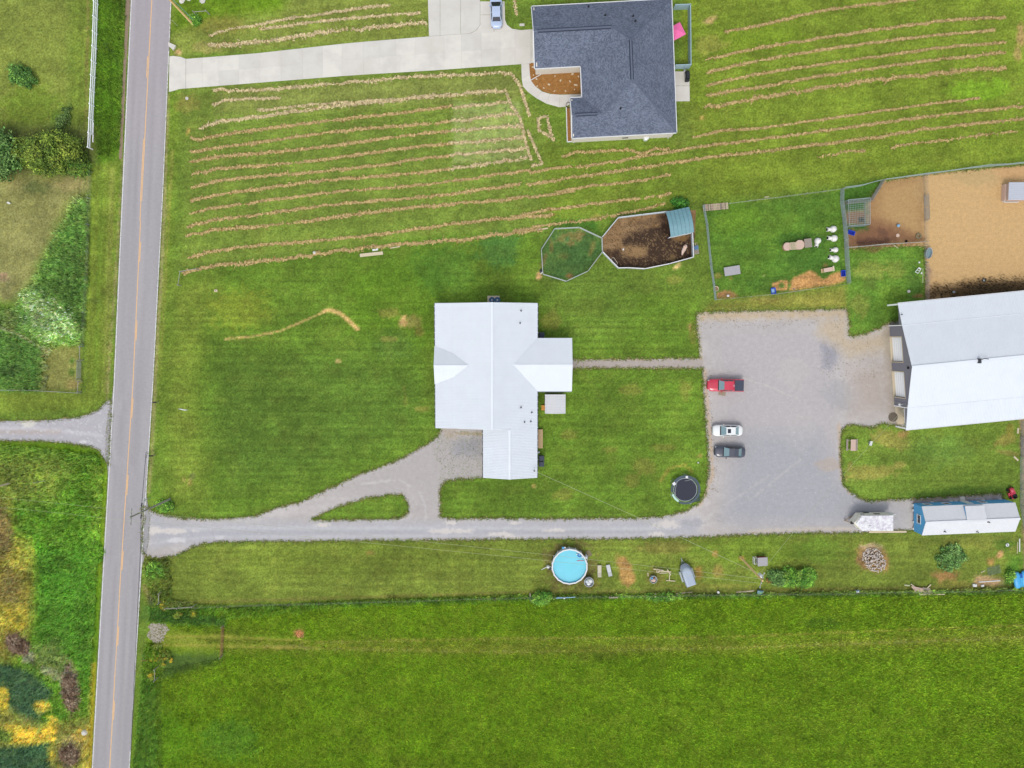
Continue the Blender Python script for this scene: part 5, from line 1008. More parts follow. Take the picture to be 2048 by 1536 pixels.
        for xw in (wf, wr_):
            rad = .40 if bed else .33
            wh = bpy.data.objects.new('wheel', None); COL.objects.link(wh); wh.parent = t; wh.location = (xw, s * (Wd / 2 - .14), rad); wh.rotation_euler = (math.pi / 2, 0, 0)
            MB().lathe((0, 0, -.11), [(rad - .1, 0), (rad - .02, .02), (rad, .06), (rad, .16), (rad - .02, .2), (rad - .1, .22)], 20).build('tyre', 'tyre', wh); MB().lathe((0, 0, -.118), [(rad - .1, 0), (rad - .1, .236)], 16).build('rim', 'rim', wh)
    MB().box((L / 2 - .02, 0, .42), (.06, Wd * .5, .2)).build('grille', 'grille', t)
    MB().box((xb + .02, 0, hood - .005), (.2, Wd * .78, .045)).build('cowl', 'black', t)
    if sunroof: MB().box((xt - .42, 0, zr + .025), (.5, wt * 1.1, .035)).build('sunroof', 'auto_glass_dark', t)
    if bed:
        MB().box(((xd - L / 2) / 2 + .02, 0, deck + .015), (xd + L / 2 - .2, Wd * .86, .05)).build('bed_cover', 'tonneau', t)
        for s in (-1, 1): MB().box(((xd - L / 2) / 2, s * Wd * .455, deck - .03), (xd + L / 2 - .16, .1, .08)).build('bed_rail', paint, t)
        MB().box((xr - .02, 0, zr - .02), (.07, .3, .05)).build('brake_light', 'lamp_clear', t)
        for k in (-.28, 0, .28): MB().box(((xb + L / 2) / 2 - .1, k * 1.2, hood - .075), (L / 2 - xb - .6, .05, .1), ry=.06).build('hood_crease', paint, t)
    else:
        MB().box((-L / 2 + .06, 0, deck - .34), (.05, .5, .11)).build('number_plate', 'trim_white', t)
    return t
C_ = 'cars parked on the gravel yard and the concrete pad'
car('pickup_truck', 'red pickup truck with black bed cover parked nose left on the gravel', P(1451, 770.5, .8), math.pi - .01, 5.72, 1.98, 'paint_red', 1.12, 1.15, .42, -1.0, -1.28, 1.08, 1.80, 1.12, C_, bed=True)
car('sedan', 'white sedan with dark sunroof parked on the gravel yard', P(1455, 861, .7), math.pi, 4.72, 1.80, 'paint_white', .97, 1.15, .35, -1.05, -1.75, .95, 1.42, 1.03, C_, sunroof=True)
car('sedan', 'black sedan parked on the gravel beside the white sedan', P(1459.5, 903.5, .7), math.pi - .03, 4.86, 1.84, 'paint_charcoal', .96, 1.05, .25, -1.15, -1.85, .95, 1.45, 1.04, C_)
car('sedan', 'silver blue sedan parked nose up on the concrete pad', P(992.5, 24, .7), math.pi / 2 + .03, 4.85, 1.84, 'paint_silver', .96, 1.25, .5, -1.0, -1.65, .95, 1.45, 1.05, C_, side='auto_glass_dark', glass='auto_glass_dark')

# ---------- camper
mat('camper_shell', (246, 242, 228), 0.5, 0.05, 3, rgb2=(230, 224, 204)); mat('camper_roof', (240, 240, 238), 0.6, 0.05, 3.5, rgb2=(200, 192, 202))
cz = R(1.0); ct_ = thing('camper_trailer', 'old cream camper trailer with stained white roof on the gravel', 'camper', P(1740, 1036), cz)
q = lambda px, py, h: local(ct_, P(px, py, h))
base = [q(1699, 1040, .5), q(1711, 1025, .5), q(1773, 1024, .5), q(1773, 1055, .5), q(1712, 1055, .5)]; topz = 2.55
tp = [q(1706, 1047, topz), q(1719, 1034.5, topz), q(1787.5, 1034, topz), q(1788, 1059.5, topz), q(1720, 1060, topz)]
mid_ = [a.lerp(b, .45) for a, b in zip(base, tp)]
for a, b in zip(mid_, base): a.z = 1.35; a.x = b.x + (a.x - b.x) * .2; a.y = b.y + (a.y - b.y) * .1
tp2 = [V3((a.x * .5 + b.x * .5 if i < 1 else b.x, b.y, topz - .1)) for i, (a, b) in enumerate(zip(tp, base))]
MB().loft([[(p.x, p.y, .5) for p in base], [(p.x, p.y, 1.5) for p in base], [(p.x, p.y, 2.4) for p in tp2]]).build('body', 'camper_shell', ct_)
rf = [V3((p.x, p.y, 2.42)) for p in tp2]; rf[0].x += .25
MB().loft([[(p.x, p.y, 2.39) for p in rf], [(p.x, p.y, 2.5) for p in rf], [(p.x * .985, p.y * .93, 2.58) for p in rf]]).build('roof', 'camper_roof', ct_)
xa, xb_ = min(p.x for p in rf), max(p.x for p in rf)
for k in (.22, .34, .5, .68, .84): MB().box((xa + (xb_ - xa) * k, 0, 2.575), (.05, 2.05, .02)).build('roof_seam', 'trim_white', ct_)
for px, py in ((1740, 1054), (1731, 1045)): a = q(px, py, 2.6); MB().box((a.x, a.y, 2.57), (.4, .4, .12)).build('roof_vent', 'pale_metal', ct_)
a = q(1753, 1028, 1.5); yb1 = max(p.y for p in base); MB().box((a.x, yb1 + .005, 1.35), (.85, .06, .55)).build('window', 'auto_glass_dark', ct_); MB().box((a.x + 2.2, yb1 + .005, .6), (.7, .05, 1.75)).build('door', 'trim_white', ct_); MB().box((a.x - 1.3, yb1 + .01, .45), (.75, .12, .5)).build('wheel_arch', 'dark_plastic', ct_); MB().box((a.x - 2.3, yb1 + .005, 1.45), (.6, .05, .3)).build('window', 'auto_glass_dark', ct_)
for s in (yb1 - .15, min(p.y for p in base) + .15):
    for dx_ in (-1.5, -.75): MB().tube([(a.x + dx_, s - .1, .33), (a.x + dx_, s + .1, .33)], .33, 14).build('wheel', 'tyre', ct_)
hx = local(ct_, P(1689, 1040.5, .45)); MB().tube([(base[1].x, .75, .45), (hx.x, hx.y, .45)], .05, 6).tube([(base[4].x, -.9, .45), (hx.x, hx.y, .45)], .05, 6).tube([(hx.x + .2, hx.y, .02), (hx.x + .2, hx.y, .65)], .04, 6).build('hitch', 'wood_brown', ct_)
MB().box(q(1704, 1045, 1.0) , (.5, .4, .3)).build('gas_bottle_box', 'dark_plastic', ct_)

# ---------- small rounded trailer
mat('grey_shell', (168, 180, 194), 0.45, 0.05, 4, spec=.4); mat('grey_shell_dark', (92, 104, 122), 0.5, 0.08)
tz = ang(P(1363, 1120), P(1379, 1166)) + math.pi; tr_ = thing('cargo_trailer', 'small grey trailer with rounded nose on the grass', 'trailer', P(1372, 1146), tz)
def nose(L0, L1, w, z, n=9): return [(L0, -w, z), ] + [(L1 - w + w * math.cos(R(-90 + 180 * i / n)) * 1.15, w * math.sin(R(-90 + 180 * i / n)), z) for i in range(n + 1)] + [(L0, w, z)]
MB().loft([nose(-1.6, 1.75, .78, .42), nose(-1.6, 1.8, .82, .95)]).build('lower_hull', 'grey_shell_dark', tr_)
MB().loft([nose(-1.62, 1.62, .80, .955), nose(-1.66, 1.3, .78, 1.5), nose(-1.64, 1.1, .70, 1.62), nose(-1.5, .9, .5, 1.66)]).build('cover', 'grey_shell', tr_)
for k in (-.36, -.12, .12, .36): MB().box((-.75, k, 1.655), (1.4, .05, .02)).build('cover_rib', 'grey_shell', tr_)
MB().tube([(x, y, .97) for x, y, z in nose(-1.5, 1.76, .83, 0)[1:-1]], .03, 5).build('rim_rail', 'galv', tr_)
for s in (-1, 1):
    fq = MB().box((-.15, s * .98, .55), (1.7, .26, .06)).box((-.98, s * .98, .3), (.05, .26, .28)).box((.68, s * .98, .3), (.05, .26, .28)).build('fender', 'galv', tr_); MB().tube([(-.15, s * .88, .3), (-.15, s * 1.06, .3)], .3, 14).build('wheel', 'tyre', tr_)
MB().tube([(1.4, .4, .42), (2.35, 0, .42)], .04, 6).tube([(1.4, -.4, .42), (2.35, 0, .42)], .04, 6).tube([(2.2, 0, .42), (2.75, 0, .42)], .05, 6).build('tongue', 'galv', tr_)

# ---------- riding mower
rm = thing('riding_mower', 'red riding mower parked at the end of the blue shed', 'mower', P(2021, 986), R(112))
MB().loft([[(.15, -.3, .35), (.15, .3, .35), (.15, .3, .8), (.15, -.3, .8)], [(.8, -.32, .35), (.8, .32, .35), (.8, .28, .82), (.8, -.28, .82)], [(1.0, -.22, .4), (1.0, .22, .4), (1.0, .2, .7), (1.0, -.2, .7)]]).build('hood', 'paint_red', rm, smooth=True)
MB().box((-.35, 0, .3), (1.0, .62, .22)).build('frame', 'paint_red', rm); MB().box((-.15, 0, .18), (.75, 1.2, .16)).build('deck', 'paint_red', rm); MB().box((-.45, 0, .55), (.45, .48, .12)).box((-.66, 0, .62), (.1, .48, .42)).build('seat', 'black', rm); MB().tube([(.15, 0, .75), (-.02, 0, .95)], .025, 6).tube([(-.02 + .02, .19 * math.cos(a), .95 + .19 * math.sin(a) * .5) for a in np.linspace(0, 6.28, 10)], .02, 5).build('steering_wheel', 'black', rm)
for xw, r_, w_ in ((.72, .2, .42), (-.55, .29, .46)):
    for s in (-1, 1): MB().tube([(xw, s * w_ - .1, r_), (xw, s * w_ + .1, r_)], r_, 14).build('wheel', 'tyre', rm)
# ================================================================== FENCES, POLES, WIRES
mat('wire', (150, 166, 158), 0.6, 0.1, metal=.2); mat('wire_grey', (160, 160, 150), 0.6, 0.1, metal=.2); mat('vinyl', (276, 278, 282), 0.45, 0.03); mat('rust', (150, 98, 78), 0.85, 0.15, 6); mat('pole_wood', (246, 206, 146), 0.85, 0.16, 6); mat('pole_grey', (164, 160, 148), 0.85, 0.16, 6); mat('cable_light', (186, 190, 150), 0.6, 0.05); mat('cable_black', (44, 46, 50), 0.6, 0.05); mat('pen_panel', (206, 216, 220), 0.5, 0.08, 2, spec=.4)
mat('panel_grey', (178, 184, 178), 0.5, 0.08); mat('teal_metal', (116, 158, 166), 0.5, 0.05, 3, spec=.4, rgb2=(110, 150, 158)); mat('fence_vinyl', (164, 190, 196), 0.5, 0.04)
def wire_fence(label, pts, h, m='wire', step=3.0, hs_=(.08, .25, .42, .6, .78, .95, 1.12, 1.28), vs=.28, post_m='galv', cat='fence', jit=.05, rib=.012, group=None):
    w = [P(*q) for q in pts]; c = sum(w, V3((0, 0, 0))) / len(w); t = thing('wire_fence', label, cat, c, 0, group); mesh = MB(); posts = MB()
    pos = []
    for a, b in zip(w[:-1], w[1:]):
        k = max(1, round((b - a).length / step))
        for i in range(k): pos.append(a.lerp(b, i / k))
    pos.append(w[-1]); tops = [p + V3((random.gauss(0, jit), random.gauss(0, jit), h)) for p in pos]
    for p, q in zip(pos, tops): MB().tube([p, p + (q - p) * 1.06], .035, 6).build('post', post_m, t, True)
    for (a, b), (at_, bt) in zip(zip(pos[:-1], pos[1:]), zip(tops[:-1], tops[1:])):
        L = (b - a).length
        for z in hs_:
            if z > h: continue
            f = z / h; mesh.tube([a.lerp(at_, f), b.lerp(bt, f)], rib, 3)
        for k in range(int(L / vs)): f = (k + .5) * vs / L; mesh.tube([a.lerp(b, f), at_.lerp(bt, f)], rib * .8, 3)
    o = mesh.build('wire_mesh', m, t, True); o['kind'] = 'stuff'; return t
wire_fence('wire fence along the left side of the dog yard', [(1405, 412), (1412, 450), (1416, 490), (1420, 530), (1426, 570), (1429, 600)], 1.25, vs=.2, rib=.022)
wire_fence('wire fence along the bottom of the dog yard beside the gravel', [(1429, 600), (1500, 593), (1550, 588), (1640, 575), (1694, 568)], .9, m='wire_grey', rib=.008)
wire_fence('thin wire fence along the top of the dog yard', [(1456, 408), (1536, 398), (1610, 389), (1680, 379)], 1.1, m='wire_grey', vs=.6, rib=.006)
wire_fence('wire fence between dog yard and brown dirt pen', [(1681, 380), (1680, 404), (1685, 440), (1688, 480), (1690, 520), (1694, 566)], 1.35, vs=.16, rib=.028)
wire_fence('long wire fence along the top of the tan dirt yard', [(1684, 378), (1720, 373), (1745, 365), (1766, 360), (1846, 350), (1930, 338), (2048, 327), (2120, 318)], 1.3, vs=.2, rib=.018)
wire_fence('slanting wire fence between weedy corner and brown pen', [(1762, 362), (1748, 386), (1737, 403), (1690, 409)], 1.3, vs=.15, rib=.026, m='wire_grey')
wire_fence('wire fence below the brown pen with the blue tub', [(1691, 496), (1760, 490), (1848, 484)], 1.2, vs=.2, rib=.02, m='wire_grey')
wire_fence('thin wire fence between brown pen and tan yard', [(1846, 352), (1848, 390)], 1.3, vs=.3, rib=.008, m='wire_grey'); wire_fence('thin wire fence left of the tan yard beside the barn', [(1848, 442), (1849, 490), (1851, 600)], 1.2, vs=.5, rib=.008, m='wire_grey')
wire_fence('low wire fence along the edge of the bottom hay field', [(332, 1213), (460, 1210), (700, 1203), (1050, 1193), (1500, 1187), (2070, 1178)], 1.1, step=4.5, vs=.6, rib=.005, m='wire_grey', post_m='wood_grey')
wire_fence('wire fence below the left meadow', [(-30, 779), (60, 780), (163, 786)], 1.1, vs=.3, rib=.014, m='wire_grey'); wire_fence('thin wire fence on the right edge of the left meadow', [(184, 345), (180, 450), (176, 560), (168, 690)], 1.1, vs=.8, rib=.006, m='wire_grey', step=5)
wire_fence('wire fence at the far right behind the blue shed', [(2042, 842), (2042, 872)], 1.2, vs=.2, rib=.014); wire_fence('wire fence at the right edge beside the mower', [(2040, 912), (2040, 1010), (2048, 1060), (2052, 1178)], 1.2, vs=.2, rib=.02)

# ---------- white three rail fence
wf_ = thing('rail_fence', 'white three rail fence along the left side of the road', 'fence', P(190, 150))
fl = [(198.5, -120), (198.0, 0), (194.8, 100), (189.5, 213), (185.6, 302)]
fxy = lambda py: float(np.interp(py, [b for a, b in fl], [a for a, b in fl]))
ypost = [-106, -77, -48, -19, 10, 39.5, 69, 98.5, 127.5, 156, 185, 213, 241.5, 270, 299]
pp = [P(fxy(y), y) for y in ypost]
for p in pp: MB().box(p, (.13, .13, 1.44)).box(p + V3((0, 0, 1.44)), (.15, .15, .04)).build('post', 'vinyl', wf_, True)
for z in (.36, .82, 1.28):
    for a, b in zip(pp[:-1], pp[1:]):
        if z == .36 and b is pp[-1]: continue
        d = (b - a); m_ = (a + b) / 2; MB().box(m_ + V3((0, 0, z - .07)), (.075, d.length - .12, .17), math.atan2(-d.x, d.y)).build('rail', 'vinyl', wf_, True)
MB().box((P(186.5, 265) + V3((0, 0, .02))), (.12, 3.0, .05), -.06).build('fallen_rail', 'vinyl', wf_, True)

# ---------- duck pen and pig pen panels
def panel_run(name, label, pts, h, m, par_frame='galv', th=.05, cat='pen', ribbed=False):
    w = [P(*q) for q in pts]; c = sum(w, V3((0, 0, 0))) / len(w); t = thing(name, label, cat, c)
    for a, b in zip(w[:-1], w[1:]):
        d = b - a; L = d.length - .06; rz = math.atan2(d.y, d.x); mid = (a + b) / 2
        if ribbed:
            o = MB().box(mid + V3((0, 0, .03)), (L, th, h), rz).build('panel', m, t, True)
            MB().box(mid + V3((0, 0, h + .03)), (L, th + .05, .05), rz).build('top_rail', m, t, True)
        else:
            f = MB().box(mid + V3((0, 0, h - .05)), (L, th, .05), rz).box(mid + V3((0, 0, .06)), (L, th * .8, .04), rz).box(mid + V3((0, 0, h * .5)), (L, th * .6, .03), rz)
            for e in (a, b): f.tube([e.lerp(mid, .02), e.lerp(mid, .02) + V3((0, 0, h))], .028, 6)
            k = int(L / .12)
            for i in range(1, k): f.tube([a.lerp(b, i / k) + V3((0, 0, .06)), a.lerp(b, i / k) + V3((0, 0, h - .03))], .008, 3)
            f.build('panel', m, t, True)
    return t
panel_run('round_pen', 'eight sided pen of thin grey panels on the grass', [(1109, 458.5), (1158, 456), (1203, 477), (1204, 504.5), (1175, 543), (1132, 563), (1085.5, 549), (1082.5, 499.5), (1109, 458.5)], .85, 'panel_grey', th=.09, cat='pen')
PP = [(1203, 476), (1235, 437), (1283, 431), (1334, 425)]; 
pt1 = panel_run('mud_pen', 'white panel walled pen with brown mud and green shelter', PP + [(1338, 425)], .95, 'pen_panel', ribbed=True, th=.07)
def more_panels(pts, h=.95, nm='panel'):
    w = [P(*q) for q in pts]
    for a, b in zip(w[:-1], w[1:]):
        d = b - a; rz = math.atan2(d.y, d.x); mid = (a + b) / 2; MB().box(mid + V3((0, 0, .03)), (d.length - .06, .07, h), rz).build(nm, 'pen_panel', pt1, True); MB().box(mid + V3((0, 0, h + .032)), (d.length - .05, .12, .05), rz).build('top_rail', 'trim_white', pt1, True)
more_panels([(1204, 505), (1235, 537), (1254, 536.5), (1288, 538.5), (1337, 528.5), (1384, 515.5)]); more_panels([(1384, 515.5), (1382, 467)]); more_panels([(1335, 477), (1380, 467.5)], .9)
# green curved shelter
gs = thing('curved_shelter', 'small shelter with curved green metal roof in the mud pen', 'shelter', P(1358, 446), ang(P(1340, 475), P(1386, 465)))
q = lambda px, py, h: local(gs, P(px, py, h))
xa_, xb2 = q(1337, 446, 1.6).x, q(1386, 446, 1.6).x; ya_, yb2 = q(1358, 418, 1.3).y, q(1362, 470, 1.3).y
n_ = 6; prof = [(ya_ + (yb2 - ya_) * i / 8, 1.25 + .55 * math.sin(math.pi * i / 8)) for i in range(9)]
for k in range(n_):
    a, b = xa_ + (xb2 - xa_) * k / n_, xa_ + (xb2 - xa_) * (k + 1) / n_ - .015
    MB().loft([[(a, y, z) for y, z in prof], [(b, y, z) for y, z in prof]], closed=False, caps=False).loft([[(b - .03, y, z + .0) for y, z in prof], [(b - .03, y, z + .035) for y, z in prof]], closed=False, caps=False).build('roof_sheet', 'teal_metal', gs)
for x in (xa_ + .1, xb2 - .1):
    for y in (ya_ - .05, yb2 + .05): MB().box((x, y, 0), (.1, .1, 1.27)).build('post', 'wood_grey', gs)
MB().box(((xa_ + xb2) / 2, ya_ - .03, .1), (xb2 - xa_, .05, 1.1)).box((xb2 - .03, (ya_ + yb2) / 2, .1), (.05, ya_ - yb2 - .1, 1.2)).build('wall', 'teal_metal', gs)

# ---------- pig
mat('pig_skin', (226, 206, 190), 0.7, 0.07, 5, rgb2=(208, 172, 148))
def skin_body(name, joints, edges, root, m, par, sub=2):
    me = bpy.data.meshes.new(name); me.from_pydata([j[:3] for j in joints], edges, []); o = bpy.data.objects.new(name, me); COL.objects.link(o); o.parent = par; me.materials.append(MATS[m])
    sk = o.modifiers.new('skin', 'SKIN'); sk.use_smooth_shade = True
    for i, j in enumerate(joints): me.skin_vertices[0].data[i].radius = (j[3], j[4] if len(j) > 4 else j[3]); me.skin_vertices[0].data[i].use_root = (i == root)
    ss = o.modifiers.new('sub', 'SUBSURF'); ss.levels = sub; ss.render_levels = sub; return o
pig = thing('pig', 'pale pink pig standing in the mud beside the white wall', 'pig', P(1367, 498), ang(P(1371.5, 489), P(1363, 507)))
J = [(-.68, 0, .62, .20), (-.35, 0, .60, .30, .29), (.0, 0, .59, .30, .30), (.35, 0, .60, .27, .27), (.58, 0, .62, .22, .21), (.80, .05, .60, .17, .16), (.98, .10, .52, .10, .10), (1.08, .13, .48, .075, .075)]
Ed = [(i, i + 1) for i in range(7)]
for x, b_ in ((.38, 3), (-.42, 1)):
    for s in (-1, 1):
        k = len(J); J += [(x, s * .17, .45, .11), (x + .02, s * .18, .25, .065), (x - .02 if x > 0 else x - .05, s * .18, .12, .05), (x + .02, s * .18, .03, .055)]; Ed += [(b_, k), (k, k + 1), (k + 1, k + 2), (k + 2, k + 3)]
skin_body('body', J, Ed, 2, 'pig_skin', pig)
for s in (-1, 1): MB().add([(.74, .04 + s * .09, .74), (.86, .05 + s * .10, .74), (.90, .07 + s * .2, .70), (.76, .04 + s * .09, .72)], [(0, 1, 2), (0, 2, 3), (3, 2, 1), (0, 3, 1)]).build('ear', 'pig_skin', pig)
MB().tube([(-.82, 0, .66), (-.92, .04, .68), (-.94, -.03, .6), (-.9, 0, .54)], .018, 5).build('tail', 'pig_skin', pig)
for s in (-1, 1): MB().lathe((.9, .09 + s * .085, .6), [(.008, 0), (.016, .008), (.008, .02)], 8).build('eye', 'black', pig)

# ---------- gates
def gate(label, a, b, h, m, name='metal_gate', bars=5, vert=True, group=None):
    A_, B_ = P(*a), P(*b); t = thing(name, label, 'gate', (A_ + B_) / 2, math.atan2((B_ - A_).y, (B_ - A_).x)); L = (B_ - A_).length
    for i in range(bars): z = .12 + (h - .15) * i / (bars - 1); MB().tube([(-L / 2 + .03, 0, z), (L / 2 - .03, 0, z)], .028, 6).build('bar', m, t)
    for x in (-L / 2 + .03, 0, L / 2 - .03): MB().tube([(x, 0, .08), (x, 0, h)], .03, 6).build('upright', m, t)
    for x in (-L / 2 - .14, L / 2 + .14): MB().tube([(x, 0, 0), (x, 0, h + .2)], .06, 8).build('post', 'pole_grey', t)
    return t
gate('rust red metal gate across the track into the hay field', (449, 1250), (446, 1308), 1.25, 'rust'); gate('grey metal gate at the right edge of the left meadow', (163, 722), (162, 757), 1.2, 'steel', bars=6); gate('grey metal gate at the far right edge beside the lawn', (2041, 873), (2041, 911), 1.3, 'steel', bars=8)
for lab, a, b in (('upper wire panel gate between brown pen and tan yard', (1847, 392), (1848, 415)), ('lower wire panel gate between brown pen and tan yard', (1848, 416), (1849, 441))):
    t = thing('wire_gate', lab, 'gate', (P(*a) + P(*b)) / 2, ang(P(*a), P(*b))); L = (P(*b) - P(*a)).length; h = 1.45
    MB().tube([(-L / 2, 0, .1), (L / 2, 0, .1), (L / 2, 0, h), (-L / 2, 0, h)], .03, 5, closed=True).build('frame', 'wood_grey', t); ms = MB()
    for k in range(1, 14): z = .1 + (h - .1) * k / 14; ms.tube([(-L / 2, 0, z), (L / 2, 0, z)], .016, 3)
    for k in range(1, int(L / .12)): ms.tube([(-L / 2 + k * .12, 0, .1), (-L / 2 + k * .12, 0, h)], .012, 3)
    ms.build('wire_mesh', 'wire_grey', t)['kind'] = 'stuff'
# ---------- brace corners of old fences
def brace(label, pts, h, m='pole_grey', cat='fence corner', name='fence_brace'):
    w = [P(*q) for q in pts]; t = thing(name, label, cat, w[0])
    for p in w: MB().tube([p, p + V3((0, 0, h))], .07, 8).build('post', m, t, True)
    for a, b in zip(w[:-1], w[1:]): MB().tube([a + V3((0, 0, h * .8)), b + V3((0, 0, h * .8))], .05, 6).build('rail', m, t, True)
brace('grey fence corner brace at the left end of the hay rows', [(362, 571), (366, 544), (398, 539)], 1.3); brace('weathered fence brace in weeds at the top left beside the pole', [(394, 31), (419, 29)], 1.5); brace('grey fence brace in weeds at the lower left of the yard', [(324, 1202), (325, 1182)], 1.5); brace('long grey fence brace beside the yellow weeds', [(338, 1212), (362, 1211), (392, 1208)], 1.5); brace('grey fence brace below the yellow flowering bush', [(317, 1332), (317, 1354)], 1.6); brace('old rail corner right of the left meadow', [(167, 693), (167, 720)], 1.3); brace('old rail corner below the grey meadow gate', [(164, 762), (163, 783)], 1.3)
for px, py in ((1060, 1186), (1310, 1183)): pass

# ---------- utility poles and wires
def pole(label, base, hh, lean=(0, 0), r=.16, m='pole_wood', arm=True, arot=0.3):
    b = P(*base); t = thing('utility_pole', label, 'utility pole', b, 0, 'utility poles'); top = V3((lean[0], lean[1], hh)); MB().tube([(0, 0, 0), top * .5, top], r, 10, r2=r * .66).build('pole', m, t)
    if arm:
        c = math.cos(arot), math.sin(arot); z = top * .965
        MB().box(z + V3((0, 0, -.06)), (2.4, .1, .12), arot).build('crossarm', 'pole_grey', t)
        for k in (-1.1, -.4, .4, 1.1): MB().lathe(z + V3((c[0] * k, c[1] * k, .06)), [(.03, 0), (.07, .04), (.04, .09), (.07, .13), (.02, .2)], 8).build('insulator', 'pen_panel', t)
    return t, b + top
p1, T1 = pole('grey utility pole leaning over the road near the gravel entrance', (340, 998), 12.0, (0, 0), .16, 'pole_grey', True, R(85))
bR = P(1480.5, 1113.5); tgt = P(1525.5, 1162, 11.2); p2, T2 = pole('brown utility pole with white transformer on the south grass strip', (1480.5, 1113.5), 11.2, (tgt.x - bR.x, tgt.y - bR.y), .17, 'pole_wood', True, R(75))
tq = (T2 - bR) * .82; MB().lathe(tq + V3((.32, .12, -.5)), [(.05, 0), (.26, .03), (.26, .8), (.2, .88), (.05, .95)], 14).lathe(tq + V3((.32, .12, .4)), [(.05, 0), (.06, .2), (.03, .3)], 8).build('transformer', 'trim_white', p2)
b0 = P(386, 48.5); tg = P(342, 2, 7.5); p3, T3 = pole('brown utility pole at the top left beside the road', (386, 48.5), 12.0, ((tg.x - b0.x) * 1.6, (tg.y - b0.y) * 1.6), .17, 'pole_wood', True, 0.1)
gq = P(391, 44); MB().tube([gq - b0, T3 - b0 + V3((.25, .05, -1))], .05, 6).build('conduit', 'teal_metal', p3)
p4, T4 = pole('utility pole base at the far left edge', (20, 966), 12.0, (0, 0), .16, 'wood_pale', True, R(95))
def wire(name, label, a, b, sag, r, m, par=None, n=14):
    a, b = V3(a), V3(b); pts = [a.lerp(b, i / n) - V3((0, 0, sag * 4 * (i / n) * (1 - i / n))) for i in range(n + 1)]; o = MB().tube(pts, r, 4).build(name, m); tag(o, label, 'cable'); return o
GW = 'power wires between the poles'
for lab, k1, k2 in (('upper power wire from the road pole to the transformer pole', (.0, .9, .1), (-.5, .35, 0)), ('lower power wire from the road pole to the transformer pole', (.0, -.7, -.9), (-.5, -.45, -.5))): wire('power_wire', lab, T1 + V3(k1), T2 + V3(k2), .7, .016, 'cable_light')
for lab, k in (('upper power wire crossing the road to the left pole', .9), ('lower power wire crossing the road to the left pole', -.5)): wire('power_wire', lab, T1 + V3((0, k, 0)), T4 + V3((0, k, 0)), .5, .013, 'cable_light')
for lab, k in (('left power wire running south along the road', -1.2), ('right power wire running south along the road', .2)): wire('power_wire', lab, T1 + V3((k, 0, .2)), T1 + V3((k - 4.6, -60, .2)), .5, .007, 'cable_light')
wire('service_cable', 'twisted service cable from the transformer pole to the white house', T2 - (T2 - bR) * .2 + V3((0, .3, 0)), MAST, .8, .022, 'cable_light', n=18); wire('service_cable', 'service cable from the transformer pole to the barn', T2 - (T2 - bR) * .2 + V3((.2, .2, 0)), P(1818, 808, 4.4), .9, .016, 'cable_light', n=18)
ta, tb = P(292, 905, 6.4), P(283.3, 1010, 6.6); tc = P(281, 1100, 6.2)
tcab = thing('telephone_cable', 'thick black telephone cable hanging along the right road edge', 'cable', tb); MB().tube([ta, P(287.5, 960, 6.3), tb, P(282, 1040, 6.5), tc, P(276, 1200, 6.4), P(262, 1500, 6.4)], .035, 5).build('cable', 'cable_black', tcab, True)
for a, b in (((284, 1006), (282.9, 1013)), ((282.4, 1030), (281.9, 1037))): MB().tube([P(*a, 6.55), P(*b, 6.55)], .09, 8).build('splice_case', 'black', tcab, True)
MB().tube([ta, P(293.5, 903, 6.4), P(294.5, 907, 6.3), P(292, 916, 6.3)], .03, 5).build('slack_loop', 'cable_black', tcab, True)
gy = thing('guy_guard', 'yellow guy wire guard in the rough grass at the left', 'guy guard', P(94, 961)); MB().tube([(0, 0, .02), P(66, 966, 2.3) - P(94, 961)], .05, 6).build('guard', 'cable_light', gy)
yg = thing('marker_post', 'thin yellow marker post beside the top left pole', 'marker', P(356, 52)); MB().tube([(0, 0, 0), (0, 0, 1.9)], .04, 6).build('post', 'cable_light', yg)
# mailboxes, sign
def mailbox(label, px, py, rz=math.pi):
    t = thing('mailbox', label, 'mailbox', P(px, py), rz); MB().box((0, 0, 0), (.1, .1, 1.02)).build('post', 'wood_grey', t)
    MB().loft([[(x, -.1, 1.04), (x, .1, 1.04), (x, .1, 1.16), (x, .06, 1.24), (x, -.06, 1.24), (x, -.1, 1.16)] for x in (-.18, .36)]).build('box', 'black', t); MB().box((.367, 0, 1.05), (.012, .19, .17)).build('door', 'black', t)
mailbox('black mailbox on a thin post beside the road above the lower drive', 317, 803.5); mailbox('black mailbox beside the road below the side drive', 310.5, 909.5)
rs = thing('road_sign', 'narrow white road sign seen from above at the gravel entrance', 'sign', P(301, 995.5), R(-12)); MB().tube([(0, 0, 0), (0, 0, 2.2)], .03, 6).build('post', 'galv', rs); MB().box((0, 0, 1.5), (.03, .6, .75)).build('plate', 'trim_white', rs)
bs = thing('survey_stake', 'small blue road stake on the right white line', 'stake', P(317, 576)); MB().box((0, 0, 0), (.06, .03, .7)).build('stake', mat('blue_paint', (56, 88, 190), .6), bs)
hw_ = thing('culvert_headwall', 'pale concrete culvert end beside the upper drive', 'culvert', P(344, 93), R(-32)); MB().prism([(-.75, .25), (.4, .42), (.6, .1), (.55, -.35), (-.4, -.25)], 0, .16).build('apron', 'concrete_warm', hw_); MB().box((.5, 0, .0), (.12, .8, .3)).build('headwall', 'concrete', hw_)
cvp = thing('drain_cover', 'small round drain in the lawn corner below the upper drive', 'drain', P(374, 197)); MB().lathe((0, 0, 0), [(.24, 0), (.24, .08), (.16, .08), (.15, .04), (.02, .04)], 14).build('ring', 'concrete_grey', cvp)
rk = thing('limestone_rock', 'pale limestone rocks at the top edge beside the road', 'rocks', P(375, 2))
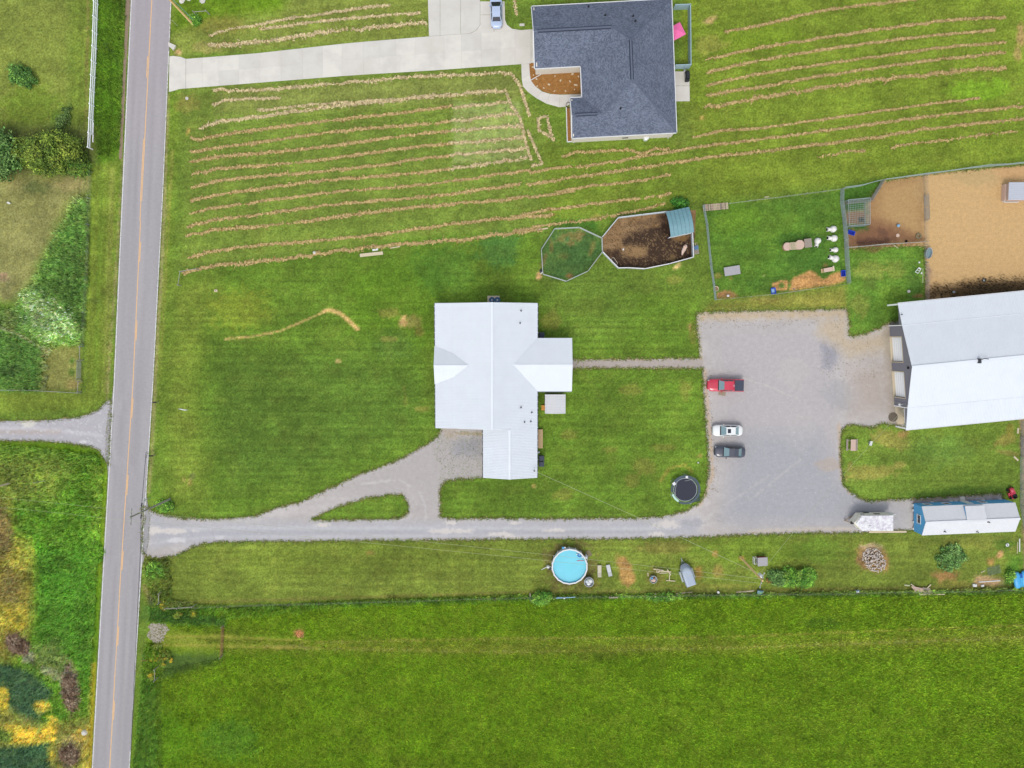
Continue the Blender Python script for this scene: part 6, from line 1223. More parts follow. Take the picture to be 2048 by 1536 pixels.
for k in range(9): MB().lathe((random.uniform(-1, 2.6), random.uniform(-.1, .9), 0), [(random.uniform(.25, .45), 0), (random.uniform(.3, .55), .15), (random.uniform(.15, .3), .32), (.05, .36)], 7).build('rock', 'concrete_grey', rk)

# ================================================================== AROUND THE DARK HOUSE
vf_ = thing('privacy_fence', 'pale blue grey privacy fence behind the dark roofed house', 'fence', P(1365, 78))
def vpan(a, b, h=1.75, gap=None):
    A_, B_ = P(*a), P(*b); d = B_ - A_; n_ = max(1, round(d.length / 2.0)); rz = math.atan2(d.y, d.x)
    for i in range(n_):
        m_ = A_ + d * ((i + .5) / n_); MB().box(m_ + V3((0, 0, .05)), (d.length / n_ - .14, .05, h - .12), rz).build('panel', 'fence_vinyl', vf_, True); MB().box(m_ + V3((0, 0, h - .08)), (d.length / n_ - .14, .11, .1), rz).build('top_rail', 'fence_vinyl', vf_, True)
    for i in range(n_ + 1): MB().box(A_ + d * (i / n_), (.13, .13, h + .04), rz).build('post', 'fence_vinyl', vf_, True)
vpan((1346, 20), (1375.5, 19)); vpan((1375.5, 22), (1376.5, 136)); vpan((1347, 138.5), (1367, 138)); vpan((1368.5, 138), (1376.5, 137.5))
um = thing('pink_parasol', 'square pink parasol half hidden by the dark roof', 'parasol', P(1348, 74), R(28)); q = [V3((s * 1.0, t * 1.0, 2.0)) for s, t in ((-1, -1), (1, -1), (1, 1), (-1, 1))]; 
pk = mat('pink_cloth', (240, 112, 168), .7, .04); ap = V3((0, 0, 2.35))
for k in range(4): MB().slab([q[k], q[(k + 1) % 4], ap], .02).build('canopy', 'pink_cloth', um)
MB().tube([(0, 0, 0), (0, 0, 2.33)], .025, 6).build('pole', 'steel', um)
def grill(label, px, py, rz):
    t = thing('grill', label, 'grill', P(px, py), rz); MB().box((0, 0, .3), (1.4, .6, .55)).build('cabinet', 'black', t); MB().loft([[(x, -.32, .86), (x, .32, .86), (x, .3, 1.08), (x, .12, 1.24), (x, -.18, 1.2), (x, -.32, 1.02)] for x in (-.45, .45)]).build('lid', 'dark_plastic', t); MB().tube([(-.38, -.4, 1.0), (.38, -.4, 1.0)], .02, 6).build('handle', 'steel', t)
    for s in (-1, 1): MB().box((s * .62, 0, .84), (.3, .55, .04)).build('side_shelf', 'dark_plastic', t)
    for x in (-.6, .6): MB().box((x, 0, 0), (.08, .5, .3)).build('leg', 'black', t)
    return t
grill('black grill on the patio behind the dark roofed house', 1372.5, 156, R(-88)); grill('black grill at the left wall of the dark roofed house', 1071, 45, R(92))
wb = thing('bucket', 'white bucket standing by the patio grill', 'bucket', P(1368.5, 144)); MB().lathe((0, 0, 0.07), [(.15, 0), (.2, .38), (.17, .38), (.14, .05)], 12).build('pail', 'trim_white', wb)
wt_ = thing('water_barrel', 'round white barrel below the south wall of the dark roofed house', 'barrel', P(1290.5, 278)); MB().lathe((0, 0, 0), [(.36, 0), (.42, .15), (.42, .85), (.36, .95), (.12, 1.0), (.1, 1.05)], 16).build('drum', 'paint_white', wt_)
ed = thing('bed_edging', 'white edging round the narrow mulch strip', 'edging', P(1134, 250))
for a, b in (((1132.5, 214), (1134.5, 284)), ((1134.5, 284), (1146, 283))): 
    A_, B_ = P(*a), P(*b); d = B_ - A_; k = max(1, round(d.length / .9))
    for i in range(k): MB().box(A_ + d * ((i + .5) / k), (d.length / k - .02, .14, .12), math.atan2(d.y, d.x)).build('edging_block', 'trim_white', ed, True)
ST_L = ['pale stone beside the downspout corner, topmost in the mulch bed', 'pale stone near the upper left edge of the mulch bed', 'pale stone just below the white downspout', 'pale stone at the left curve of the mulch bed', 'pale stone in the lower left of the mulch bed', 'round white stone under the garage wall', 'pale stone right of the round white one under the garage wall', 'elongated pale stone in the left middle of the mulch bed', 'pale stone in the very middle of the mulch bed', 'small pale stone right of the mulch bed middle', 'longest pale stone, upright near the top right of the mulch bed', 'pale stone in the top right corner of the mulch bed', 'slanting long stone in the lower right of the mulch bed', 'pale stone at the lower right edge near the walk', 'pale stone at the bottom middle edge near the walk', 'tiny pale stone at the bottom left edge near the walk', 'pale stone closest to the house wall at the right of the mulch bed']
for i, (px, py, s) in enumerate(((1066, 134, .2), (1067, 150, .18), (1073, 158, .26), (1074.5, 172, .16), (1087.5, 176, .22), (1101, 147, .2), (1110, 152, .16), (1098, 169, .3), (1121, 161, .28), (1140, 163, .2), (1145, 148, .34), (1157, 153, .24), (1151.5, 170, .3), (1149, 179, .2), (1131, 182, .22), (1109, 182, .16), (1162, 168, .14))):
    r_ = thing('bed_stone', ST_L[i], 'stone', P(px, py), i * 1.3, 'pale stones in the mulch bed'); MB().lathe((0, 0, 0), [(s * .8, 0), (s, s * .3), (s * .5, s * .7), (s * .1, s * .75)], 7).build('stone', 'wood_pale', r_); r_.scale = (.7 if i % 3 else 1.1, .5, .6)
hb = thing('garden_hose', 'coiled garden hose beside the narrow mulch strip', 'hose', P(1137, 211)); MB().tube([(.42 * math.cos(a), .42 * math.sin(a), .1 + .02 * a) for a in np.linspace(0, 12.5, 40)], .025, 5).build('coil', 'dark_plastic', hb)
bx = thing('utility_box', 'small grey utility lid in the grass left of the dark house', 'lid', P(1044, 50)); MB().box((0, 0, 0), (.75, .35, .12)).build('lid', 'concrete_grey', bx)

# ================================================================== AROUND THE WHITE HOUSE
def ac(label, px, py):
    t = thing('air_conditioner', label, 'air conditioner', P(px, py)); MB().lathe((0, 0, .08), [(.44, 0), (.46, .7), (.44, .76), (.36, .78), (.35, .7)], 18).build('casing', mat('ac_blue', (52, 96, 128), .5, .1), t); MB().lathe((0, 0, .8), [(.12, 0), (.12, .05), (.03, .06)], 8).build('fan_hub', 'pen_panel', t)
    for k in range(6): MB().box((.22 * math.cos(k * 1.047), .22 * math.sin(k * 1.047), .8), (.42, .025, .02), k * 1.047).build('guard_bar', 'steel', t)
ac('left round blue air conditioner on the tan pad above the white house', 984, 600.5); ac('right round blue air conditioner on the tan pad above the white house', 995, 600.5)
pd = thing('equipment_pad', 'tan concrete pad under the two air conditioners', 'pad', P(987, 598)); MB().box((0, -.3, 0), (1.9, 1.6, .07)).build('slab', 'wood_pale', pd)
dk = thing('back_step_deck', 'tan plank deck along the right wall of the white house', 'deck', P(1078, 877))
for k in range(7): MB().box((-.72 + k * .2, 0, .38), (.185, 3.0, .04)).build('plank', 'wood_new', dk)
MB().box((-.1, 1.3, 0), (1.3, .09, .37)).box((-.1, -1.3, 0), (1.3, .09, .37)).build('joist', 'wood_brown', dk)
def bin_(label, px, py, rz=0):
    t = thing('wheeled_bin', label, 'bin', P(px, py), rz); MB().loft([[(-.28, -.3, .08), (.28, -.3, .08), (.28, .3, .08), (-.28, .3, .08)], [(-.38, -.38, 1.0), (.38, -.38, 1.0), (.38, .38, 1.0), (-.38, .38, 1.0)]]).build('body', 'dark_plastic', t); MB().loft([[(-.42, -.42, 1.005), (.42, -.42, 1.005), (.42, .42, 1.005), (-.42, .42, 1.005)], [(-.34, -.34, 1.1), (.34, -.34, 1.1), (.34, .34, 1.1), (-.34, .34, 1.1)]]).build('lid', 'tonneau', t)
    for s in (-1, 1): MB().tube([(-.32, s * .34 - .04, .12), (-.32, s * .34 + .04, .12)], .12, 10).build('wheel', 'tyre', t)
bin_('upper dark grey wheeled bin at the right wall of the white house', 1082.5, 914.5); bin_('lower dark grey wheeled bin at the right wall of the white house', 1082.5, 926); bin_('dark bin in the upper inner corner of the white house', 1083, 670.5)
gp = thing('propane_cylinder', 'small white cylinder between deck and bins', 'cylinder', P(1077.5, 904)); MB().lathe((0, 0, 0), [(.13, 0), (.15, .1), (.15, .4), (.06, .5), (.08, .56)], 12).build('tank', 'trim_white', gp)
sb = thing('splitter_box', 'small pale valve box lid on the left lawn', 'lid', P(432, 581.5)); MB().box((0, 0, 0), (.5, .36, .1)).build('lid', 'wood_pale', sb); MB().box((0, 0, .1), (.12, .1, .02)).build('knob', 'dark_plastic', sb)
wp = thing('white_sheet_scrap', 'thin white scrap lying on the lawn by the road', 'scrap', P(366, 819)); MB().prism([(-.8, .14), (-.2, .1), (.2, .0), (.85, -.08), (.3, -.16), (-.2, -.05)], .02, .07).build('sheet', 'trim_white', wp)
def plank(label, a, b, w=.2, th=.05, m='wood_grey', z=.015, z2=None, name='plank'):
    A_, B_ = P(*a), P(*b); t = thing(name, label, 'plank', (A_ + B_) / 2, ang(A_, B_)); L = (B_ - A_).length; MB().box((0, 0, z), (L, w, th)).build('board', m, t); return t
plank('long pale grey board lying below the hay rows', (720, 511), (766, 506), .5, .08, 'wood_pale'); plank('short pale board beside the long grey board', (745, 500.5), (756, 498.5), .3, .06, 'trim_white'); plank('thin pale board at the edge of the last hay row', (780, 496.5), (800, 493), .16, .05, 'wood_pale'); plank('pale board above the eight sided pen', (1070, 460), (1096, 456.5), .2, .06, 'wood_pale')
st_ = thing('rock', 'single grey stone on the last hay row', 'stone', P(629, 505.5)); MB().lathe((0, 0, 0), [(.2, 0), (.26, .12), (.1, .25)], 7).build('stone', 'concrete_grey', st_)

# ================================================================== TRAMPOLINE, POOL, SOUTH STRIP
mat('mat_black', (52, 54, 66), 0.75, 0.08, 3); mat('pad_grey', (74, 88, 98), 0.6, 0.12); mat('mint', (190, 222, 206), 0.6, 0.04)
tc_ = P(1368, 977); tr = thing('trampoline', 'round black trampoline with torn padding and leaning net poles', 'trampoline', tc_); zr_ = .85; rr = 2.12
MB().lathe((0, 0, zr_ - .02), [(rr - .32, 0), (rr - .32, .02)], 40).build('jumping_mat', 'mat_black', tr)
MB().tube([(rr * math.cos(a), rr * math.sin(a), zr_) for a in np.linspace(0, 2 * math.pi, 41)[:-1]], .04, 6, closed=True).build('frame_ring', 'galv', tr)
MB().tube([((rr - .3) * math.cos(a), (rr - .3) * math.sin(a), zr_ + .01) for a in np.linspace(0, 2 * math.pi, 41)[:-1]], .03, 5, closed=True).build('mat_edge', 'pen_panel', tr)
sp = MB()
for a in np.linspace(0, 2 * math.pi, 73)[:-1]: sp.tube([((rr - .3) * math.cos(a), (rr - .3) * math.sin(a), zr_), (rr * math.cos(a), rr * math.sin(a), zr_)], .012, 3)
sp.build('springs', 'steel', tr)
def arc(a0, a1, r0, r1, z, m, nm, n=8):
    v = [(r * math.cos(R(a0 + (a1 - a0) * i / n)), r * math.sin(R(a0 + (a1 - a0) * i / n)), z + k) for k in (0, .03) for r in (r0, r1) for i in range(n + 1)]; q = n + 1; f = []
    for i in range(n): f += [(2 * q + i, 2 * q + i + 1, 3 * q + i + 1, 3 * q + i), (i, q + i, q + i + 1, i + 1), (i, i + 1, 2 * q + i + 1, 2 * q + i), (q + i, 3 * q + i, 3 * q + i + 1, q + i + 1)]
    f += [(0, 2 * q, 3 * q, q), (n, q + n, 3 * q + n, 2 * q + n)]; MB().add(v, f).build(nm, m, tr)
arc(55, 150, rr - .22, rr + .18, zr_ + .05, 'pad_grey', 'pad'); arc(-60, 55, rr - .1, rr + .26, zr_ + .05, 'pad_grey', 'pad'); arc(200, 240, rr - .16, rr + .16, zr_ + .06, 'mint', 'pad', 5); arc(155, 190, rr - .1, rr + .15, zr_ + .05, 'pad_grey', 'pad', 5); arc(245, 300, rr - .1, rr + .22, zr_ + .05, 'pad_grey', 'pad', 6)
MB().box((2.02 * math.cos(R(85)), 2.02 * math.sin(R(85)), zr_ + .09), (.36, .36, .06)).build('white_patch', 'trim_white', tr); MB().box((2.05 * math.cos(R(152)), 2.05 * math.sin(R(152)), zr_ + .09), (.46, .46, .07), .6).build('white_patch', 'trim_white', tr)
for k in range(6):
    a = R(20 + 60 * k); x, y = (rr + .05) * math.cos(a), (rr + .05) * math.sin(a); MB().tube([(x, y, zr_), (x * 1.06, y * 1.06, .03), (x * 1.06 - y * .3, y * 1.06 + x * .3, .03)], .03, 6).build('leg', 'galv', tr)
MB().tube([(1.05, 1.65, zr_ + .08), (.1, 1.45, zr_ + .12), (-.1, 1.4, zr_ + .1)], .03, 6).build('net_pole', 'panel_grey', tr); MB().tube([(-1.35, 1.2, zr_ + .1), (-1.55, .3, zr_ + .1), (-1.6, -.5, zr_ + .12), (-1.5, -.8, zr_ + .1)], .03, 6).build('net_pole', 'panel_grey', tr)
MB().slab([V3((rr * .82, -rr * .58, zr_ + .02)), V3((rr * 1.02, -.3, zr_ + .02)), V3((rr * 1.2, -1.9, .35)), V3((rr * .4, -2.3, .4)), V3((.5, -rr * .98, zr_ + .02))], .02).build('hanging_net', mat('net_dark', (58, 78, 60), .8, .15), tr)
for a in ((2.2, 1.2, 2.75, .75), (2.3, -.3, 2.8, -.8), (-.9, -2.2, -.6, -2.6)): MB().tube([(a[0], a[1], zr_ - .1), (a[2], a[3], .05)], .03, 5).build('loose_strap', 'black', tr)
MB().tube([(.95 + .13 * math.cos(q), -2.25 + .13 * math.sin(q), .5) for q in np.linspace(0, 6.28, 11)[:-1]], .03, 5, closed=True).build('pole_ring', 'pen_panel', tr)
bl = thing('ball', 'small white ball on the lawn near the trampoline', 'ball', P(1396, 925)); MB().lathe((0, 0, 0), [(.02, 0), (.1, .03), (.14, .12), (.1, .22), (.02, .26)], 10).build('ball', 'trim_white', bl)

mat('pool_water', (130, 214, 230), 0.12, 0.06, .7, spec=.15, rgb2=(126, 214, 228)); mat('pool_liner', (96, 190, 214), 0.5, 0.05)
pc = P(1138, 1128.5); pool = thing('swimming_pool', 'round above ground pool with bright turquoise water', 'pool', pc); pr = 2.76; ph = 1.25; N_ = 18
ring = lambda r, z: [(r * math.cos(2 * math.pi * (k + .5) / N_), r * math.sin(2 * math.pi * (k + .5) / N_), z) for k in range(N_)]
MB().loft([ring(pr, 0), ring(pr, ph)], caps=False).build('wall', 'pen_panel', pool); MB().loft([ring(pr - .03, .3), ring(pr - .03, ph)], caps=False).build('liner', 'pool_liner', pool); MB().lathe((0, 0, .98), [(pr - .04, 0), (pr - .04, .02)], 48).build('water', 'pool_water', pool)
ro, ri = ring(pr + .1, ph), ring(pr - .1, ph)
for k in range(N_):
    a, b = V3(ro[k]), V3(ro[(k + 1) % N_]); c, d = V3(ri[(k + 1) % N_]), V3(ri[k]); cc = (a + b + c + d) / 4; MB().slab([cc + (p - cc) * .985 + V3((0, 0, .04)) for p in (a, b, c, d)], .045).build('top_rail', 'trim_white', pool)
    MB().box((V3(ro[k]) + V3(ri[k])) / 2 * .5 + V3((ro[k][0] * .5, ro[k][1] * .5, -ph / 2)) * 1.0 + V3((0, 0, -.0)), (.09, .09, ph), 2 * math.pi * (k + .5) / N_).build('upright', 'trim_white', pool) if False else MB().box((ro[k][0] * 1.0, ro[k][1] * 1.0, 0), (.08, .1, ph), 2 * math.pi * (k + .5) / N_).build('upright', 'trim_white', pool)
ld = thing('pool_ladder', 'white pool ladder at the upper right rim', 'ladder', P(1170, 1112), R(32))
for s in (-1, 1): MB().tube([(.35, s * .25, 0), (.05, s * .25, 1.7), (-.35, s * .25, 1.7), (-.5, s * .25, 1.0)], .03, 6).build('rail', 'trim_white', ld)
for z in (.3, .6, .9, 1.2): MB().box((.33 - z * .18, 0, z), (.16, .48, .04)).build('step', 'trim_white', ld)
pm = thing('pool_pump', 'white pool pump with hose at the left of the pool', 'pump', P(1096, 1132)); MB().lathe((0, 0, .05), [(.2, 0), (.24, .1), (.24, .5), (.15, .62), (.05, .66)], 12).build('filter', 'trim_white', pm); MB().box((.3, -.3, 0), (.5, .4, .35)).build('motor', 'dark_plastic', pm); MB().tube([(-.2, -.1, .2), (-.9, -.5, .06), (-1.05, -.55, .05)], .05, 6).tube([(.2, .1, .4), (.7, -.1, .5), (.95, -.25, .6)], .045, 6).build('hose', 'trim_white', pm)
sk_ = thing('pool_skimmer', 'small blue skimmer on the upper pool rim', 'skimmer', P(1126, 1095, 1.0)); MB().box((0, 0, 0), (.35, .25, .3)).build('basket', 'blue_board', sk_); MB().box((.3, .05, .1), (.2, .16, .2)).build('arm', 'trim_white', sk_)
tf = thing('pool_float', 'blue and white float drifting in the pool', 'float', P(1159, 1110.5, 1.0)); MB().tube([(.3 * math.cos(a), .22 * math.sin(a), .07) for a in np.linspace(0, 6.28, 13)[:-1]], .08, 6, closed=True).build('ring', mat('float_blue', (72, 130, 206), .4, .1), tf); MB().lathe((.45, -.25, .02), [(.12, 0), (.14, .08), (.05, .14)], 8).lathe((-.42, .2, .02), [(.1, 0), (.12, .08), (.05, .14)], 8).build('bobble', 'trim_white', tf)
nd = thing('pool_noodle', 'pink foam noodle floating in the pool', 'noodle', P(1161, 1121.5, 1.0)); MB().tube([(-.58, 0, .05), (0, .05, .05), (.55, .02, .05)], .05, 7).build('noodle', mat('noodle_pink', (226, 142, 150), .6, .05), nd)
mt = thing('pool_mat', 'brown rubber mat beside the pool ladder', 'mat', P(1177.5, 1107), R(28)); MB().box((0, 0, .0), (.8, 1.0, .03)).build('mat', mat('mat_brown', (132, 122, 92), .9, .12), mt)
def tub(label, px, py, r, h, bag):
    t = thing('round_tub', label, 'tub', P(px, py)); MB().lathe((0, 0, 0), [(r * .92, 0), (r * .95, .05), (r, h), (r * 1.05, h + .01), (r * 1.05, h + .06), (r * .95, h + .06), (r * .93, h * .6), (r * .9, h * .55), (.02, h * .5)], 20).build('tub', 'galv', t)
    for x, y, s, m_ in bag: MB().lathe((x * r, y * r, h * .5), [(s * .6, 0), (s, s * .5), (s * .7, s * 1.1), (s * .1, s * 1.3)], 9).build('bundle', m_, t)
tub('large round grey tub with white bundles beside the pool', 1177, 1161.5, .74, .7, [(.35, .25, .36, 'trim_white'), (-.05, -.35, .36, 'trim_white'), (-.4, .1, .3, 'pen_panel'), (-.1, .45, .26, 'panel_grey')]); tub('smaller round tub with pale and blue bundles left of the trailer', 1305.5, 1157, .58, .55, [(.15, -.2, .34, 'wood_pink'), (-.35, .3, .2, 'blue_board'), (.3, .3, .2, 'rust'), (-.3, -.3, .26, 'wood_pink')])
def lounger(label, a, b, m, back=.35):
    A_, B_ = P(*a), P(*b); t = thing('sun_lounger', label, 'sun lounger', (A_ + B_) / 2, ang(A_, B_), 'sun loungers beside the pool'); L = (B_ - A_).length; w = .6
    MB().box((-L * .17, 0, .32), (L * .64, w, .05)).build('seat', m, t); MB().box((L * .33, 0, .33), (L * .34, w, .05), 0, 0, -.35).build('backrest', m, t)
    MB().tube([(-L * .5, -w / 2, .31), (L * .16, -w / 2, .31), (L * .16, w / 2, .31), (-L * .5, w / 2, .31)], .022, 5, closed=True).build('frame', 'steel', t)
    for x in (-L * .42, L * .1):
        for s in (-1, 1): MB().tube([(x, s * w / 2, .3), (x, s * w / 2, 0)], .02, 5).build('leg', 'steel', t)
mat('cloth_beige', (206, 198, 174), .8, .05); mat('cloth_grey', (206, 208, 208), .8, .05)
lounger('beige sun lounger standing nearer the pool', (1198.5, 1129), (1198.5, 1153), 'cloth_beige'); lounger('pale grey sun lounger turned askew right of the beige one', (1215, 1128.5), (1220.5, 1151), 'cloth_grey')
# weathered timber frame
fr_ = thing('timber_frame', 'weathered wooden bench frame lying beside the grey trailer', 'wooden frame', P(1328, 1145)); fl_ = fr_.location
for a, b, z, w in (((1306, 1137), (1324, 1138), .3, .14), ((1318, 1140), (1341, 1142), .42, .16), ((1318, 1145), (1334, 1144.5), .3, .1), ((1313, 1137), (1313, 1144), .3, .12), ((1315, 1143), (1318, 1139), .45, .2), ((1333, 1137), (1340, 1148), .5, .16), ((1338, 1147), (1338, 1160), .25, .12), ((1332, 1160), (1350, 1161.5), .12, .13), ((1336, 1141), (1339, 1147), .35, .14), ((1318, 1139.5), (1326, 1138.5), .5, .1)):
    A_, B_ = P(*a) - fl_, P(*b) - fl_; d = B_ - A_; MB().box((A_ + B_) / 2 + V3((0, 0, z)), (d.length, w, .09), math.atan2(d.y, d.x)).build('beam', 'wood_pale', fr_)
for px, py, h in ((1314, 1143, .4), (1338, 1148, .5), (1333, 1160, .12), (1349, 1161, .12)): MB().box(P(px, py) - fl_, (.1, .1, h)).build('leg', 'wood_pale', fr_)
plank('short wooden post beside the smaller round tub', (1295.5, 1145), (1296, 1152), .12, .1, 'wood_pale')
# hutch
hu = thing('rabbit_hutch', 'small hutch with grey roof red wall and white wire run', 'hutch', P(1519, 1119), R(2)); MB().box((.15, .0, .1), (1.35, 1.05, .75)).build('box', mat('barn_red', (138, 44, 50), .7, .1), hu); MB().slab([V3((-.62, .58, .95)), V3((-.62, -.78, 1.0)), V3((.95, -.72, 1.0)), V3((.95, .62, .95))], .05).build('roof', mat('roof_grey', (172, 168, 170), .7, .06), hu)
MB().tube([(-1.05, -.55, .1), (-.55, -.55, .1), (-.55, .5, .1), (-1.05, .5, .1)], .05, 5, closed=True).tube([(-1.05, -.55, .75), (-.55, -.55, .75), (-.55, .5, .75), (-1.05, .5, .75)], .05, 5, closed=True).build('run_frame', 'trim_white', hu); MB().box((-.53, 0, .15), (.04, .9, .6)).build('hutch_window', 'auto_glass_dark', hu)
for x in (-1.05, .8):
    for y in (-.5, .48): MB().box((x, y, 0), (.08, .08, .75 if x < 0 else .1)).build('leg', 'trim_white', hu)
# items by the south fence
def simple(name, label, cat, px, py, rz=0): return thing(name, label, cat, P(px, py), rz)
bp_ = simple('water_pipe_bundle', 'pale blue pole lying in weeds under the pool', 'pole', 1131, 1192, .03); MB().tube([(-1.6, 0, .9), (1.5, .1, .9)], .06, 6).tube([(-1.4, .1, .86), (1.2, .05, .86)], .05, 6).build('pipe', mat('pale_blue', (150, 190, 220), .5, .06), bp_); MB().lathe((-.25, 0, .85), [(.02, 0), (.13, .05), (.15, .13), (.1, .24), (.02, .28)], 10).build('float_ball', 'trim_white', bp_)
for x in (-1.3, 1.1): MB().box((x, 0.02, 0), (.08, .08, .86)).build('rest', 'wood_grey', bp_)
plank('grey board lying at the fence right of the pool', (1217, 1192.5), (1235, 1192), .22, .06, 'wood_grey', .6); plank('tan board lying along the fence below the grey trailer', (1352, 1187.5), (1384, 1184), .16, .06, 'wood_pale'); plank('long tan board lying along the fence below the transformer pole', (1473, 1184.5), (1508, 1181.5), .2, .06, 'wood_pale')
plank('grey board standing in weeds left of the pool', (1060, 1184), (1060.5, 1198), .16, .1, 'wood_grey', .5)
ms_ = simple('metal_sheet', 'bent pale metal sheet leaning at the fence', 'metal sheet', 1519, 1184, -.1); MB().loft([[(-.5, .35, .5), (-.5, -.25, .3)], [(-.1, .3, .62), (-.05, -.4, .35)], [(.5, .35, .55), (.5, -.35, .1)]], closed=False, caps=False).slab([V3((-.5, .36, .48)), V3((-.1, .31, .6)), V3((.5, .36, .53)), V3((.5, .33, .0)), V3((-.5, .33, .0))], .02).build('sheet', 'teal_metal', ms_)
bk = simple('bucket', 'round white bucket lid at the south fence', 'bucket', 1435.5, 1183.5); MB().lathe((0, 0, 0), [(.15, 0), (.19, .36), (.2, .38), (.04, .4)], 12).build('pail', 'trim_white', bk)
po = simple('fence_post_stub', 'short pale post stub at the fence below the timber frame', 'post', 1309, 1190); MB().box((0, 0, 0), (.14, .14, .8)).box((.1, .3, 0), (.12, .12, .5)).build('stub', 'wood_pale', po)
ch = simple('plastic_chair', 'small white and blue plastic chair at the south fence', 'chair', 1713, 1181.5, .3); MB().box((0, 0, .35), (.42, .42, .04)).build('seat', 'trim_white', ch); MB().box((0, .22, .38), (.42, .04, .42)).build('backrest', 'pale_blue', ch)
for x in (-.18, .18):
    for y in (-.18, .18): MB().box((x, y, 0), (.04, .04, .35)).build('leg', 'trim_white', ch)
# broken pallets
pl_ = simple('broken_pallet', 'broken grey pallets leaning on the south fence', 'pallet', 1842, 1179); z0_ = pl_.location
for i, (a, b, m_) in enumerate((((1821, 1172), (1843, 1176.5), 'wood_pink'), ((1823, 1175.5), (1844, 1178), 'wood_pink'), ((1825, 1178.5), (1845, 1180.5), 'wood_pink'), ((1826, 1181.5), (1846, 1182.5), 'wood_pale'), ((1832, 1185), (1850, 1185.5), 'wood_grey'), ((1844, 1175), (1857, 1176.5), 'wood_grey'), ((1845, 1178.5), (1859, 1178.5), 'wood_grey'), ((1846, 1182), (1861, 1182), 'wood_pink'), ((1848, 1185), (1862, 1185.5), 'wood_grey'))):
    A_, B_ = P(*a) - z0_, P(*b) - z0_; d = B_ - A_; MB().box((A_ + B_) / 2 + V3((0, 0, .3 + .06 * math.sin(i))), (d.length, .2, .04), math.atan2(d.y, d.x)).build('slat', m_, pl_)
for a, b in (((1820, 1167), (1830, 1174)), ((1860, 1168), (1853, 1175)), ((1836, 1188), (1888, 1187.5)), ((1822, 1172), (1832, 1187)), ((1844, 1174), (1850, 1187)), ((1857, 1176), (1863, 1187))):
    A_, B_ = P(*a) - z0_, P(*b) - z0_; d = B_ - A_; MB().box((A_ + B_) / 2 + V3((0, 0, .18)), (d.length, .13, .1), math.atan2(d.y, d.x)).build('stringer', 'wood_pale', pl_)
plank('short yellow board left of the broken pallets', (1808.5, 1170), (1819, 1171), .2, .08, 'cable_light')
# rock pile
mat('pile_rock', (208, 196, 184), .9, .2, 4)
rp_ = simple('rock_pile', 'pile of pale grey rocks in a burnt dirt ring', 'rock pile', 1748, 1120)
for k in range(280):
    a = random.random() * 6.28; d = math.sqrt(random.random()); x, y = d * 1.85 * math.cos(a), d * 2.0 * math.sin(a); x += y * -.25; s = random.uniform(.06, .15); MBk = MB()
    n_ = 6; jit = [random.uniform(.7, 1.2) for _ in range(n_)]; base = max(0, .38 * (1 - d) + random.uniform(-.08, .05))
    MBk.loft([[(x + s * j * math.cos(i * 1.047 + k), y + s * j * math.sin(i * 1.047 + k), base - .02) for i, j in enumerate(jit)], [(x + s * 1.05 * j * math.cos(i * 1.047 + k), y + s * j * math.sin(i * 1.047 + k), base + s * .5) for i, j in enumerate(jit)], [(x + s * .5 * j * math.cos(i * 1.047 + k), y + s * .5 * j * math.sin(i * 1.047 + k), base + s) for i, j in enumerate(jit)]]).build('rock', 'pile_rock', rp_)
# blue boat, wire panel, white posts
bt = simple('paddle_boat', 'bright blue plastic paddle boat at the right edge', 'boat', 2039, 1158, R(99)); bt.scale = (1.0, 1.3, 1.0); mat('boat_blue', (74, 172, 224), .4, .05, spec=.4); mat('boat_dark', (30, 92, 176), .4, .05)
for s in (-1, 1): MB().loft([[(x, s * .46 + w * math.cos(a), .32 + h_ * math.sin(a)) for a in np.linspace(0, 6.28, 11)[:-1]] for x, w, h_ in ((-1.35, .2, .14), (-1.1, .4, .28), (-.2, .46, .32), (.8, .42, .3), (1.2, .3, .22), (1.36, .12, .1))]).build('hull', 'boat_blue', bt, smooth=True)
MB().box((-.15, 0, .3), (2.0, .36, .22)).build('deck', 'boat_blue', bt); MB().box((.72, 0, .42), (.7, .26, .14)).build('footwell', 'boat_dark', bt); MB().box((-1.1, 0, .2), (.3, .3, .22)).build('rudder_housing', 'boat_dark', bt)
wpn = simple('mesh_sheet', 'green wire mesh panel lying on the grass', 'wire panel', 1987, 1140, .25); k_ = MB()
for i in range(9): k_.tube([(-1.05, -.65 + i * .16, .1), (1.05, -.65 + i * .16, .1)], .014, 3)
for i in range(14): k_.tube([(-1.05 + i * .16, -.65, .12), (-1.05 + i * .16, .65, .12)], .014, 3)
k_.build('wire_grid', 'wire', wpn)
plank('long white board on the bare patch at the lower right', (1957, 1164), (2000, 1161), .12, .08, 'trim_white'); plank('slim pale stick above the bare patch', (1962, 1145), (1970, 1141), .1, .05, 'wood_pale')
for k, (px, py, s, lab) in enumerate(((1948, 1170, .42, 'large white block at the lower right fence'), (1964, 1171, .3, 'smaller white block at the lower right fence'))): b__ = simple('white_block', lab, 'block', px, py, .3 * k); MB().box((0, 0, 0), (s * 1.3, s, s * .6)).box((.1, .05, s * .6), (s * .7, s * .6, s * .25)).build('block', 'trim_white', b__)
plank('tall white post lying beside the right fence', (2038.5, 1077), (2038.5, 1103), .14, .1, 'trim_white'); plank('thin pale lath lying beside the tall white post', (2035, 1084), (2034, 1107), .08, .05, 'wood_pale'); plank('pale plank lying on the lawn near the right gate', (2027.5, 913), (2036, 921), .26, .06, 'wood_pale'); plank('pale board leaning near the barn corner at the right', (2036, 856), (2035, 867), .26, .08, 'wood_pale')
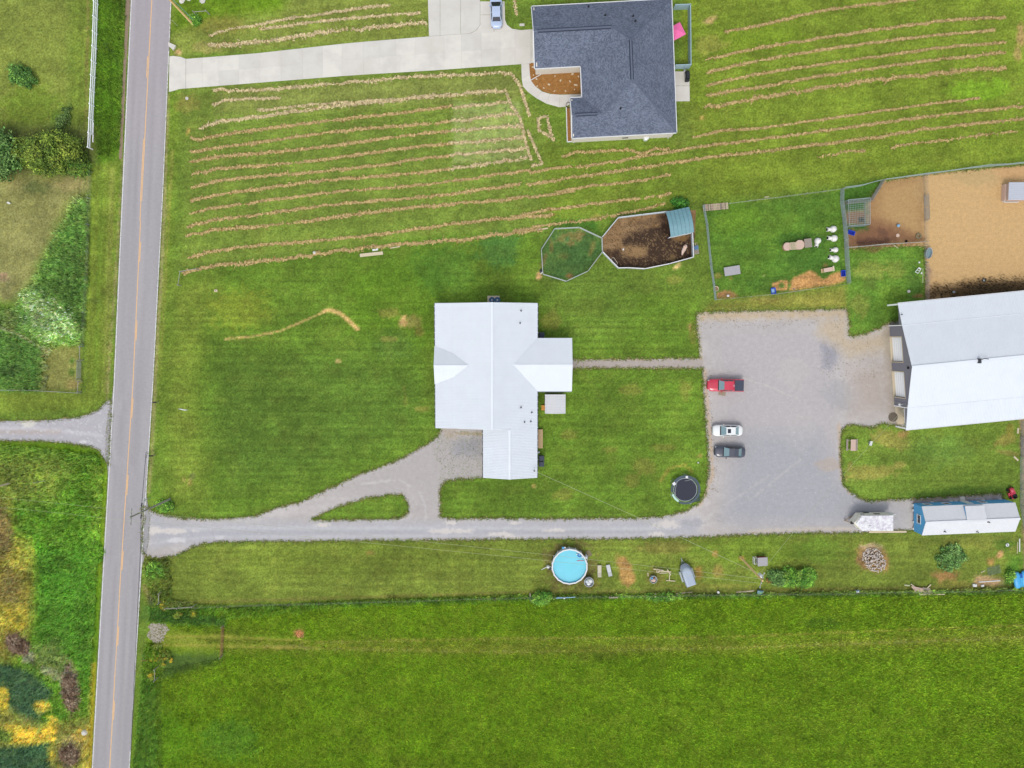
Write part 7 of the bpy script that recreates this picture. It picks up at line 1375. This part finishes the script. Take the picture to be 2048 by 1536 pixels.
ty = simple('painted_ring', 'small white ring lying on the grass left of the white post', 'ring', 2014, 1089.5); MB().tube([(.19 * math.cos(a), .19 * math.sin(a), .09) for a in np.linspace(0, 6.28, 13)[:-1]], .09, 7, closed=True).build('ring', 'trim_white', ty)
plank('yellow board lying along the gravel below the camper', (1737, 1063.5), (1812, 1063), .3, .14, 'wood_pale')
# picnic table and chair
pk_ = simple('picnic_table', 'wooden picnic table with grey benches at the gravel edge', 'picnic table', 1700, 889)
for k in range(5): MB().box((.06 + (k - 2) * .155 + .1, 0, .72), (.14, 1.8, .04)).build('table_plank', 'wood_pink', pk_)
for s, x in ((-1, -.64), (1, .86)):
    for k in range(2): MB().box((x + k * .15 - .08, 0, .42), (.14, 1.8, .04)).build('bench_plank', 'wood_grey', pk_)
for y in (-.72, .72): MB().box((.11, y, .34), (1.55, .07, .08)).box((-.28, y, 0), (.09, .06, .74), 0, 0, .3).box((.5, y, 0), (.09, .06, .74), 0, 0, -.3).box((.11, y, .65), (.75, .06, .07)).build('trestle', 'wood_grey', pk_)
wc = simple('lawn_chair', 'small white panel chair on the lawn right of the picnic table', 'chair', 1739, 886, R(-15)); MB().box((0, 0, .42), (.42, .68, .05)).build('seat', 'trim_white', wc); MB().box((-.25, .05, .25), (.04, .5, .4)).build('backrest', 'panel_grey', wc)
for y in (-.28, .28): MB().box((0, y, 0), (.3, .04, .42)).build('leg', 'dark_metal', wc)
gm_ = simple('ground_mat', 'grey brown mat lying beside the red pickup', 'mat', 1444, 787, R(-10)); MB().box((0, 0, .015), (1.15, .62, .02)).build('mat', mat('mat_tan', (158, 146, 124), .9, .1), gm_)
mh = simple('round_mat', 'dark round mat at the lower barn corner', 'mat', 1786, 834); MB().lathe((0, 0, .015), [(.75, 0), (.75, .02)], 20).build('mat', mat('mat_dark', (112, 102, 88), .9, .12), mh)

# ================================================================== DOG YARD
mat('igloo', (236, 232, 224), .5, .02, 2, spec=.35)
def igloo(label, px, py, rz, sc=1.0):
    t = thing('dog_house', label, 'dog house', P(px, py), rz, 'white igloo dog houses'); r_ = .5 * sc
    MB().lathe((0, 0, 0), [(r_, 0), (r_ * 1.03, .05), (r_, .28 * sc), (r_ * .85, .52 * sc), (r_ * .55, .68 * sc), (r_ * .15, .74 * sc)], 20).build('dome', 'igloo', t, smooth=True)
    tn = [[(x, .25 * sc * math.cos(a), max(0.02, .05 + .42 * sc * math.sin(a))) for a in np.linspace(0, math.pi, 9)] for x in (r_ * .5, r_ * 1.5)]
    tn[1] = [(r_ * (2.05 - .5 * math.sin(a)), .29 * sc * math.cos(a), max(0.02, .05 + .46 * sc * math.sin(a))) for a in np.linspace(0, math.pi, 9)]; tn[0] = [(r_ * .4, p[1], p[2]) for p in tn[1]]
    MB().loft(tn).build('tunnel', 'igloo', t); MB().add([(p[0] + .015, p[1] * .74, p[2] * .84 + .02) for p in tn[1]] + [(p[0] - .04, p[1] * .74, p[2] * .84 + .02) for p in tn[1]], [tuple(range(9)), tuple(range(9, 18))]).build('doorway', 'black', t); MB().tube([(p[0], p[1] * .9, p[2] * .93) for p in tn[1]], .04, 5).build('door_rim', 'igloo', t); MB().box((-.2 * sc, 0, .72 * sc), (.09, .05, .03)).build('air_vent', 'dark_metal', t)
igloo('top igloo dog house of the row along the yard fence', 1665.5, 458.5, R(183), 1.0); igloo('second igloo dog house from the top along the fence', 1667, 477, R(176), 1.02); igloo('small igloo dog house third down along the fence', 1670, 500, R(182), .82); igloo('bottom igloo dog house of the row along the fence', 1669.5, 518, R(162), 1.08); igloo('igloo dog house turned downwards beside the grey board', 1634.5, 482, R(258), .95)
def spool(label, px, py, r_, h):
    t = thing('cable_spool', label, 'cable spool', P(px, py), 0, 'wooden cable spools'); MB().lathe((0, 0, 0), [(r_, 0), (r_, .06)], 22).build('lower_disc', 'wood_brown', t); MB().lathe((0, 0, .06), [(r_ * .45, 0), (r_ * .45, h - .12)], 14).build('core', 'wood_brown', t); MB().lathe((0, 0, h - .06), [(r_, 0), (r_, .06)], 22).build('upper_disc', 'wood_pink', t); MB().lathe((0.05, 0, h), [(.07, 0), (.07, .006)], 8).build('hole', 'black', t)
    for k in range(-4, 5): w_ = 2 * math.sqrt(max(.01, r_ * r_ - (k * r_ / 4.6) ** 2)); MB().box((0, k * r_ / 4.6, h), (w_ * .97, r_ / 5.2, .012), 0).build('disc_board', 'wood_pink', t)
spool('smaller wooden cable spool at the left of the play row', 1572, 494, .62, .55); spool('larger wooden cable spool in the middle of the play row', 1596.5, 490.5, .72, .62)
sp_ = simple('pallet', 'slatted pallet bridging the two cable spools', 'pallet', 1584, 493, R(4))
for k in range(9): MB().box((-.52 + k * .13, 0, .64), (.075, 1.15, .03)).build('slat', 'wood_pale', sp_)
for y in (-.5, 0, .5): MB().box((0, y, .53), (1.1, .08, .11)).build('stringer', 'wood_brown', sp_)
rb_ = simple('ramp_board', 'grey board ramp leaning on the larger cable spool', 'ramp', 1613.5, 487, R(8)); MB().slab([V3((-.62, -.68, .7)), V3((.62, -.68, .42)), V3((.62, .68, .42)), V3((-.62, .68, .7))], .05).build('board', 'wood_grey', rb_); MB().box((.45, 0, 0), (.08, 1.0, .4)).box((-.55, 0, 0), (.08, 1.0, .62)).build('support', 'wood_brown', rb_)
bn = simple('wooden_bench', 'low wooden bench with pale top on the dirt patch', 'bench', 1654, 540, R(10)); MB().box((0, 0, .36), (1.3, .62, .05)).build('top', 'wood_pink', bn); MB().box((-.95, 0, .2), (.16, .62, .06)).box((-.75, 0, 0), (.1, .6, .3)).build('end_rail', 'wood_new', bn); MB().box((.9, .05, .3), (.22, .8, .06)).box((.75, .0, 0), (.1, .6, .3)).build('end_rail', 'wood_pale', bn); MB().box((0, .2, 0), (.9, .08, .36)).build('leg', 'wood_brown', bn)
gt_ = simple('flat_topped_table', 'grey flat topped platform in the dog yard', 'platform', 1462.5, 542, R(9)); MB().box((0, 0, .45), (2.45, 1.35, .05)).build('top', 'roof_grey', gt_)
for x in (-1.05, 1.05):
    for y in (-.5, .5): MB().box((x, y, 0), (.09, .09, .45)).build('leg', 'wood_grey', gt_)
sl2 = simple('slatted_platform', 'long slatted wooden platform at the top left of the dog yard', 'platform', 1430.5, 414, R(5.2)); L2 = 3.95
for k in range(21): MB().box((-L2 / 2 + .09 + k * (L2 - .18) / 20, 0, .14), (.105, 1.0 + .05 * math.sin(k * 2.3), .035)).build('slat', random.choice(['wood_pale', 'wood_pink', 'wood_pale', 'wood_grey']), sl2)
for y in (-.4, 0, .4): MB().box((0, y, .03), (L2 - .1, .09, .11)).build('stringer', 'wood_brown', sl2)
mat('tub_blue', (40, 78, 200), .45, .05, spec=.4); mat('tub_blue_in', (16, 36, 150), .5, .05)
def btub(label, px, py, w, d, rz, m_in='tub_blue_in'):
    t = thing('plastic_tub', label, 'tub', P(px, py), rz, 'blue plastic tubs'); rr_ = lambda w_, d_, z: [(-w_, -d_, z), (w_, -d_, z), (w_, d_, z), (-w_, d_, z)]
    MB().loft([rr_(w * .42, d * .42, 0), rr_(w * .5, d * .5, .36), rr_(w * .42, d * .42, .36), rr_(w * .36, d * .36, .06)], caps=True).build('shell', 'tub_blue', t); MB().box((0, 0, .07), (w * .68, d * .68, .03)).build('bottom', m_in, t)
btub('blue plastic tub beside the wire kennel on brown dirt', 1701, 466, 1.1, .66, R(-18)); btub('blue plastic tub in the lower right corner of the dog yard', 1685, 547, .66, .98, R(4)); btub('blue plastic tub with pale load at the lower fence of the dog yard', 1545.5, 582, .72, .95, R(6), 'pale_blue')
def bowl(label, px, py, r_, h, m_, mi, nm='feed_bowl'):
    t = thing(nm, label, 'bowl', P(px, py)); MB().lathe((0, 0, 0), [(r_ * .85, 0), (r_, h), (r_ * .88, h), (r_ * .78, h * .4), (.02, h * .35)], 16).build('rim', m_, t); MB().lathe((0, 0, h * .36), [(r_ * .78, 0), (r_ * .78, .01)], 14).build('contents', mi, t)
bowl('tan round tub in the lower left corner of the dog yard', 1431.5, 577.5, .42, .2, 'wood_pale', 'wood_brown'); bowl('small pale bowl on the dirt at the lower dog yard fence', 1587.5, 578, .2, .1, 'wood_pink', 'wood_brown'); bowl('pale round bowl beside the fence in the brown pen', 1692, 480.5, .22, .12, 'wood_pale', 'wood_pale'); bowl('shallow dusty bowl in the brown dirt pen', 1795.5, 471, .34, .06, 'wood_brown', 'wood_pink'); bowl('dark bucket beside the fence below the brown pen', 1811, 482.5, .17, .3, 'black', 'black', 'dark_bucket'); bowl('pale bucket on the dark mulch above the barn', 1906.5, 584, .18, .25, 'panel_grey', 'pen_panel', 'pale_bucket'); bowl('grey bucket on the tan dirt above the barn', 1966.5, 561, .26, .3, 'dark_metal', 'panel_grey', 'grey_bucket')
wk_ = simple('white_jug', 'small white jug on the bare patch in the dog yard corner', 'jug', 1455.5, 591.5, .5); MB().lathe((0, 0, 0), [(.17, 0), (.19, .2), (.08, .3), (.05, .34)], 10).build('body', 'trim_white', wk_); MB().tube([(.1, 0, .28), (.22, 0, .22), (.19, 0, .1)], .02, 5).build('handle', 'trim_white', wk_)
# kennel
kn = simple('wire_kennel', 'square wire mesh kennel on the brown dirt', 'kennel', 1709, 428, R(3)); q = [local(kn, P(a, b)) for a, b in ((1686, 404), (1729, 400), (1729, 452), (1688, 455))]; kh = 1.8; w_ = MB(); f_2 = MB()
for i in range(4):
    a, b = q[i], q[(i + 1) % 4]; up = V3((0, 0, kh)); f_2.tube([a, a + up], .03, 6).tube([a + up, b + up], .035, 6).tube([a + V3((0, 0, .05)), b + V3((0, 0, .05))], .025, 6)
    nn_ = int((b - a).length / .2)
    for k in range(1, nn_): p_1 = a.lerp(b, k / nn_); w_.tube([p_1, p_1 + up], .012, 3)
    for k in range(1, 9): z = V3((0, 0, kh * k / 9)); w_.tube([a + z, b + z], .012, 3)
f_2.build('frame', 'galv', kn); w_.build('side_mesh', 'wire', kn)['kind'] = 'stuff'; tm = MB()
for k in range(1, 13): tm.tube([q[0].lerp(q[1], k / 13) + V3((0, 0, kh)), q[3].lerp(q[2], k / 13) + V3((0, 0, kh))], .02, 3); tm.tube([q[0].lerp(q[3], k / 13) + V3((0, 0, kh + .02)), q[1].lerp(q[2], k / 13) + V3((0, 0, kh + .02))], .02, 3)
tm.build('roof_mesh', 'wire', kn)['kind'] = 'stuff'
bb = simple('ball', 'pale blue ball in the brown dirt pen', 'ball', 1795, 451.5); MB().lathe((0, 0, 0), [(.03, 0), (.16, .05), (.25, .2), (.25, .3), (.16, .45), (.03, .5)], 14).build('ball', mat('ball_blue', (136, 176, 204), .5, .05), bb, smooth=True)
tt = simple('old_tyre', 'old dark tyre lying in the brown dirt pen', 'tyre', 1836.5, 472); MB().tube([(.34 * math.cos(a), .34 * math.sin(a), .13) for a in np.linspace(0, 6.28, 17)[:-1]], .13, 8, closed=True).build('tread', 'mat_brown', tt); MB().lathe((0, 0, .02), [(.22, 0), (.22, .04)], 12).build('fill', 'wood_brown', tt)
tk = simple('stock_tank', 'oval grey stock tank at the left of the tan yard', 'trough', 1854, 507, R(82)); ov = lambda rx_, ry_, z: [(rx_ * math.cos(a), ry_ * math.sin(a), z) for a in np.linspace(0, 6.28, 17)[:-1]]
MB().loft([ov(.8, .45, 0), ov(.86, .5, .6), ov(.78, .42, .6), ov(.74, .38, .2)]).build('tank', 'galv', tk); MB().loft([ov(.76, .4, .36), ov(.76, .4, .37)]).build('water', 'auto_glass', tk); MB().tube([(*p[:2], .61) for p in ov(.84, .48, 0)], .035, 5, closed=True).build('rim', 'galv', tk)
wc2 = simple('plastic_chair', 'white plastic chair tipped over on the grass by the tan yard', 'chair', 1835, 541, R(-28)); 
for a, b in (((-.25, -.38, .1), (-.2, .38, .35)), ((.25, -.38, .1), (.2, .38, .35)), ((-.25, -.38, .1), (.25, -.38, .1)), ((-.2, .38, .35), (.2, .38, .35)), ((-.22, 0, .2), (.22, 0, .2))): MB().tube([a, b], .05, 5).build('frame_bar', 'trim_white', wc2)
MB().box((0, .3, .33), (.42, .22, .05)).build('seat', 'trim_white', wc2)
for k, (px, py, lab) in enumerate(((1838, 525, 'small white scrap above the tipped white chair'), (1842.5, 546.5, 'small white scrap right of the tipped white chair'))): s_ = simple('white_scrap', lab, 'scrap', px, py, k); MB().prism([(-.14, -.08), (.1, -.12), (.17, .08), (-.05, .14)], .01, .09).build('piece', 'trim_white', s_)
plank('thin pale lath beside the tan yard fence', (1845.5, 537), (1845.5, 566), .09, .04, 'cable_light'); plank('short tan lath lying on the tan dirt', (1859.5, 550), (1878, 550), .11, .04, 'wood_new'); plank('leaning tan lath on the grass below the brown pen', (1787, 490), (1796, 496.5), .11, .04, 'wood_pale'); plank('thin lath above the dog yard', (1529, 394.5), (1538, 393.5), .12, .04, 'wood_pale')
rk2 = simple('rock', 'grey stone on the grass left of the barn corner', 'stone', 1817, 583); MB().lathe((0, 0, 0), [(.22, 0), (.26, .14), (.1, .26)], 7).build('stone', 'concrete_grey', rk2)
# pig pen bits
pp_ = simple('paddling_pool', 'kidney shaped tub rim sunk in the mud pen corner', 'tub', 1228, 523, R(-55)); kid = [(.62 * math.cos(a) * (1 + .0), (.36 + .08 * math.cos(2 * a)) * math.sin(a) + .07 * math.cos(a) ** 2, .16) for a in np.linspace(0, 6.28, 21)[:-1]]
MB().tube(kid, .045, 5, closed=True).build('rim', 'wood_pale', pp_); MB().prism([(x * .97, y * .97) for x, y, z in kid], .02, .08).build('muddy_water', mat('mud_wet', (84, 64, 54), .35, .1), pp_)
wsp = simple('white_bowl', 'small white bowl on the mud pen floor', 'bowl', 1246.5, 499); MB().lathe((0, 0, 0.01), [(.1, 0), (.14, .08), (.05, .09)], 10).build('bowl', 'trim_white', wsp)
fd = simple('feed_pallet', 'wooden rack with blue trough outside the mud pen', 'rack', 1392, 499, R(9)); 
for k in range(4): MB().box((0, -.62 + k * .17, .12), (.72, .14, .03)).build('slat', 'wood_grey', fd)
MB().box((0, .25, .08), (.66, .62, .22)).build('trough', mat('trough_blue', (92, 124, 156), .5, .08), fd); MB().tube([(-.34, -.7, .1), (.34, -.7, .1), (.34, .62, .1), (-.34, .62, .1)], .04, 5, closed=True).build('frame', 'wood_pale', fd)
for x in (-.26, 0.02): MB().tube([(x, .6, .12), (x, 1.0, .14), (x + .22, 1.0, .14), (x + .22, .6, .12)], .03, 5).build('handle_loop', 'wood_pale', fd)
fb = simple('feeder', 'small grey feeder at the lower left of the eight sided pen', 'feeder', 1082, 542); MB().lathe((0, 0, 0), [(.26, 0), (.26, .08), (.14, .1), (.14, .5), (.02, .62)], 12).build('hopper', 'dark_metal', fb); MB().box((.1, -.3, .1), (.5, .12, .06), .7).build('perch', 'trim_white', fb)
wsc = simple('white_litter', 'small white scrap on the meadow at the far left', 'scrap', 20, 406.5, -.3); MB().prism([(-.3, -.1), (.2, -.14), (.32, .04), (-.1, .16)], .3, .36).build('piece', 'trim_white', wsc)
rko = simple('roadside_rock', 'pale rock in the yellow weeds beside the road', 'rock', 171, 1463); MB().lathe((0, 0, 0), [(.45, 0), (.5, .3), (.35, .55), (.08, .62)], 8).build('rock', 'concrete_grey', rko)
rdb = simple('rusty_bar', 'rusty brown bar lying in the verge weeds', 'bar', 290.5, 1319, .1); MB().box((0, 0, .25), (.85, .16, .12)).box((-.3, 0, 0), (.1, .1, .25)).build('bar', 'rust', rdb)

# ================================================================== TREES AND SHRUBS
mat('leaf', None, .65, .15, 4, attr='tone', spec=.2); mat('bark', (92, 78, 60), .9, .2, 8)
def shrub(name, label, cat, px, py, rx_, ry_, h, n_cl, n_lf, cols, leaf=.14, base=0.0, group=None, trunk=True, clump_r=.3, rot=0.0):
    c = P(px, py); t = thing(name, label, cat, c, 0, group); V = []; Cc_ = []
    tb = MB()
    for k in range(n_cl):
        a = random.random() * 6.283; d = math.sqrt(random.random()) * .92; z = base + (h - base) * (random.random() ** .6) * math.sqrt(max(.1, 1 - d * d)); x0_, y0_ = d * rx_ * math.cos(a), d * ry_ * math.sin(a)
        x, y = x0_ * math.cos(rot) - y0_ * math.sin(rot), x0_ * math.sin(rot) + y0_ * math.cos(rot)
        cr = clump_r * random.uniform(.6, 1.3); col = np.array(random.choice(cols), float) * random.uniform(.85, 1.15)
        if trunk and k % 4 == 0: tb.tube([(random.gauss(0, .05), random.gauss(0, .05), 0), (x * .4, y * .4, z * .55), (x * .9, y * .9, z)], .05 + h * .012, 5, r2=.015)
        m_ = n_lf; pos = RNG.normal(0, 1, (m_, 3)) * np.array([cr, cr, cr * .7]) * .55 + np.array([x, y, z]); pos[:, 2] = np.maximum(pos[:, 2], .04)
        az = RNG.random(m_) * 6.283; ti = RNG.normal(0, .5, m_); L = leaf * (.6 + .8 * RNG.random(m_)); u = np.stack([np.cos(az), np.sin(az), np.sin(ti)], 1) * L[:, None]; w = np.stack([-np.sin(az), np.cos(az), RNG.normal(0, .4, m_)], 1) * (L * .5)[:, None]
        V.append(np.stack([pos - u, pos + w, pos + u, pos - w], 1).reshape(-1, 3)); cc = col * (.75 + .5 * RNG.random(m_))[:, None]; Cc_.append(np.repeat(cc, 4, 0))
    V = np.concatenate(V); o = mesh_np('crown', V, np.arange(len(V)).reshape(-1, 4), MATS['leaf']); set_tone(o.data, lin(np.concatenate(Cc_).clip(0, 255)) / EREF); o.parent = t
    if trunk: tb.tube([(0, 0, 0), (.04, .02, h * .5)], .07 + h * .02, 7, r2=.05).build('trunk', 'bark', t)
    return t
YG = [(126, 148, 54), (108, 134, 48), (140, 156, 60), (88, 114, 42)]; DG = [(100, 142, 70), (118, 160, 82), (86, 124, 58), (134, 172, 92)]; MG = [(104, 158, 52), (128, 180, 62), (86, 138, 48), (146, 188, 76)]
shrub('tree', 'dark green leafy tree at the far left edge', 'tree', 8, 315, 3.8, 3.6, 4.6, 150, 60, DG, .19, .6, clump_r=.8)
shrub('tree', 'yellow green bushy tree left of the white fence', 'tree', 116, 312, 5.0, 3.1, 3.6, 230, 60, YG, .17, .4, clump_r=.7)
shrub('tree', 'narrow yellow green sapling between the two left trees', 'tree', 56, 312, 1.5, 2.2, 3.0, 60, 55, YG, .16, .4, clump_r=.6); shrub('shrub', 'low dark shrub at the lower edge of the left trees', 'shrub', 160, 335, 2.0, 1.4, 1.8, 60, 50, [(92, 134, 52), (112, 150, 58), (130, 156, 60)], .15, .2, clump_r=.5)
shrub('shrub', 'small dark green shrub alone on the upper left lawn', 'shrub', 50, 156, 2.3, 1.4, 1.5, 60, 45, [(92, 138, 60), (112, 156, 66), (80, 122, 54)], .15, .1, clump_r=.5, rot=-.5); shrub('shrub', 'wispy pale shrub above the left trees', 'shrub', 132, 236, .9, 2.0, .9, 26, 40, [(110, 138, 70), (96, 126, 60)], .13, .1, clump_r=.4, rot=-.5)
shrub('bush', 'leafy green bush at the right end of the south strip row', 'bush', 1606, 1152, 1.9, 1.5, 1.3, 60, 60, MG, .13, .05, clump_r=.42); shrub('bush', 'leafy green bush in the middle of the south strip row', 'bush', 1577, 1153, 1.6, 1.5, 1.3, 50, 60, MG, .13, .05, clump_r=.42); shrub('bush', 'dark leafy bush at the left end of the south strip row', 'bush', 1552, 1153, 1.4, 1.4, 1.2, 44, 60, DG, .13, .05, clump_r=.42); shrub('bush', 'brown withered plant beside the bush row', 'plant', 1540, 1160, .6, .5, .5, 14, 40, [(170, 134, 76), (150, 116, 70)], .1, .05, clump_r=.25, trunk=False)
shrub('bush', 'sprawling dark green bramble on the lower right grass', 'bramble', 1899, 1114, 2.3, 2.2, .55, 66, 46, DG, .15, .03, clump_r=.42)
shrub('bush', 'small green bush behind the curved green shelter', 'bush', 1360, 410, 1.3, .8, 1.1, 30, 50, [(58, 112, 36), (76, 134, 44)], .13, .05, clump_r=.4); shrub('bush', 'bright weedy bush on the south fence left of the blue pole', 'bush', 1083, 1194, 1.8, .9, 1.1, 44, 60, MG, .13, .05, clump_r=.42)
GR = [(206, 176, 50), (128, 150, 52), (112, 142, 50), (150, 156, 54)]
for k, (px, py, r_, lab) in enumerate(((325, 1315, 1.3, 'large yellow flowering weed clump below the gravel patch'), (358, 1228, .5, 'small bright yellow weed clump below the long fence brace'), (332, 1209, .6, 'yellow weed clump left of the long fence brace'), (304, 1349, .5, 'yellow weed clump left of the lower fence brace'), (388, 1225, .5, 'pale yellow weed clump beside the long fence brace'))): shrub('goldenrod', lab, 'weed clump', px, py, r_ * 1.5, r_ * 1.1, .7, int(14 + r_ * 16), 40, GR, .08, .15, clump_r=.22, trunk=False, rot=k * .7)
for k, (px, py, rx_, ry_, rot, lab) in enumerate(((38, 1288, 2.0, 1.2, -.5, 'brown dead brush pile at the upper lower left'), (143, 1385, 1.2, 3.4, .1, 'long brown dead brush beside the road weeds'), (140, 1508, 1.4, 1.6, 0, 'brown dead brush at the bottom left corner'))): shrub('dead_brush', lab, 'brush', px, py, rx_, ry_, .8, 60, 45, [(140, 114, 90), (118, 92, 70), (164, 142, 116)], .12, .03, clump_r=.4, rot=rot, trunk=False)
for k, (px, py, rx_, ry_, lab) in enumerate(((190, 1100, 1.3, 2.4, 'bright lime green shrub at the left road edge'), (334, 1012, 1.5, .8, 'green weeds round the base of the road pole'), (392, 42, .7, .5, 'green weeds round the base of the top left pole'), (312, 1140, 1.8, 1.4, 'green weed clump below the gravel entrance'), (2018, 1150, .4, .9, 'green weeds beside the blue paddle boat'), (1330, 1192, 3.4, .4, 'weeds along the fence below the timber frame'))): shrub('weed_clump', lab, 'weed clump', px, py, rx_, ry_, .8, 36, 50, [(110, 168, 38), (96, 152, 34), (128, 178, 56)] if k == 0 else MG, .12, .05, clump_r=.38, trunk=False)
